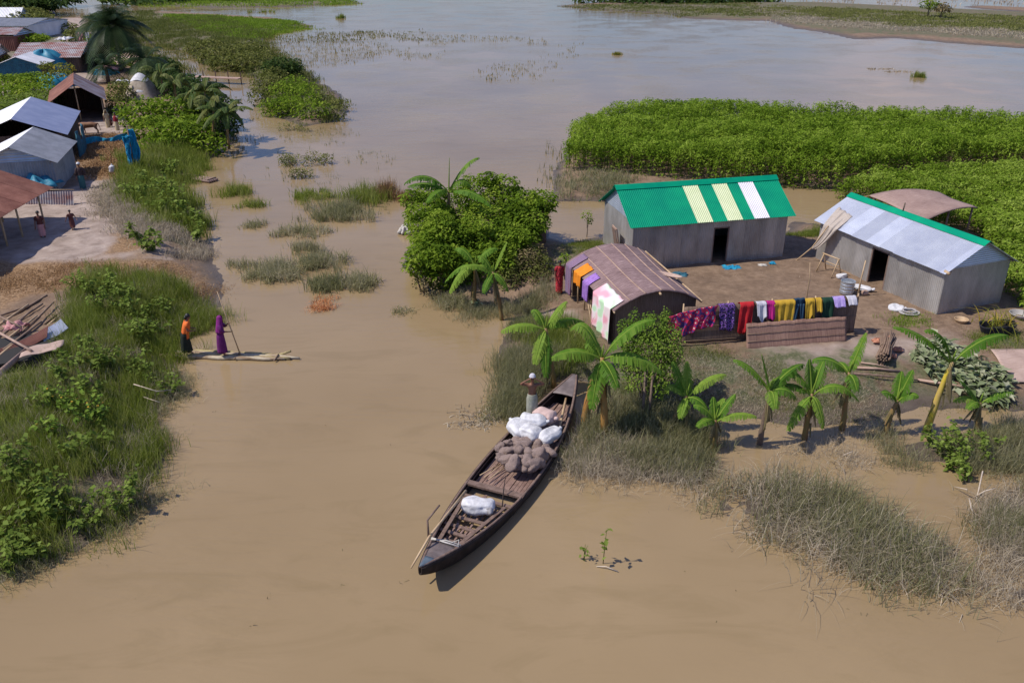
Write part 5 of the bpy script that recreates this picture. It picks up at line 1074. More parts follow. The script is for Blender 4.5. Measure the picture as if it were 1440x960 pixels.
    if veil:
        c_ = hd; b = MB()
        def fv(u, v):
            th = math.pi * (1.12 + .0) + (u - .5) * 4.6 - math.pi / 2 + .0
            th = -math.pi / 2 + (u - .5) * 4.9; 
            if v < .35: q = v / .35 * 1.57; return c_ + D((.112 * math.cos(th) * math.sin(q), -.01 + .128 * math.sin(th) * math.sin(q), .03 + .115 * math.cos(q)))
            q = (v - .35) / .65; r_ = .112 + .10 * min(1, q * 1.8) ** .8; return D((c_.x + r_ * math.cos(th) * (1 + .05 * math.sin(u * 40) * q), c_.y * (1 - q) + ly(1.2) * q - .01 + (.128 + .05 * q) * math.sin(th), c_.z + .03 - .62 * q))
        b.grid(fv, 30, 20); b.build('veil', M[veil], t, True, solid=.006)
    if shawl:
        rings('shawl', [(0, ly(1.1) - .01, .20, .165, 1, .98), (0, ly(1.25), .205, .165, .8, 1.2), (0, ly(1.4), .2, .14, .5, 1.4), (0, ly(1.49), .11, .1, .1, 1.5)], shawl, .04, 5)
    return t
# man in the boat, hands at his head, facing the camera
mp_ = P(748, 592, .33)
person('bare-chested man in white cap and grey-green lungi standing in the boat, hands at head', mp_, R(180), 1.66,
       arms={'L': ((-.40, .10, 1.47), (-.19, .14, 1.63), (.5, .2, .3)), 'R': ((.40, .10, 1.47), (.19, .14, 1.63), (-.5, .2, .3))}, lower='c_lungi', lower_len=.12, cap='c_white', headtilt=.15)
# purple woman with the pole, facing right
pw = P(314, 499, .17)
W_ = person('woman in a purple sari standing on the raft and holding a long pole', pw, R(-78), 1.55, arms={'L': ((-.12, .24, 1.28), (-.0, .38, 1.42), (.2, .1, -.2)), 'R': ((.2, .16, 1.16), (.06, .38, 1.08), (-.2, .1, .1))}, top='c_sari', lower='c_sari', lower_len=.14, veil='c_sari2', step=.06, lean=.1, top_sleeve=.2)
s_ = 1.55 / 1.78; mw = Matrix.Translation(pw) @ Matrix.Rotation(R(-78), 4, 'Z') @ Matrix.Scale(s_, 4)
h1 = mw @ Vector((0.03, .46, 1.46)); h2 = mw @ Vector((.07, .47, 1.08)); d_ = (h1 - h2)
d_ = Vector((-.17, -.05, 1)).normalized()
b = MB(); c_ = (h1 + h2) / 2; b.tube([c_ - d_ * 1.75 - c_, c_ - c_, c_ + d_ * 1.45 - c_], [.026, .022, .016], 7); tag(b.build('punting_pole', M['bamboo'], None, True, loc=c_), 'long thin upright pole held by the woman in purple, its foot in the water', 'pole')
person('stooping woman in orange wrap and dark skirt at the shore end of the raft', P(264, 497, .2), R(-62), 1.55, arms={'L': ((-.2, .14, 1.12), (-.12, .34, 1.08)), 'R': ((.22, .12, 1.12), (.12, .32, 1.05))}, lower='c_darkcloth', lower_len=.12, shawl='c_orangered', top='c_orangered', step=.1, lean=.32, hairlen=.1, top_long=.28)
person('person in a red patterned dress standing beside the far left corner of the arched hut', P(786, 413, .48), R(200), 1.5, top='c_redpat', lower='c_redpat', lower_len=.1, shawl='c_redpat', top_long=.2)
person('man in white cap, dark shirt and teal lungi shaded by the grey tin house', P(118, 268, VZ), R(200), 1.66, top='c_shirt', lower='c_teal', cap='white_cloth', top_sleeve=.6)
person('child in dark red clothes running at the edge of the red shed shadow', P(104, 326, VZ), R(220), 1.15, top='c_brownred', lower='c_brownred', lower_len=.4, step=.2, arms={'L': ((-.3, .1, 1.2), (-.32, .28, 1.1)), 'R': ((.3, -.05, 1.2), (.36, -.12, 1.0))})
person('person in faded pinkish brown clothes standing under the rusty red shed roof', P(62, 338, VZ), R(190), 1.5, top='c_brownred', lower='c_pink', lower_len=.3)
person('woman in a beige dress and scarf at the right post of the cattle shed', P(153, 182, VZ), R(200), 1.5, top='c_beige', lower='c_beige', veil='c_beige', top_long=.3)
person('woman in a cream dress with a red scarf standing just outside the cattle shed', P(166, 186, VZ), R(170), 1.5, top='c_beige', lower='c_beige', shawl='c_crimson', top_long=.3)
person('small child between the two women at the cattle shed', P(157.5, 181, VZ), R(190), .85, top='c_brownred', lower='c_brownred', lower_len=.5)
def quadruped(name, label, loc, facing, sc, hide, horns=True, headlow=.0, group=None, cat='cow'):
    """y forward; shoulder height about 1 before scaling"""
    t = thing(name, label, cat, loc, facing, group); t.scale = (sc,) * 3; D = Vector
    n = {'hipb': (D((0, -.55, .86)), (.19, .2)), 'belly': (D((0, -.1, .78)), (.21, .25)), 'chest': (D((0, .4, .8)), (.19, .25)), 'wither': (D((0, .5, .92)), (.13, .16)), 'neck': (D((0, .72, .95 - headlow * .3)), (.09, .13)), 'poll': (D((0, .95, 1.02 - headlow)), (.08, .1)), 'muz': (D((0, 1.2, .88 - headlow * 1.15)), (.055, .06)),
         'tail0': (D((0, -.76, .92)), .035), 'tail1': (D((0, -.84, .6)), .02), 'tail2': (D((.03, -.84, .35)), .03)}
    e = [('hipb', 'belly'), ('belly', 'chest'), ('chest', 'wither'), ('wither', 'neck'), ('neck', 'poll'), ('poll', 'muz'), ('hipb', 'tail0'), ('tail0', 'tail1'), ('tail1', 'tail2')]
    for k, sg in (('l', -1), ('r', 1)):
        st = .06 * sg
        n.update({'th' + k: (D((sg * .13, -.5, .62)), (.09, .12)), 'hk' + k: (D((sg * .13, -.66 + st, .36)), .042), 'hs' + k: (D((sg * .13, -.62 + st, .1)), .03), 'hf' + k: (D((sg * .13, -.57 + st, .03)), .04),
                  'fs' + k: (D((sg * .12, .42, .6)), (.075, .09)), 'fk' + k: (D((sg * .12, .42 - st, .33)), .045), 'fc' + k: (D((sg * .12, .41 - st, .1)), .03), 'ff' + k: (D((sg * .12, .45 - st, .03)), .04), 'ear' + k: (D((sg * .17, .93, 1.04 - headlow)), .03)})
        e += [('hipb', 'th' + k), ('th' + k, 'hk' + k), ('hk' + k, 'hs' + k), ('hs' + k, 'hf' + k), ('chest', 'fs' + k), ('fs' + k, 'fk' + k), ('fk' + k, 'fc' + k), ('fc' + k, 'ff' + k), ('poll', 'ear' + k)]
    skinmesh('body', n, e, hide, 'belly', t)
    if horns:
        for sg in (-1, 1): b = MB(); b.tube([(sg * .05, .93, 1.1 - headlow), (sg * .11, .93, 1.18 - headlow), (sg * .1, .97, 1.27 - headlow)], [.022, .016, .006], 6); b.build('horn', M['horn'], t, True)
    return t
quadruped('cow', 'thin brown cow with its head lowered in front of the cattle shed', P(127, 190, VZ), R(100), .95, 'cowhide', headlow=.35)
quadruped('goat', 'white goat grazing by the tan screen', P(125, 86, VZ), R(95), .85, 'goathide', headlow=.45, cat='goat')
quadruped('goat', 'grey goat standing to the right of the white one', P(135, 89, VZ), R(70), .85, 'greyhide', headlow=.2, cat='goat')
# ---------------------------------------------------------------- banana plants
def banana_leaf(a, tip, arch, wd, seed, torn=.5, hang=.25):
    wd = wd * .92; hang = hang * 1.5
    """one long leaf from a to tip, midrib arching up by arch; blade halves split into torn strips"""
    r = random.Random(seed); a = Vector(a); tip = Vector(tip); mid = (a + tip) / 2 + Vector((0, 0, arch)); q1 = a.lerp(mid, .55) + Vector((0, 0, arch * .35))
    def rib(t): return a * (1 - t) ** 3 + q1 * 3 * t * (1 - t) ** 2 + mid.lerp(tip, .35) * 3 * t * t * (1 - t) + Vector((0, 0, arch * .9)) * t * t * (1 - t) + tip * t ** 3
    V = []; F = []; T = []; L_ = (tip - a).length
    def quad(p, t): o = len(V); V.extend(p); F.append((o, o + 1, o + 2, o + 3)); T.extend([t] * 4)
    n = 26; t0 = .16; base = r.uniform(.2, .85)
    hd = Vector((tip.x - a.x, tip.y - a.y, 0)); hd = hd.normalized() if hd.length > .05 else Vector((1, 0, 0)); side = Vector((hd.y, -hd.x, 0))
    for i in range(n):
        ta = t0 + (1 - t0) * i / n; tb = t0 + (1 - t0) * (i + 1) / n; pa = rib(ta); pb = rib(tb); dd = (pb - pa)
        f = lambda t: math.sin(math.pi * min(1, max(0.02, ((t - t0) / (1 - t0)) ** .75 * .93 + .05))) ** .55
        for s in (-1, 1):
            wa, wb = wd * f(ta), wd * f(tb); tear = r.random() < torn; dr = hang * (1 + (r.uniform(.2, 1.3) if tear else 0)); sl_ = dd * (r.uniform(.1, .9) if tear else .3); shr = (r.uniform(.12, .4) if tear else 0.02)
            m1 = side * s * .5 + Vector((0, 0, .12)); m2 = side * s + Vector((0, 0, -dr)); m2 = m2 / m2.length ** .5
            A0, B0 = pa, pb; A1, B1 = pa + m1 * wa + sl_ * .3, pb + m1 * wb + sl_ * .3 - dd * shr * .3
            A2, B2 = pa + m2 * wa + sl_ + dd * shr * .3, pb + m2 * wb + sl_ - dd * shr
            tt = min(1, max(0, base + r.uniform(-.12, .12))); quad([A0, B0, B1, A1], tt); quad([A1, B1, B2, A2], tt + .05)
    b = MB(); b.v = [tuple(v) for v in V]; b.f = F; b.t = T
    b.tube([rib(i / 14) for i in range(15)], [.035 * (1 - i / 16) + .006 for i in range(15)], 5, True, .95)
    return b
BG = 'banana plants'
def banana(label, base_px, crown_px, tips, r0=.08, stem='pseudostem', base_z=None, seed=0, wd=.27, basepos=None, group=BG, extra=0, crowny=0., name='banana_plant', lm='banana_leaf'):
    """tips: (px, py, dy towards/away from the viewer, arch)"""
    base = Vector(basepos) if basepos else PG(*base_px)
    c = Y(crown_px[0], crown_px[1], base.y + crowny); t = thing(name, label, 'banana plant', base, 0, group); cl_ = c - base; rr = random.Random(seed)
    b = MB(); k = 8; b.tube([Vector((cl_.x * (i / k) ** 1.15, cl_.y * i / k, cl_.z * i / k - .25 * (i == 0))) + Vector((rr.uniform(-.012, .012), 0, 0)) for i in range(k + 1)], [r0 * (1.25 - .6 * i / k) for i in range(k + 1)], 9); b.build('stem', M[stem], t, True)
    b = MB()   # dry sheaths peeling off the stem
    for j in range(3):
        u = rr.uniform(.35, .85); p = cl_ * u; an = rr.uniform(0, 6.28); dr = Vector((math.cos(an), math.sin(an), 0)); b.add([p + dr * .07, p + dr * .12 + Vector((-dr.y, dr.x, 0)) * .07, p + dr * .2 - Vector((0, 0, .45)), p + dr * .13 - Vector((dr.y * .05, 0, .5))], [(0, 1, 2, 3)], .5)
    b.build('dry_sheath', M['leaf_brown'], t)
    for i, (tx_, ty_, dy_, ar) in enumerate(tips):
        tp = Y(tx_, ty_, c.y + dy_) - base; banana_leaf(cl_ - Vector((0, 0, .1)), tp, ar, wd * rr.uniform(.85, 1.1), seed * 31 + i, torn=.5 + .4 * rr.random()).build('leaf', M['banana_leaf'], t, True)
    for i in range(extra):
        an = rr.uniform(0, 6.28); L_ = rr.uniform(1.1, 2.1); tp = cl_ + Vector((L_ * math.cos(an), L_ * math.sin(an), rr.uniform(-1.1, .7))); banana_leaf(cl_ - Vector((0, 0, .1)), tp, rr.uniform(.4, .9), wd * 1.0, seed * 57 + i, .6).build('leaf', M[lm], t, True)
    if tips and r0 >= .06:
        for i in range(3):
            an = rr.uniform(0, 6.28); dd_ = Vector((math.cos(an), math.sin(an), 0)); a_ = cl_ * rr.uniform(.86, .95); banana_leaf(a_, a_ + dd_ * rr.uniform(.2, .35) - Vector((0, 0, rr.uniform(.7, 1.15) * min(1, cl_.length / 1.6))), .08, wd * .45, seed * 77 + i, .9, .5).build('dead_leaf', M['leaf_brown'], t, True)
    if tips or extra: b = MB(); b.tube([cl_ - Vector((0, 0, .1)), cl_ + Vector((.02, 0, .2)), cl_ + Vector((.05, 0, .42))], [.035, .025, .006], 6, True, .9); b.build('new_leaf', M['banana_leaf'], t, True)
    return t
G_ = 'banana plants along the water in front of the yard'
banana('tall banana plant rising from the back left of the vine-covered thicket', (632, 345), (631, 268), [(569, 258, -.1, .75), (574, 262, .5, .35), (674, 222, .2, .5), (662, 262, -.2, .6), (600, 285, -1.5, .4), (690, 290, -1.2, .5), (632, 222, .0, .05)], seed=1, wd=.34, basepos=(-3.0, 39.5, .4))
banana('banana plant growing out of the front of the thicket, its leaves drooping to the water', (667, 432), (668, 372), [(632, 412, -.6, .45), (626, 396, .2, .4), (700, 350, .3, .35), (640, 350, .5, .4), (702, 395, -.5, .4)], seed=2, wd=.3)
banana('slim leaning banana plant at the front right of the thicket', (706, 450), (693, 382), [(713, 340, .1, .1), (672, 360, .3, .3), (648, 378, -.2, .35), (715, 410, -.4, .3), (680, 412, -.6, .2)], seed=3, wd=.24, r0=.07)
banana('banana plant behind the standing man, with one leaf pointing straight left', (780, 545), (767, 461), [(705, 466, -.2, .3), (797, 424, .3, .15), (748, 436, .4, .3), (768, 530, -.9, .25), (752, 512, -.7, .25), (800, 462, .2, .4), (820, 452, .6, .3)], seed=4, wd=.27)
banana('biggest banana plant beside the far bow, with a huge lime leaf arching right', (850, 608), (846, 502), [(776, 503, -.3, .35), (920, 450, .2, .45), (930, 523, -.2, .45), (803, 462, .5, .75), (832, 575, -.6, .3), (868, 545, -.9, .2), (826, 478, .4, .2)], seed=5, wd=.36, r0=.105, stem='pseudostem_orange')
banana('cut orange banana stem without leaves leaning beside the far bow', (822, 595), (834, 530), [], seed=6, r0=.12, stem='pseudostem_orange')
banana('banana plant with a broad leaf pointing right, just right of the bushy tree', (943, 602), (966, 556), [(1021, 527, .2, .3), (946, 508, .4, .1), (966, 508, .3, .05), (957, 588, -.7, .2), (996, 578, -.4, .25), (935, 545, .2, .3)], seed=7, wd=.26)
banana('short banana plant with its stem base in the water, second right of the bushy tree', (1005, 628), (1006, 590), [(1064, 586, -.2, .25), (1034, 554, .3, .1), (975, 570, .1, .25), (1003, 558, .3, .05), (1018, 560, .5, .1), (980, 600, -.5, .25)], seed=8, wd=.22)
banana('banana plant with a bare stem in the shallows, third from the bushy tree', (1068, 624), (1083, 548), [(1031, 506, .3, .3), (1071, 498, .1, .1), (1120, 560, -.2, .3), (1090, 575, -.8, .3), (1105, 530, .5, .2), (1130, 512, .8, .3)], seed=9, wd=.25, stem='bark')
banana('banana plant with one leaf hanging straight down to the water and one curving right', (1131, 617), (1142, 553), [(1207, 563, -.1, .6), (1158, 602, -.5, .3), (1108, 605, -.5, .3), (1100, 520, .3, .35), (1138, 505, .3, .1), (1158, 508, .5, .2), (1090, 545, .2, .3)], seed=10, wd=.25)
banana('banana plant with a tall upright leaf in front of the pale patch of ground', (1184, 604), (1194, 523), [(1218, 468, .2, .05), (1142, 507, .2, .35), (1205, 550, -.6, .2), (1175, 510, .6, .2)], seed=11, wd=.28)
banana('small banana plant left of the tall yellow stem, with a single upright leaf', (1243, 611), (1262, 562), [(1284, 520, .1, .05), (1240, 552, -.1, .2), (1292, 558, -.3, .25), (1268, 522, .4, .1)], seed=12, wd=.26)
banana('tall banana plant with a bright yellow stem and three widely spread leaves', (1302, 606), (1339, 508), [(1256, 460, .2, .35), (1300, 466, -.1, .55), (1418, 472, .1, .45)], seed=13, wd=.27, r0=.1, stem='pseudostem_yellow')
banana('low banana plant in the shade at the far right of the row', (1374, 604), (1378, 565), [(1425, 552, -.1, .2), (1340, 564, .1, .25), (1350, 535, .3, .1), (1360, 575, -.4, .2)], seed=14, wd=.2, r0=.08)
# village banana clump and palms
gv = 'banana plants among the village bushes'
for k, (bx, by, cx, cy) in enumerate([(300, 200, 300, 150), (322, 205, 318, 160), (275, 175, 272, 135), (250, 160, 245, 118), (232, 140, 225, 104), (286, 190, 288, 128)]):
    p_ = P(bx, by, .6); banana(['banana plant leaning over the water in the clump below the footbridge', 'banana plant with yellowing leaves nearest the water in the village clump', 'banana plant in the middle of the clump right of the haystack', 'banana plant just right of the haystack', 'banana plant directly behind the haystack', 'tallest banana plant of the clump by the footbridge'][k], None, (cx, cy), [], basepos=p_, seed=30 + k, wd=.36, extra=15, group=gv, lm='banana_leaf_old')
def palm(label, base, h, nf, fl, seed=0, cat='palm', lean=(0, 0), m='palm_leaf', dens=26):
    r = random.Random(seed); t = thing('palm_tree', label, cat, base); c = Vector((lean[0], lean[1], h)); b = MB(); b.tube([(0, 0, -.3), c * .5 + Vector((.08, 0, 0)), c], [.24, .18, .15], 9); b.build('trunk', M['bark'], t, True)
    V = []; F = []; T = []
    for i in range(nf):
        an = i * 2.399 + r.uniform(-.3, .3); el = r.uniform(-.5, 1.25); L_ = fl * r.uniform(.8, 1.1); hd = Vector((math.cos(an), math.sin(an), 0)); sd_ = Vector((-hd.y, hd.x, 0)); tt = r.random()
        pp = [c + hd * L_ * math.cos(el) * u * (1 - .15 * u) + Vector((0, 0, L_ * (math.sin(el) * u - .75 * u * u * (1 - .3 * math.sin(el))))) for u in [j / dens for j in range(dens + 1)]]
        for j in range(2, dens):
            dd = (pp[j + 1] - pp[j]) if j < dens else dd; ll = L_ * .3 * math.sin(math.pi * min(.97, .12 + .85 * j / dens)) ** .7
            for s in (-1, 1):
                tipp = pp[j] + sd_ * s * ll * .8 + dd.normalized() * ll * .45 + Vector((0, 0, -.3 * ll)); w_ = dd * .36; o = len(V); V += [pp[j] - w_, pp[j] + w_, tipp]; F.append((o, o + 1, o + 2)); T += [min(1, max(0, tt + r.uniform(-.2, .2)))] * 3
    npmesh('crown', np.array([tuple(v) for v in V]), np.array(F), m, T, t); return t
palm('largest dark palm with a full crown of drooping fronds behind the haystack', (-44.8, 101, VZ), 4.9, 60, 5.4, 1)
palm('smaller dark palm to the left of the largest one, by the washing line', (-54.5, 119, VZ), 3.6, 40, 4.4, 2)
palm('low young palm in front of the footbridge, right of the largest one', (-38.6, 93, VZ), 2.2, 34, 4.0, 3)
palm('low young palm left of the haystack', (-42.2, 91.5, VZ), 1.8, 26, 3.4, 5)

# ---------------------------------------------------------------- bushes and trees
def lump(px, py, y, r): p = Y(px, py, y); return ((p.x, p.y, max(.2, p.z)), r)
TH = []
for px, py, y, r in [(600, 300, 41.2, (1.1, 1.4, 1.0)), (640, 290, 41.5, (1.3, 1.4, 1.0)), (672, 275, 42, (1.2, 1.3, .9)), (703, 285, 42, (1.2, 1.2, .9)), (735, 292, 41.5, (1.2, 1.1, .8)), (750, 300, 40.5, (.8, 1, .8)),
                     (605, 325, 38.6, (1.1, 1.4, 1.1)), (645, 325, 39, (1.3, 1.4, 1.1)), (685, 318, 39.4, (1.4, 1.4, 1.0)), (722, 322, 39.2, (1.2, 1.3, .9)), (600, 352, 36.6, (.8, 1.1, 1.1)), (625, 345, 36.9, (1.1, 1.1, 1.2)), (665, 345, 37.2, (1.2, 1.1, 1.1)), (705, 348, 37.4, (1.1, 1.1, 1.0)), (738, 345, 38.0, (.8, 1.1, .8)),
                     (598, 378, 35.2, (.6, .7, .7)), (620, 380, 35.0, (.8, .8, .9)), (650, 375, 35.2, (.9, .8, .9)), (690, 375, 35.6, (1.0, .9, .9))]: TH.append(lump(px, py, y, r))
_r = random.Random(12)
for l, r in list(TH):
    for _ in range(3):
        a = _r.uniform(0, 6.28); e_ = _r.uniform(-.1, 1.3); rr_ = _r.uniform(.3, .75); TH.append(((l[0] + r[0] * math.cos(a) * math.cos(e_) * 1.02, l[1] + r[1] * math.sin(a) * math.cos(e_) * 1.02, l[2] + r[2] * math.sin(e_) * 1.0), (rr_, rr_, rr_ * .75)))
TK = bush('creeper_thicket', 'big thicket of bright green creeper covering a frame between the channel and the hut', 'thicket', TH, 75, .2, 'leaf_bush', stem=9, shell=.84, minz=.1)
bush('dry_shrub', 'browning shrub with yellow-green leaves at the front right foot of the creeper thicket', 'shrub', [lump(730, 385, 35.8, (1.0, .8, .8)), lump(752, 395, 35.2, (.8, .8, .7)), lump(745, 368, 36.6, (.9, .8, .7)), lump(715, 395, 34.8, (.6, .6, .6)), lump(765, 375, 36, (.5, .5, .5))], 110, .13, 'leaf_olive', stem=5)
bush('dry_shrub', 'pale dried creeper hanging at the front left foot of the thicket', 'shrub', [lump(592, 395, 34.6, (.4, .4, .5)), lump(605, 402, 34.3, (.5, .4, .45)), lump(588, 375, 35.2, (.35, .4, .5))], 70, .11, 'leaf_brown', stem=3)
bush('vine_plant', 'sparse wispy shrub sticking up behind the thicket near its old screen', 'shrub', [lump(728, 275, 42.6, (1.3, .5, .6)), lump(700, 268, 42.8, (.8, .5, .5)), lump(757, 292, 41.5, (.5, .5, .6))], 45, .11, 'leaf_olive', stem=4)
# bushy tree in front of the hut
tb = PG(905, 588); zz = tb.z
def treeT(label, base, lumps, dens, size, m, trunks, cat='tree', name='leafy_tree', shell=.7, group=None, r0=.09):
    t = thing(name, label, cat, base, group=group); pts = crownpts(lumps, dens, shell) - np.array(tuple(base)); foliage('crown', pts, size, m, t)
    for (dx_, dy_) in trunks:
        b = MB(); top = Vector(lumps[0][0]) - Vector(base); b.tube([(dx_, dy_, -.2), (dx_ * 1.3 + .03, dy_, top.z * .45), (top.x * .6 + dx_ * 1.4, top.y * .6, top.z * .95)], [r0, r0 * .8, r0 * .35], 7); b.build('trunk', M['bark'], t, True)
    b = MB()
    for l in lumps[:9]: q = Vector(l[0]) - Vector(base); b.tube([(q.x * .2, q.y * .2, q.z * .4), q * .7 + Vector((0, 0, q.z * .08)), q], [r0 * .4, r0 * .3, r0 * .12], 5)
    b.build('branches', M['bark'], t, True); return t
treeT('rounded bushy tree with bright lime leaves in front of the arched hut', tb, [lump(912, 498, 24.6, (.85, .8, .8)), lump(890, 480, 24.8, (.5, .5, .5)), lump(935, 485, 24.6, (.6, .6, .6)), lump(915, 460, 24.9, (.55, .5, .5)), lump(945, 470, 24.8, (.35, .4, .45)), lump(900, 530, 24.2, (.6, .6, .5)), lump(930, 520, 24.2, (.55, .6, .5)), lump(885, 505, 24.4, (.5, .5, .5)), lump(948, 500, 24.4, (.35, .4, .4)), lump(880, 462, 24.9, (.3, .3, .4)), lump(925, 545, 23.8, (.4, .4, .35)), lump(892, 448, 25, (.16, .2, .4)), lump(936, 446, 25, (.16, .2, .4))], 190, .1, 'leaf_lime', [(-.05, 0), (.12, .05)], r0=.055)
p = PG(825, 333); treeT('thin sapling with a small round crown on the strip beside the green-roofed house', p, [((p.x - .03, p.y, p.z + 1.15), (.36, .36, .3)), ((p.x + .1, p.y, p.z + .9), (.22, .22, .2))], 70, .13, 'leaf_bush', [(0, 0)], r0=.025, name='sapling', cat='sapling')
for k, (px, py, h, lb) in enumerate([(796, 402, .9, 'small leafy plant growing behind the person in red')]):
    p = P(px, 398, .5); bush('leafy_shrub', lb, 'shrub', [((p.x + .0, p.y + .9, 1.35), (.3, .3, .28))], 150, .11, 'leaf_bush', stem=1, base=(p.x, p.y + .9))
bush('dry_shrub', 'dead brown creeper hanging down the right front corner of the thicket', 'shrub', [lump(742, 372, 36.0, (.7, .6, .8)), lump(762, 398, 35.0, (.5, .5, .6)), lump(728, 400, 34.9, (.5, .4, .5)), lump(755, 356, 37.2, (.5, .6, .5))], 120, .12, 'leaf_brown', stem=4)
# village greenery
def vb(label, L_, dens, size, m, **k): return bush(k.pop('name', 'leafy_bush'), label, k.pop('cat', 'bush'), [((P(px, py, z).x, P(px, py, z).y, z), r) for px, py, z, r in L_], dens, size, m, **k)
vb('big dense dark green bush between the haystack and the reeds', [(205, 160, 1.6, (2.4, 2, 1.3)), (240, 158, 1.7, (2.6, 2, 1.3)), (215, 185, 1.3, (1.9, 1.6, 1.3)), (245, 190, 1.3, (2, 1.7, 1.2)), (225, 205, .9, (1.6, 1.2, .8)), (270, 180, 1.3, (1.8, 1.7, 1.1)), (290, 200, .9, (1.5, 1.3, .9))], 26, .36, 'leaf_bush', stem=8)
vb('dark bushes massed under the banana clump by the footbridge', [(250, 125, 1.3, (2.4, 2, 1.4)), (275, 135, 1.3, (2.2, 2, 1.4)), (300, 150, 1.3, (1.9, 1.8, 1.3)), (235, 118, 1.5, (2, 1.8, 1.4)), (312, 175, 1.1, (1.4, 1.4, 1.1)), (285, 160, 1.3, (1.8, 1.8, 1.3)), (225, 95, 1.3, (2.4, 2, 1.4)), (265, 118, 1.0, (2, 1.6, 1.1))], 20, .4, 'leaf_dark', stem=6)
vb('mid green shrub on the left of the haystack', [(168, 130, 1.5, (1.3, 1.2, 1.2)), (165, 148, 1.4, (1.1, 1.0, 1.1)), (176, 122, 1.4, (1, 1, .9))], 26, .32, 'leaf_olive', stem=4)
vb('gourd vine mat spread over a trellis left of the cattle shed', [(10, 115, 2.0, (3.2, 2.4, .7)), (40, 112, 1.9, (2.6, 2.2, .7)), (5, 130, 1.9, (2.4, 1.8, .7)), (50, 125, 1.7, (2, 1.5, .6))], 24, .34, 'leaf_bush', stem=6)
vb('lower gourd vine mat behind the blue-grey roofed house', [(30, 145, 2.0, (2.6, 1.8, .7)), (55, 138, 2.0, (2, 1.5, .6)), (8, 152, 2.1, (2.4, 1.6, .7)), (60, 148, 1.6, (1.2, 1, .5))], 26, .32, 'leaf_weed', stem=5)
vb('yellow-green vine trailing over the teal tarpaulin', [(80, 103, 2.3, (1.6, .9, .4)), (90, 95, 2.2, (1.2, .9, .5)), (65, 92, 2.6, (1, .8, .4))], 26, .28, 'leaf_yellow', stem=2)
vb('flat green vine covering the low roof in front of the rust striped one', [(5, 52, 2.2, (4, 3, .6)), (30, 53, 2.2, (3.5, 3, .6)), (48, 54, 2.0, (2, 2.4, .6))], 14, .45, 'leaf_bush', stem=3)
vb('yellow-green bush at the left edge by the pale roof', [(3, 86, 1.8, (1.6, 1.5, .8)), (-10, 90, 1.8, (2, 1.5, .8))], 22, .35, 'leaf_yellow', stem=2)
vb('hedge of mixed bushes behind the bright white roof', [(40, 30, 1.8, (4, 5, 1.6)), (55, 33, 1.6, (4, 4, 1.4)), (62, 36, 1.4, (3, 3, 1.2)), (30, 22, 1.8, (5, 6, 1.6)), (45, 42, 1.4, (2.5, 2.5, 1.2))], 7, .6, 'leaf_olive', stem=5)
vb('dark clump of trees at the very top left corner', [(10, 2, 3, (9, 8, 3)), (32, 3, 2.6, (8, 8, 2.6)), (60, -6, 2.6, (9, 8, 2.5)), (-15, 6, 3, (9, 9, 3))], 3.2, 1.1, 'leaf_dark', stem=5)
vb('bushy green shrubs at the foot of the largest palm', [(165, 90, 1.0, (1.8, 1.6, 1)), (150, 72, 1.1, (2, 2, 1.1)), (170, 68, 1, (1.6, 1.6, 1)), (205, 98, 1.1, (2, 1.6, 1)), (140, 60, 1.2, (2, 2, 1.3))], 14, .45, 'leaf_bush', stem=5)
vb('tangle of shrubs along the path by the washing line', [(105, 52, 1.4, (1.8, 2.2, 1.3)), (120, 48, 1.4, (2, 2, 1.3)), (95, 42, 1.2, (1.8, 2, 1.2)), (85, 40, 1.2, (1.6, 2, 1.2))], 12, .5, 'leaf_olive', stem=4)
# shrubby strip of bank across the channel
vb('dark dome-shaped tree on the grassy spit', [(398, 92, 1.9, (2.2, 2, 1.0)), (390, 98, 1.5, (1.8, 1.6, .9)), (408, 98, 1.4, (1.4, 1.2, .8))], 26, .34, 'leaf_dark', stem=3, name='dome_tree', cat='tree')
vb('olive bushes on the far part of the grassy spit', [(330, 75, 1.0, (3.2, 3, 1.2)), (350, 88, 1.0, (3, 2.6, 1.2)), (315, 88, .9, (2.6, 2.2, 1.1)), (345, 70, 1.0, (3, 3, 1.2)), (300, 78, .9, (2.6, 2.4, 1.0)), (365, 82, 1.0, (2.4, 2.4, 1.1)), (290, 65, .9, (3, 3, 1.0))], 13, .42, 'leaf_olive', stem=5)
vb('brownish willow-like shrub in the middle of the spit', [(375, 118, 1.2, (1.7, 1.6, 1.3)), (365, 135, .9, (1.2, 1.2, 1.0)), (385, 108, 1.3, (1.6, 1.4, 1.1))], 20, .3, 'leaf_olive', stem=4)
vb('bright green bushes on the tip of the spit', [(400, 130, 1.1, (1.9, 1.7, 1.2)), (425, 140, 1.1, (2, 1.6, 1.2)), (405, 150, .9, (1.8, 1.3, 1.0)), (440, 155, .9, (1.8, 1.2, 1)), (385, 150, .8, (1.4, 1.2, .9)), (415, 120, 1.2, (1.6, 1.4, 1.1)), (430, 128, 1.0, (1.5, 1.3, 1.0))], 22, .3, 'leaf_bush', stem=7)
vb('sparse shrub at the far end of the spit tip over the water', [(468, 158, .7, (1.4, 1, .9)), (455, 140, .8, (1.2, 1, .9)), (475, 148, .6, (1, .8, .8))], 14, .28, 'leaf_olive', stem=5)
for k, (px, py, h, lb) in enumerate([(1291, 109, 1.1, 'lone dark grass tussock standing in the open water on the right'), (866, 77, .7, 'tiny yellowish tuft floating in the middle of the open water')]):
    p = P(px, py); o = grass('water_tussock', np.column_stack([rng.normal(0, .3, 14), rng.normal(0, .3, 14)]), (h * .7, h), 'grass_green' if k == 0 else 'leaf_yellow', 20, .12, .05, .5, z=0.); o.location = (p.x, p.y, -.05); tag(o, lb, 'tussock')
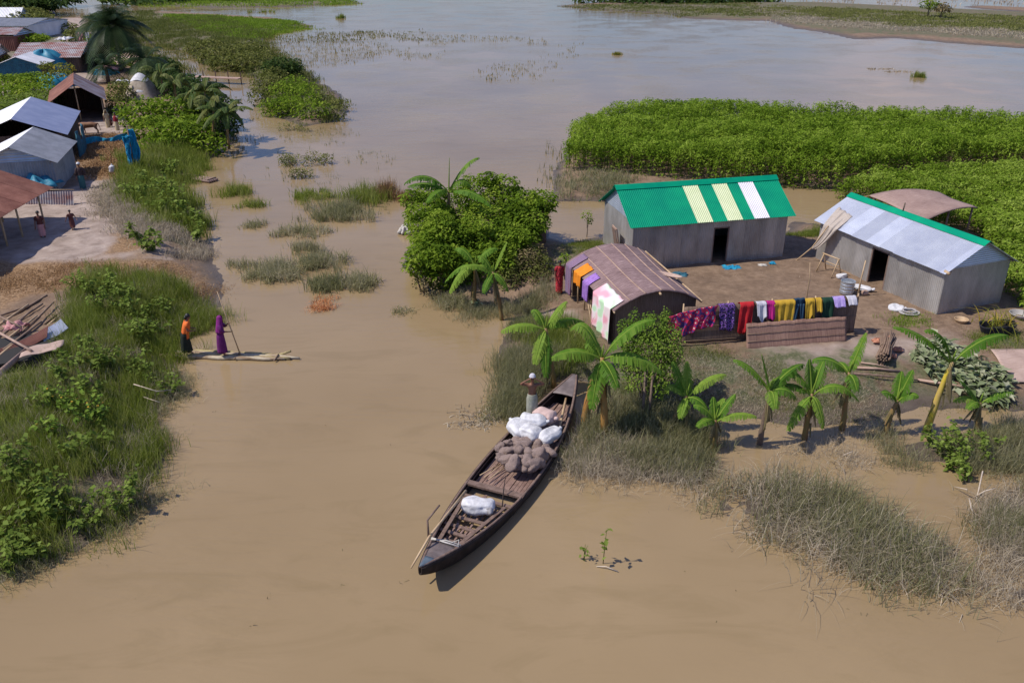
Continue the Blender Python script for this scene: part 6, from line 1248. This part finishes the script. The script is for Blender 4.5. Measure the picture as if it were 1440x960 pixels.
for k, (px, py, s, lb) in enumerate([(1304, 24, 1.3, 'small round tree on the far island, the left and taller of two'), (1322, 26, 1.1, 'small round tree on the far island, the right and darker of two')]):
    p = P(px, py, .35); treeT(lb, p, [((p.x, p.y, p.z + s * 1.9), (s * 1.5, s * 1.4, s * .8)), ((p.x + s, p.y, p.z + s * 1.6), (s, s, s * .6))], 6, .6, 'leaf_bush' if k == 0 else 'leaf_brown', [(0, 0)], r0=.14, name='island_tree')
vb('long dark row of trees along the top edge, left of centre right', [(880, -4, 1.4, (14, 6, 2)), (930, -2, 1.4, (16, 6, 2.2)), (980, -2, 1.2, (14, 6, 2)), (1020, -4, 1.2, (12, 6, 1.8)), (1055, -4, 1.2, (9, 6, 1.6))], 1.2, 1.4, 'leaf_dark', stem=4)
vb('dark hedge line along the top edge above the left water', [(210, -1, 1.2, (12, 6, 1.6)), (270, -3, 1.2, (14, 6, 1.8)), (330, -4, 1.2, (14, 6, 1.8)), (390, -6, 1.2, (12, 6, 1.6))], 1.2, 1.4, 'leaf_dark', stem=4)

# ---------------------------------------------------------------- crop fields
def crop(name, label, pp, spacing, h, nl, size, m, seed=0):
    pl = poly(pp, .3); lo = pl.min(0); hi = pl.max(0); X_, Y_ = np.meshgrid(np.arange(lo[0], hi[0], spacing), np.arange(lo[1], hi[1], spacing)); q = np.column_stack([X_.ravel(), Y_.ravel()]) + rng.normal(0, spacing * .35, (X_.size, 2))
    dd = sdist(pl, q[:, 0], q[:, 1]) + (fbm(q[:, 0] * .5, q[:, 1] * .5, 4) - .5) * 2.4; q = q[dd > 0]; ed = dd[dd > 0]; n = len(q)
    zz = height(q[:, 0], q[:, 1]); hh = h * (.75 + .5 * fbm(q[:, 0] * .35, q[:, 1] * .35, 3)) * (.85 + .25 * rng.random(n))
    B3 = np.column_stack([q, zz]); V, F, vp = blades(B3, hh, np.full(n, .03), rng.normal(0, .06, (n, 2)), 2, .1); Tn = np.full(len(V), .1)
    u = np.clip(1 - np.abs(rng.normal(0, .3, (n, nl))), .12, 1.02); u[ed < .8] = np.clip(1 - np.abs(rng.normal(0, .45, (int((ed < .8).sum()), nl))), .05, 1.02)
    C = np.repeat(B3, nl, 0); C[:, 2] += (hh[:, None] * u).ravel(); C[:, :2] += rng.normal(0, .09, (n * nl, 2))
    V2, F2 = leafquads(C, size * (.6 + .8 * rng.random(n * nl)), droop=.3, wid=.42); cl_ = fbm(C[:, 0] * .9, C[:, 1] * .9 + C[:, 2], 3); t2 = np.clip((cl_ - .5) * 1.4 + .5 + rng.normal(0, .2, n * nl), 0, 1)
    o = npmesh(name, V2, F2, m, np.repeat(t2, 4)); tag(o, label, 'crop', kind='stuff'); return o, (V, F, Tn)
f1 = [(797, 238), (808, 208), (842, 187), (960, 170), (1100, 179), (1250, 188), (1440, 198), (1700, 212), (1700, 250), (1440, 238), (1340, 243), (1200, 262), (1140, 262), (1060, 258), (985, 257), (900, 248), (840, 243)]
o, st_ = crop('jute_field', 'tall bright green jute crop standing in the flood behind the houses', f1, .36, 2.05, 44, .19, 'leaf_jute')
npmesh('stalks', st_[0], st_[1], 'leaf_olive', st_[2], o)['kind'] = 'stuff'
f2 = [(1185, 275), (1215, 262), (1340, 250), (1440, 245), (1750, 262), (1750, 560), (1440, 455), (1415, 430), (1405, 395), (1380, 350), (1340, 325), (1290, 330), (1250, 300), (1230, 284)]
o, st_ = crop('low_jute_field', 'lower lighter green crop growing right up to the silver house and the open shelter', f2, .33, 1.15, 40, .18, 'leaf_jute_low')
npmesh('stalks', st_[0], st_[1], 'leaf_olive', st_[2], o)['kind'] = 'stuff'
# ---------------------------------------------------------------- grass, reeds and weeds
def gf(name, label, pp, n, hr, m, nz=.45, **k):
    pl = poly(pp, .3 if k.pop('land', True) else 0); keep = lambda x, y: sm((fbm(x * .8 + n, y * .8, 3) - nz) * 6 + .5); cl_ = k.pop('cl', .6); nc_ = max(4, int(n / 11)); q0 = scatter(pl, nc_, keep); q1 = scatter(pl, int(n * (1 - cl_)) + 1, keep); sg = np.array([.22, .22]) * (1 + (k.get('width', .014) / .03)); qa = np.repeat(q0, int(n * cl_ / nc_) + 1, 0); qa = qa + rng.normal(0, 1, qa.shape) * sg; q = np.concatenate([qa, q1]); q = q[boatd(q[:, 0], q[:, 1]) > 1.15]; 
    o = grass(name, q, hr, m, **k); return tag(o, label, 'grass', kind='stuff')
LB = [(-120, 640), (-40, 585), (10, 560), (62, 545), (85, 500), (98, 450), (118, 405), (150, 398), (200, 395), (255, 410), (300, 432), (300, 452), (270, 468), (250, 500), (238, 530), (212, 560), (220, 610), (226, 660), (205, 690), (165, 725), (110, 760), (40, 775), (-40, 800), (-200, 850)]
gf('tall_grass', 'tall dark green grass covering the near left bank', LB, 2300, (.45, 1.0), 'grass_green', .43, per=24, spread=.17, width=.016, lean=.5)
gf('dead_grass', 'straw-coloured dead grass mixed into the near left bank', LB, 800, (.3, .9), 'grass_dead', .45, per=14, spread=.2, width=.014, lean=.9)
gf('bank_grass', 'grey-green grass on the edge of the near left bank', [(212, 560), (250, 510), (262, 525), (232, 575), (240, 640), (232, 680), (205, 705), (160, 745), (90, 775), (10, 800), (0, 770), (100, 745), (190, 690), (215, 640)], 420, (.25, .6), 'grass_grey', .45, per=16, spread=.2, lean=.9)
gf('bank_grass', 'thick dark grass at the shore behind the woman in orange', [(200, 405), (300, 432), (312, 452), (275, 465), (230, 470), (190, 440)], 420, (.4, .8), 'grass_green', .4, per=20, lean=.7)
gf('reeds', 'grey-green reeds on the left bank below the dark bush', [(172, 232), (215, 218), (270, 212), (300, 222), (282, 245), (262, 262), (285, 285), (295, 310), (285, 330), (255, 320), (215, 330), (190, 300), (170, 262)], 800, (.5, 1.15), 'grass_green', .42, per=20, spread=.25, width=.028, lean=.5)
gf('dead_grass', 'dry pale grass on the slope below the reeds', [(165, 265), (185, 300), (250, 330), (292, 335), (300, 352), (250, 368), (190, 350), (150, 310)], 500, (.25, .6), 'grass_dead', .42, per=16, spread=.25, width=.024, lean=1.0)
gf('spit_grass', 'olive grass over the spit of land beyond the channel', [(215, 30), (300, 26), (385, 52), (420, 90), (480, 140), (460, 168), (390, 160), (365, 110), (300, 92), (225, 66)], 2200, (.35, .8), 'grass_short', .38, per=16, spread=.5, width=.06, lean=.7)
gf('spit_grass', 'bright green low crop on the flat end of the spit', [(230, 24), (300, 26), (440, 37), (385, 47), (340, 60), (280, 45)], 2600, (.25, .5), 'leaf_jute_low', .3, per=12, spread=.6, width=.12, lean=.6)
gf('far_grass', 'green grass on the far strip along the top edge', [(120, -8), (200, 8), (400, 8), (505, 4), (440, -8)], 2400, (.3, .7), 'leaf_jute_low', .35, per=10, spread=1, width=.2, lean=.6)
gf('far_grass', 'yellow-green grass over the middle of the far island', [(1060, 20), (1090, 8), (1250, 16), (1440, 24), (1700, 30), (1700, 48), (1440, 46), (1260, 38), (1150, 28)], 3600, (.2, .55), 'grass_short', .42, per=10, spread=.7, width=.13, lean=.7, tint=(.4, 1))
gf('far_grass', 'olive grass on the near edge of the far island', [(900, 8), (1000, 8), (1060, 12), (1100, 30), (1200, 40), (1440, 55), (1600, 62), (1600, 50), (1440, 44), (1200, 30), (1100, 16)], 2600, (.15, .4), 'grass_dead', .5, per=8, spread=.7, width=.12, lean=.9)
gf('spit_grass', 'patchy olive grass on the shore between the palms and the spit', [(120, 26), (215, 18), (238, 60), (275, 104), (240, 112), (190, 85), (150, 50)], 1300, (.3, .8), 'grass_short', .35, per=14, spread=.5, width=.07, lean=.7)
gf('far_grass', 'sparse olive grass on the left tail of the far island', [(790, 8), (900, 6), (1060, 5), (1080, 24), (960, 22), (850, 14)], 1500, (.15, .45), 'grass_short', .42, per=8, spread=.8, width=.14, lean=.8)
# reeds round the yard bank
gf('shore_grass', 'green and grey grass on the yard side of the far bow', [(712, 470), (735, 450), (765, 470), (790, 520), (785, 560), (760, 575), (712, 580), (700, 555), (704, 510)], 520, (.5, 1.0), 'grass_grey', .40, per=24, spread=.18, width=.015, lean=.6, tint=(0, .8))
gf('shore_grass', 'dark green grass under the banana plants by the hut', [(712, 452), (745, 440), (800, 470), (830, 500), (810, 540), (770, 510), (735, 480)], 300, (.4, .9), 'grass_green', .40, per=22, spread=.18, lean=.6)
gf('shore_grass', 'grassy tuft along the foot of the creeper thicket', [(600, 412), (640, 425), (700, 420), (770, 410), (770, 430), (700, 438), (640, 440)], 220, (.3, .8), 'grass_grey', .40, per=20, spread=.16, lean=.7)
gf('reeds', 'grey-green reeds standing in the shallows right of the boat', [(790, 600), (850, 590), (1000, 605), (1000, 660), (975, 675), (900, 665), (830, 660), (785, 650)], 620, (.45, .9), 'grass_grey', .42, per=18, spread=.18, width=.019, lean=.6, tint=(0, .85), land=False)
gf('reeds', 'bleached drooping dead reeds next to the boat side', [(780, 620), (850, 600), (880, 640), (870, 670), (800, 668), (775, 650)], 190, (.5, .95), 'grass_dead', .35, per=22, spread=.22, width=.014, lean=1.25, sag=.75, land=False)
gf('reeds', 'dry reed fringe trailing into the brown water below the banana row', [(830, 655), (990, 655), (1010, 700), (960, 690), (880, 680)], 130, (.4, .8), 'grass_dead', .45, per=18, spread=.24, lean=1.2, sag=.8, land=False)
RM = [(985, 692), (1050, 662), (1105, 660), (1170, 695), (1240, 722), (1310, 765), (1350, 810), (1335, 838), (1270, 832), (1190, 808), (1110, 772), (1030, 738)]
gf('reeds', 'green-tipped clumps of reeds in the flooded marsh at lower right', RM, 340, (.6, 1.25), 'grass_grey', .48, cl=.85, per=15, spread=.2, width=.019, lean=.75, tint=(0, .9), land=False)
gf('dead_reeds', 'bleached straw reeds sprawling through the marsh at lower right', RM + [(1180, 860)], 300, (.6, 1.3), 'grass_dead', .42, per=12, spread=.22, width=.018, lean=1.25, sag=.75, land=False)
gf('reeds', 'reeds between the banana row and the marsh on the right', [(1235, 610), (1330, 612), (1440, 600), (1560, 615), (1560, 690), (1440, 685), (1330, 665), (1250, 655)], 480, (.45, .9), 'grass_grey', .44, per=22, spread=.18, width=.015, lean=.65, tint=(.1, .9), land=False)
gf('dead_reeds', 'pale sprawling reeds along the lower right edge', [(1405, 700), (1440, 690), (1600, 700), (1600, 900), (1440, 880), (1390, 850), (1345, 800), (1360, 760)], 420, (.45, 1.0), 'grass_dead', .42, per=20, spread=.22, width=.014, lean=1.2, sag=.7, land=False)
gf('reeds', 'green reeds scattered along the lower right edge', [(1390, 690), (1600, 690), (1600, 870), (1440, 860), (1380, 800)], 160, (.5, .95), 'grass_grey', .5, per=24, spread=.17, lean=.6, tint=(0, .6), land=False)
gf('dead_reeds', 'faint pale reeds in the shallows below the leaning banana stems', [(1080, 640), (1240, 600), (1260, 650), (1200, 672), (1110, 655)], 75, (.35, .7), 'grass_dead', .44, per=16, spread=.25, lean=1.1, sag=.7, land=False)
gf('bank_grass', 'short patchy grass on the bank of the yard', [(740, 445), (850, 500), (960, 496), (1080, 505), (1100, 525), (1250, 530), (1440, 555), (1440, 600), (1240, 592), (1050, 585), (960, 592), (850, 600), (790, 560)], 1500, (.06, .2), 'grass_short', .5, per=16, spread=.2, width=.012, lean=.8)
gf('bank_grass', 'dead stubble on the bank below the laundry fence', [(960, 510), (1060, 515), (1110, 540), (1240, 545), (1240, 585), (1060, 585), (970, 590), (880, 610), (850, 590)], 1000, (.06, .22), 'grass_dead', .45, per=12, spread=.25, width=.012, lean=1.3)
gf('yard_grass', 'small bright green grass patch beside the drum and hose', [(1250, 455), (1290, 450), (1310, 462), (1260, 468)], 60, (.1, .25), 'leaf_jute_low', .3, per=20, spread=.12, lean=.6)
gf('yard_grass', 'grass tuft between the two tin houses by the channel', [(1115, 330), (1160, 325), (1158, 336), (1122, 337)], 200, (.12, .3), 'grass_green', .3, per=22, spread=.16, lean=.6)
gf('yard_grass', 'grass patch by the channel left of the green-roofed house', [(785, 350), (845, 342), (848, 360), (800, 368)], 300, (.06, .22), 'grass_green', .42, per=16, spread=.2, lean=.7)
gf('yard_grass', 'green grass behind the cut leaf heap', [(1360, 480), (1430, 470), (1440, 495), (1380, 505)], 200, (.06, .2), 'grass_green', .4, per=16, spread=.2, lean=.7)
gf('mud_plants', 'ragged weeds on the mud flat in front of the jute', [(780, 250), (800, 240), (900, 252), (985, 262), (860, 280), (785, 280)], 260, (.3, .8), 'grass_grey', .47, per=14, spread=.25, width=.03, lean=.8)
# hay and straw litter
gf('hay', 'golden brown hay spread on the left shore', [(0, 395), (120, 385), (250, 385), (308, 395), (314, 420), (262, 425), (150, 405), (90, 430), (0, 440)], 1100, (.06, .22), 'straw', .5, per=10, spread=.3, width=.02, lean=2.2, sag=.9)
gf('hay', 'brown straw drying in front of the blue net', [(108, 200), (186, 198), (192, 258), (120, 260)], 1000, (.15, .4), 'straw', .35, per=10, spread=.4, width=.04, lean=2.2, sag=.9)
gf('straw_litter', 'dusty pale straw heaped along the village path', [(140, 268), (180, 265), (190, 300), (178, 312), (150, 305), (130, 285)], 420, (.15, .45), 'grass_dead', .35, per=12, spread=.3, width=.03, lean=1.8, sag=.9)
# emergent plants over the open water, too many and too small to tell apart
def speck(pp, n, hr, m, wd, label, name='water_plants', per=3, lean=.5, nz=.52, fr=.12):
    pl = poly(pp, 0); q = scatter(pl, n, lambda x, y: sm((fbm(x * fr + 9, y * fr * .8, 4) - nz) * 8 + .3)); o = grass(name, q, hr, m, per, wd * 3, wd, lean, z=0., seg=2); tag(o, label, 'water plants', kind='stuff')
speck([(380, 55), (420, 48), (700, 50), (820, 60), (800, 110), (560, 160), (470, 120)], 900, (.15, .5), 'grass_grey', .06, 'thin scattered stems poking out of the open water beyond the spit', fr=.06)
speck([(380, 50), (600, 40), (720, 60), (560, 62), (400, 60)], 500, (.15, .45), 'leaf_olive', .09, 'line of dark water plants across the open water', fr=.05)
speck([(380, 185), (480, 175), (560, 230), (560, 300), (440, 340), (400, 260)], 160, (.15, .5), 'leaf_olive', .025, 'broken stalks standing in the channel', fr=.5)
speck([(300, 120), (360, 150), (380, 250), (330, 250), (320, 180)], 120, (.15, .4), 'leaf_olive', .03, 'thin stalks in the channel beside the village', fr=.5)
speck([(770, 200), (800, 200), (785, 300), (765, 330), (750, 270)], 60, (.3, .8), 'leaf_olive', .03, 'loose water weeds at the corner of the jute field', fr=.5)
speck([(1100, 170), (1440, 178), (1440, 195), (1100, 176)], 300, (.2, .5), 'leaf_olive', .05, 'weeds fringing the far side of the jute field', fr=.4)
speck([(820, -2), (1440, -10), (1440, 12), (900, 6)], 400, (.3, .8), 'grass_dead', .2, 'sparse stubble in the far water near the top edge', fr=.03)
pl = poly([(790, 352), (1100, 340), (1240, 350), (1440, 450), (1440, 520), (1220, 520), (1200, 480), (960, 420), (900, 370)], .45)
q = scatter(pl, 420); o = grass('yard_litter', q, (.04, .16), 'grass_dead', 2, .1, .012, 3.0, .95, seg=2); tag(o, 'scattered straws and twigs trodden into the mud of the yard', 'litter', kind='stuff')
q = scatter(poly([(250, 560), (700, 600), (1000, 760), (1300, 900), (900, 940), (100, 940), (240, 700)], 0), 26); o = grass('floating_bits', q, (.05, .22), 'leaf_brown', 2, .05, .018, 3.5, .99, z=.0, seg=2); tag(o, 'tiny twigs and leaf scraps drifting on the open brown water', 'debris', kind='stuff')
# individual clumps in the channel
def clump(label, px, py, n, rad, hr, m, lean=.7, sag=.6, per=26, width=.02, name='reed_clump', group='reed clumps in the channel', tint=(0, 1), squash=.6):
    p = P(px, py); q = rng.normal(0, 1, (n, 2)) * np.array([rad, rad * squash * 1.6]); q = np.clip(q, -rad * 2, rad * 2); o = grass(name, q, (hr[0] * 1.2, hr[1] * 1.25), m, per, .2, width * 1.5, lean, sag, z=-.03, tint=tint); o.location = (p.x, p.y, 0); return tag(o, label, 'reeds', group)
clump('green reed clump by the floating bamboo raft', 332, 272, 26, .5, (.5, .95), 'grass_green', .5)
clump('smaller green reeds just below the clump by the bamboo raft', 350, 290, 14, .4, (.35, .7), 'grass_green', .8)
clump('small dark sprawl of reeds right of the clump by the bamboo raft', 352, 318, 16, .3, (.25, .5), 'grass_grey')
clump('drooping grey reed clump with a straw-coloured edge, left of the pair in mid channel', 385, 385, 60, .62, (.45, .85), 'grass_grey', 1.1, .7, tint=(.1, 1))
clump('broad grey-green reed clump in mid channel, the middle one of three', 450, 372, 42, .55, (.4, .85), 'grass_grey', .9, .6)
clump('greenest reed clump at the bottom of the mid-channel group', 465, 402, 40, .4, (.4, .8), 'grass_grey', .8, tint=(0, .6))
clump('grey reed clump at the right end of the mid-channel group', 505, 400, 34, .4, (.35, .8), 'grass_grey', 1.0)
clump('thin upright reeds behind the mid-channel group', 432, 350, 16, .4, (.4, .8), 'grass_grey', .5)
clump('tiny reed tuft near the hay shore', 338, 376, 8, .3, (.3, .6), 'grass_grey', .7)
clump('sparse reed patch in the upper channel, below the leafy water weeds', 425, 328, 26, .7, (.4, .75), 'grass_grey', 1.0)
clump('widest reed clump across the middle of the channel mouth', 478, 302, 70, 1.0, (.5, .95), 'grass_grey', .8, tint=(0, .8))
clump('darker green reeds at the left end of the channel mouth clump', 440, 278, 34, .7, (.4, .7), 'grass_green', .9)
clump('tall green reeds at the right of the channel mouth clump', 510, 280, 46, .8, (.6, 1.1), 'grass_green', .6)
clump('brown pointed reed sheaf standing left of the thicket', 544, 278, 26, .22, (.7, 1.2), 'straw', .35, .3)
clump('short brown reed sheaf closest to the thicket', 569, 282, 14, .2, (.5, .8), 'straw', .4, .3)
clump('grey tufts in the water at the foot of the thicket front', 640, 425, 26, .4, (.3, .7), 'grass_grey', .9, group='tufts near the thicket')
clump('small floating dark tuft in open brown water near the thicket', 566, 438, 6, .25, (.12, .3), 'grass_grey', 1.3, group='tufts near the thicket')
clump('faded reeds in the water on the left side of the boat', 690, 590, 16, .45, (.2, .4), 'grass_dead', 1.8, .9, group='tufts near the boat')
clump('submerged-looking dark tuft beside the left gunwale', 712, 572, 16, .35, (.25, .5), 'grass_grey', 1.5, .9, group='tufts near the boat')
clump('two dark tufts at the top of the left far water', 372, 18, 9, 1.6, (.4, .9), 'grass_green', .8, width=.04, group='tufts in the far water')
clump('upright dark tuft in the far water above the spit', 480, 26, 6, .5, (.6, 1.3), 'grass_green', .6, width=.05, group='tufts in the far water')
p = P(450, 430); q = rng.normal(0, 1, (26, 2)) * np.array([.35, .45]); o = grass('dead_palm_litter', q, (.3, .7), 'straw_orange', 14, .12, .02, 1.8, .85, z=0.); o.location = (p.x, p.y, -.02); tag(o, 'bright orange dead straw lump floating below the mid-channel reeds', 'litter')
# leafy water weeds in the channel
for k, (px, py, n, rx, lb) in enumerate([(418, 232, 5, 1.3, 'leafy water weeds in the upper channel, the widest patch'), (450, 228, 3, .9, 'leafy water weeds with tall tips right of the widest patch'), (430, 250, 3, .7, 'low leafy weeds below the widest patch'), (412, 185, 3, .9, 'sparse weeds trailing off the spit tip')]):
    p = P(px, py); L_ = [((p.x + random.uniform(-rx, rx), p.y + random.uniform(-rx, rx), .3), (.6, .6, .45)) for _ in range(n)]; bush('water_weed', lb, 'water weed', L_, 34, .15, 'leaf_olive', 'leafy weeds in the upper channel', stem=n, base=(p.x, p.y))
# broad-leaved weeds: each a plant
def weed(label, px, py, h, m='leaf_weed', nst=3, spread=.22, size=.15, seed=0, name='broadleaf_weed', group='broad-leaved weeds on the left bank', pos=None, nl=16, flower=False):
    p = pos or PG(px, py); r = np.random.default_rng(seed + 500); t = thing(name, label, 'weed', p, 0, group); b = MB(); C = []; 
    for s in range(nst):
        an = r.random() * 6.28; tp = np.array([spread * math.cos(an) * (.5 + r.random()), spread * math.sin(an) * (.5 + r.random()), h * (.7 + .4 * r.random())]); b.tube([(0, 0, -.05), Vector(tp) * .5 + Vector((0, 0, .04)), tuple(tp)], [.012, .01, .006], 5)
        u = .15 + .87 * r.random(nl) ** .8; C.append(np.outer(u, tp) + r.normal(0, .045 + .02 * h, (nl, 3)))
    b.build('stem', M['leaf_olive'], t, True); C = np.concatenate(C); V, F = leafquads(C, size * (.7 + .6 * r.random(len(C))), droop=.2, wid=.75); npmesh('leaves', V, F, m, np.repeat(np.clip(r.normal(.5, .25, len(C)), 0, 1), 4), t)
    if flower:
        b = MB()
        for _ in range(4): c = C[r.integers(len(C))] + np.array([0, 0, .05]); b.box(c, (.05, .05, .03), .4)
        b.build('flower', M['c_yellow'], t)
    return t
wd_ = [(112, 392, 1.0), (128, 400, 1.1), (150, 398, 1.15), (165, 404, 1.0), (182, 408, .9), (143, 420, 1.1), (170, 425, 1.0), (195, 430, .9), (215, 420, .8), (240, 425, .8), (205, 458, 1.0), (188, 462, 1.0), (228, 455, .8), (120, 480, .8), (105, 500, .9), (92, 515, .9), (135, 505, .9), (152, 500, 1.0), (200, 505, 1.0), (205, 520, .8), (112, 535, .9), (130, 545, .9), (240, 535, .7), (85, 560, 1.0), (100, 570, 1.1), (125, 590, 1.1), (145, 580, 1.0), (65, 560, .9), (75, 598, .9), (140, 615, .8), (110, 625, .8), (20, 640, .9), (30, 660, .9), (65, 700, .9), (80, 712, 1.0), (72, 740, 1.0), (55, 735, .9), (172, 698, .9), (178, 705, .9), (125, 738, .6), (30, 785, .7), (22, 800, .6), (10, 775, .7), (35, 758, .7), (50, 780, .6), (118, 728, .6)]
WN = ['tallest pale-tipped', 'leaning', 'bushy', 'slender', 'spreading', 'broad']
near = lambda px, py: ('above the salvage heap' if py < 440 else 'right of the salvage heap' if py < 520 and px < 170 else 'behind the raft end' if py < 540 else 'mid left bank' if py < 630 else 'at the near left water edge' if py > 730 else 'lower left bank')
for k, (px, py, h) in enumerate(wd_):
    yel = (70 < px < 150 and 550 < py < 600)
    weed(f'broad-leaved green weed {near(px, py)}' if not yel else 'broad-leaved weed with yellow flowers mid left bank', px, py + (22 if py < 700 else 4), h, 'leaf_lime' if yel else 'leaf_weed', nst=6, seed=k, flower=yel, size=.16, nl=18, group='broad-leaved weeds ' + (near(px, py) if not yel else 'with yellow flowers'), spread=.36)
gw = 'leafy weeds on the right marsh'
for k, (px, py, h) in enumerate([(1320, 632, .8), (1335, 640, .8), (1352, 628, .7), (1370, 640, .7), (1345, 615, .7), (1310, 622, .6), (1385, 630, .6), (1362, 668, .6), (1328, 650, .6)]): weed('low bright green leafy weed in the reeds below the tall yellow banana stem', px, py + 8, h, 'leaf_weed', 5, .35, .13, 80 + k, group=gw, nl=20)
g2 = 'weeds on the reed bank beside the village'
for k, (px, py, h) in enumerate([(190, 280, 1.0), (210, 285, 1.2), (230, 275, 1.2), (245, 290, 1.3), (225, 300, 1.0), (255, 310, 1.1), (200, 340, .9), (212, 352, .8), (270, 320, 1.0), (240, 250, 1.1), (200, 262, 1.0), (276, 340, .9)]): weed('leafy green weed on the reed bank between the village and the channel', px, py, h, 'leaf_weed', 5, .5, .24, 120 + k, group=g2, nl=20)
weed('single green seedling standing out of the brown water, the taller of two', 0, 0, .95, 'leaf_weed', 1, .03, .16, 201, 'water_seedling', 'seedlings in the brown water', pos=P(848, 792), nl=12)
weed('smaller seedling just left of the taller one in the brown water', 0, 0, .42, 'leaf_weed', 2, .05, .1, 202, 'water_seedling', 'seedlings in the brown water', pos=P(821, 786), nl=8)
rod('twig', 'pale bent twig floating at the foot of the taller seedling', [P(839, 796, .02), P(852, 796, .08), P(869, 803, .03)], [.012, .014, .012], 'twig', 'twig', 5)
for k, (pts, lb) in enumerate([([(1382, 662, .5), (1376, 690, .15), (1372, 705, .02)], 'upright bleached branch in the right marsh, the left and tallest one'), ([(1360, 688, .3), (1342, 684, .05)], 'short bleached branch fallen left of the upright one'), ([(1368, 700, .05), (1385, 690, .45), (1400, 686, .5)], 'arched bleached branch right of the upright one'), ([(1372, 726, .03), (1366, 715, .35), (1363, 700, .45)], 'forked bleached branch lowest in the right marsh'), ([(1115, 688, .03), (1128, 683, .1), (1150, 690, .05)], 'pale broken reed stalk floating below the marsh edge'), ([(1185, 640, .03), (1200, 634, .2)], 'tiny bleached twig above the middle of the marsh'), ([(188, 540, .7), (220, 550, .45), (242, 548, .3)], 'long bare twig over the water edge of the left bank'), ([(202, 558, .35), (226, 566, .25)], 'short bare twig over the water edge of the left bank')]):
    rod('bleached_branch', lb, [P(*q_) for q_ in pts], [.019] * (len(pts) - 1) + [.009], 'twig', 'branch', 6)
# fallen banana stem bits, drowned plant by the thicket, pots
p = P(570, 328); o = crumple('floating_bundle', 'pale round bundle caught against the left side of the thicket', p + Vector((0, 0, .05)), .7, .6, .5, 'leaf_brown' if False else 'rope', 'bundle', 31)
for k, (px, py, s) in enumerate([(668, 433, .5)]): weed('drowned grey-green weed at the foot of the front banana plant', px, py, .35, 'cut_leaf', 4, .25, .2, 300, 'drowned_weed', 'drowned weed')
for k, (px, py) in enumerate([(1240, 97), (1262, 101)]):
    p = P(px, py); o = grass('floating_debris', rng.normal(0, 1, (12, 2)) * np.array([1.0, .25]), (.1, .3), 'grass_dead', 8, .3, .1, 1.5, .9, z=0.); o.location = (p.x, p.y, 0); tag(o, ['streak of floating debris in the open water, the left one', 'streak of floating debris in the open water, nearer the lone tussock'][k], 'debris', 'floating debris')
# ---------------------------------------------------------------- labels that tell repeats apart by their place in the photograph
ORD = ['leftmost', 'second from left', 'third from left', 'fourth from left', 'fifth from left', 'sixth from left', 'seventh from left', 'eighth from left', 'ninth from left', 'tenth from left']
ROW = ['the nearest row', 'the second row', 'the third row', 'the fourth row', 'the fifth row', 'the sixth row', 'the seventh row']
def pix(o):
    x, y, z = o.location; z -= CH; d = y * math.cos(CT) - z * math.sin(CT); return CF * x / d, CF * (y * math.sin(CT) + z * math.cos(CT)) / d
by = {}
for o in col.objects:
    if o.parent is None and o.get('label') and o.get('kind') is None: by.setdefault(o['label'], []).append(o)
SHORT = {'rough brown lump of dried earth in the pile amidships in the boat': 'dried earth clod in the boat', 'weathered bamboo pole in the heap of salvaged poles and tin at the left edge': 'weathered bamboo pole in the salvage heap',
         'low bright green leafy weed in the reeds below the tall yellow banana stem': 'leafy weed below the yellow banana stem', 'leafy green weed on the reed bank between the village and the channel': 'leafy weed on the village reed bank'}
for lb, os_ in by.items():
    if len(os_) < 2: continue
    base = SHORT.get(lb, lb)
    if len(os_) <= 5:
        for i, o in enumerate(sorted(os_, key=lambda o: pix(o)[0])): o['label'] = f'{base}, {ORD[i]}'
    else:
        os_ = sorted(os_, key=lambda o: pix(o)[1]); per = 5 if len(os_) > 12 else 4; k = 0
        rows_ = [os_[i:i + per] for i in range(0, len(os_), per)]
        for r_i, rw in enumerate(rows_):
            for i, o in enumerate(sorted(rw, key=lambda o: pix(o)[0])): o['label'] = f'{base}, {ORD[i]} in {ROW[r_i]}'
for o in col.objects:
    if o.get('label') and len(o['label'].split()) > 16: print('LONG', len(o['label'].split()), o['label'])
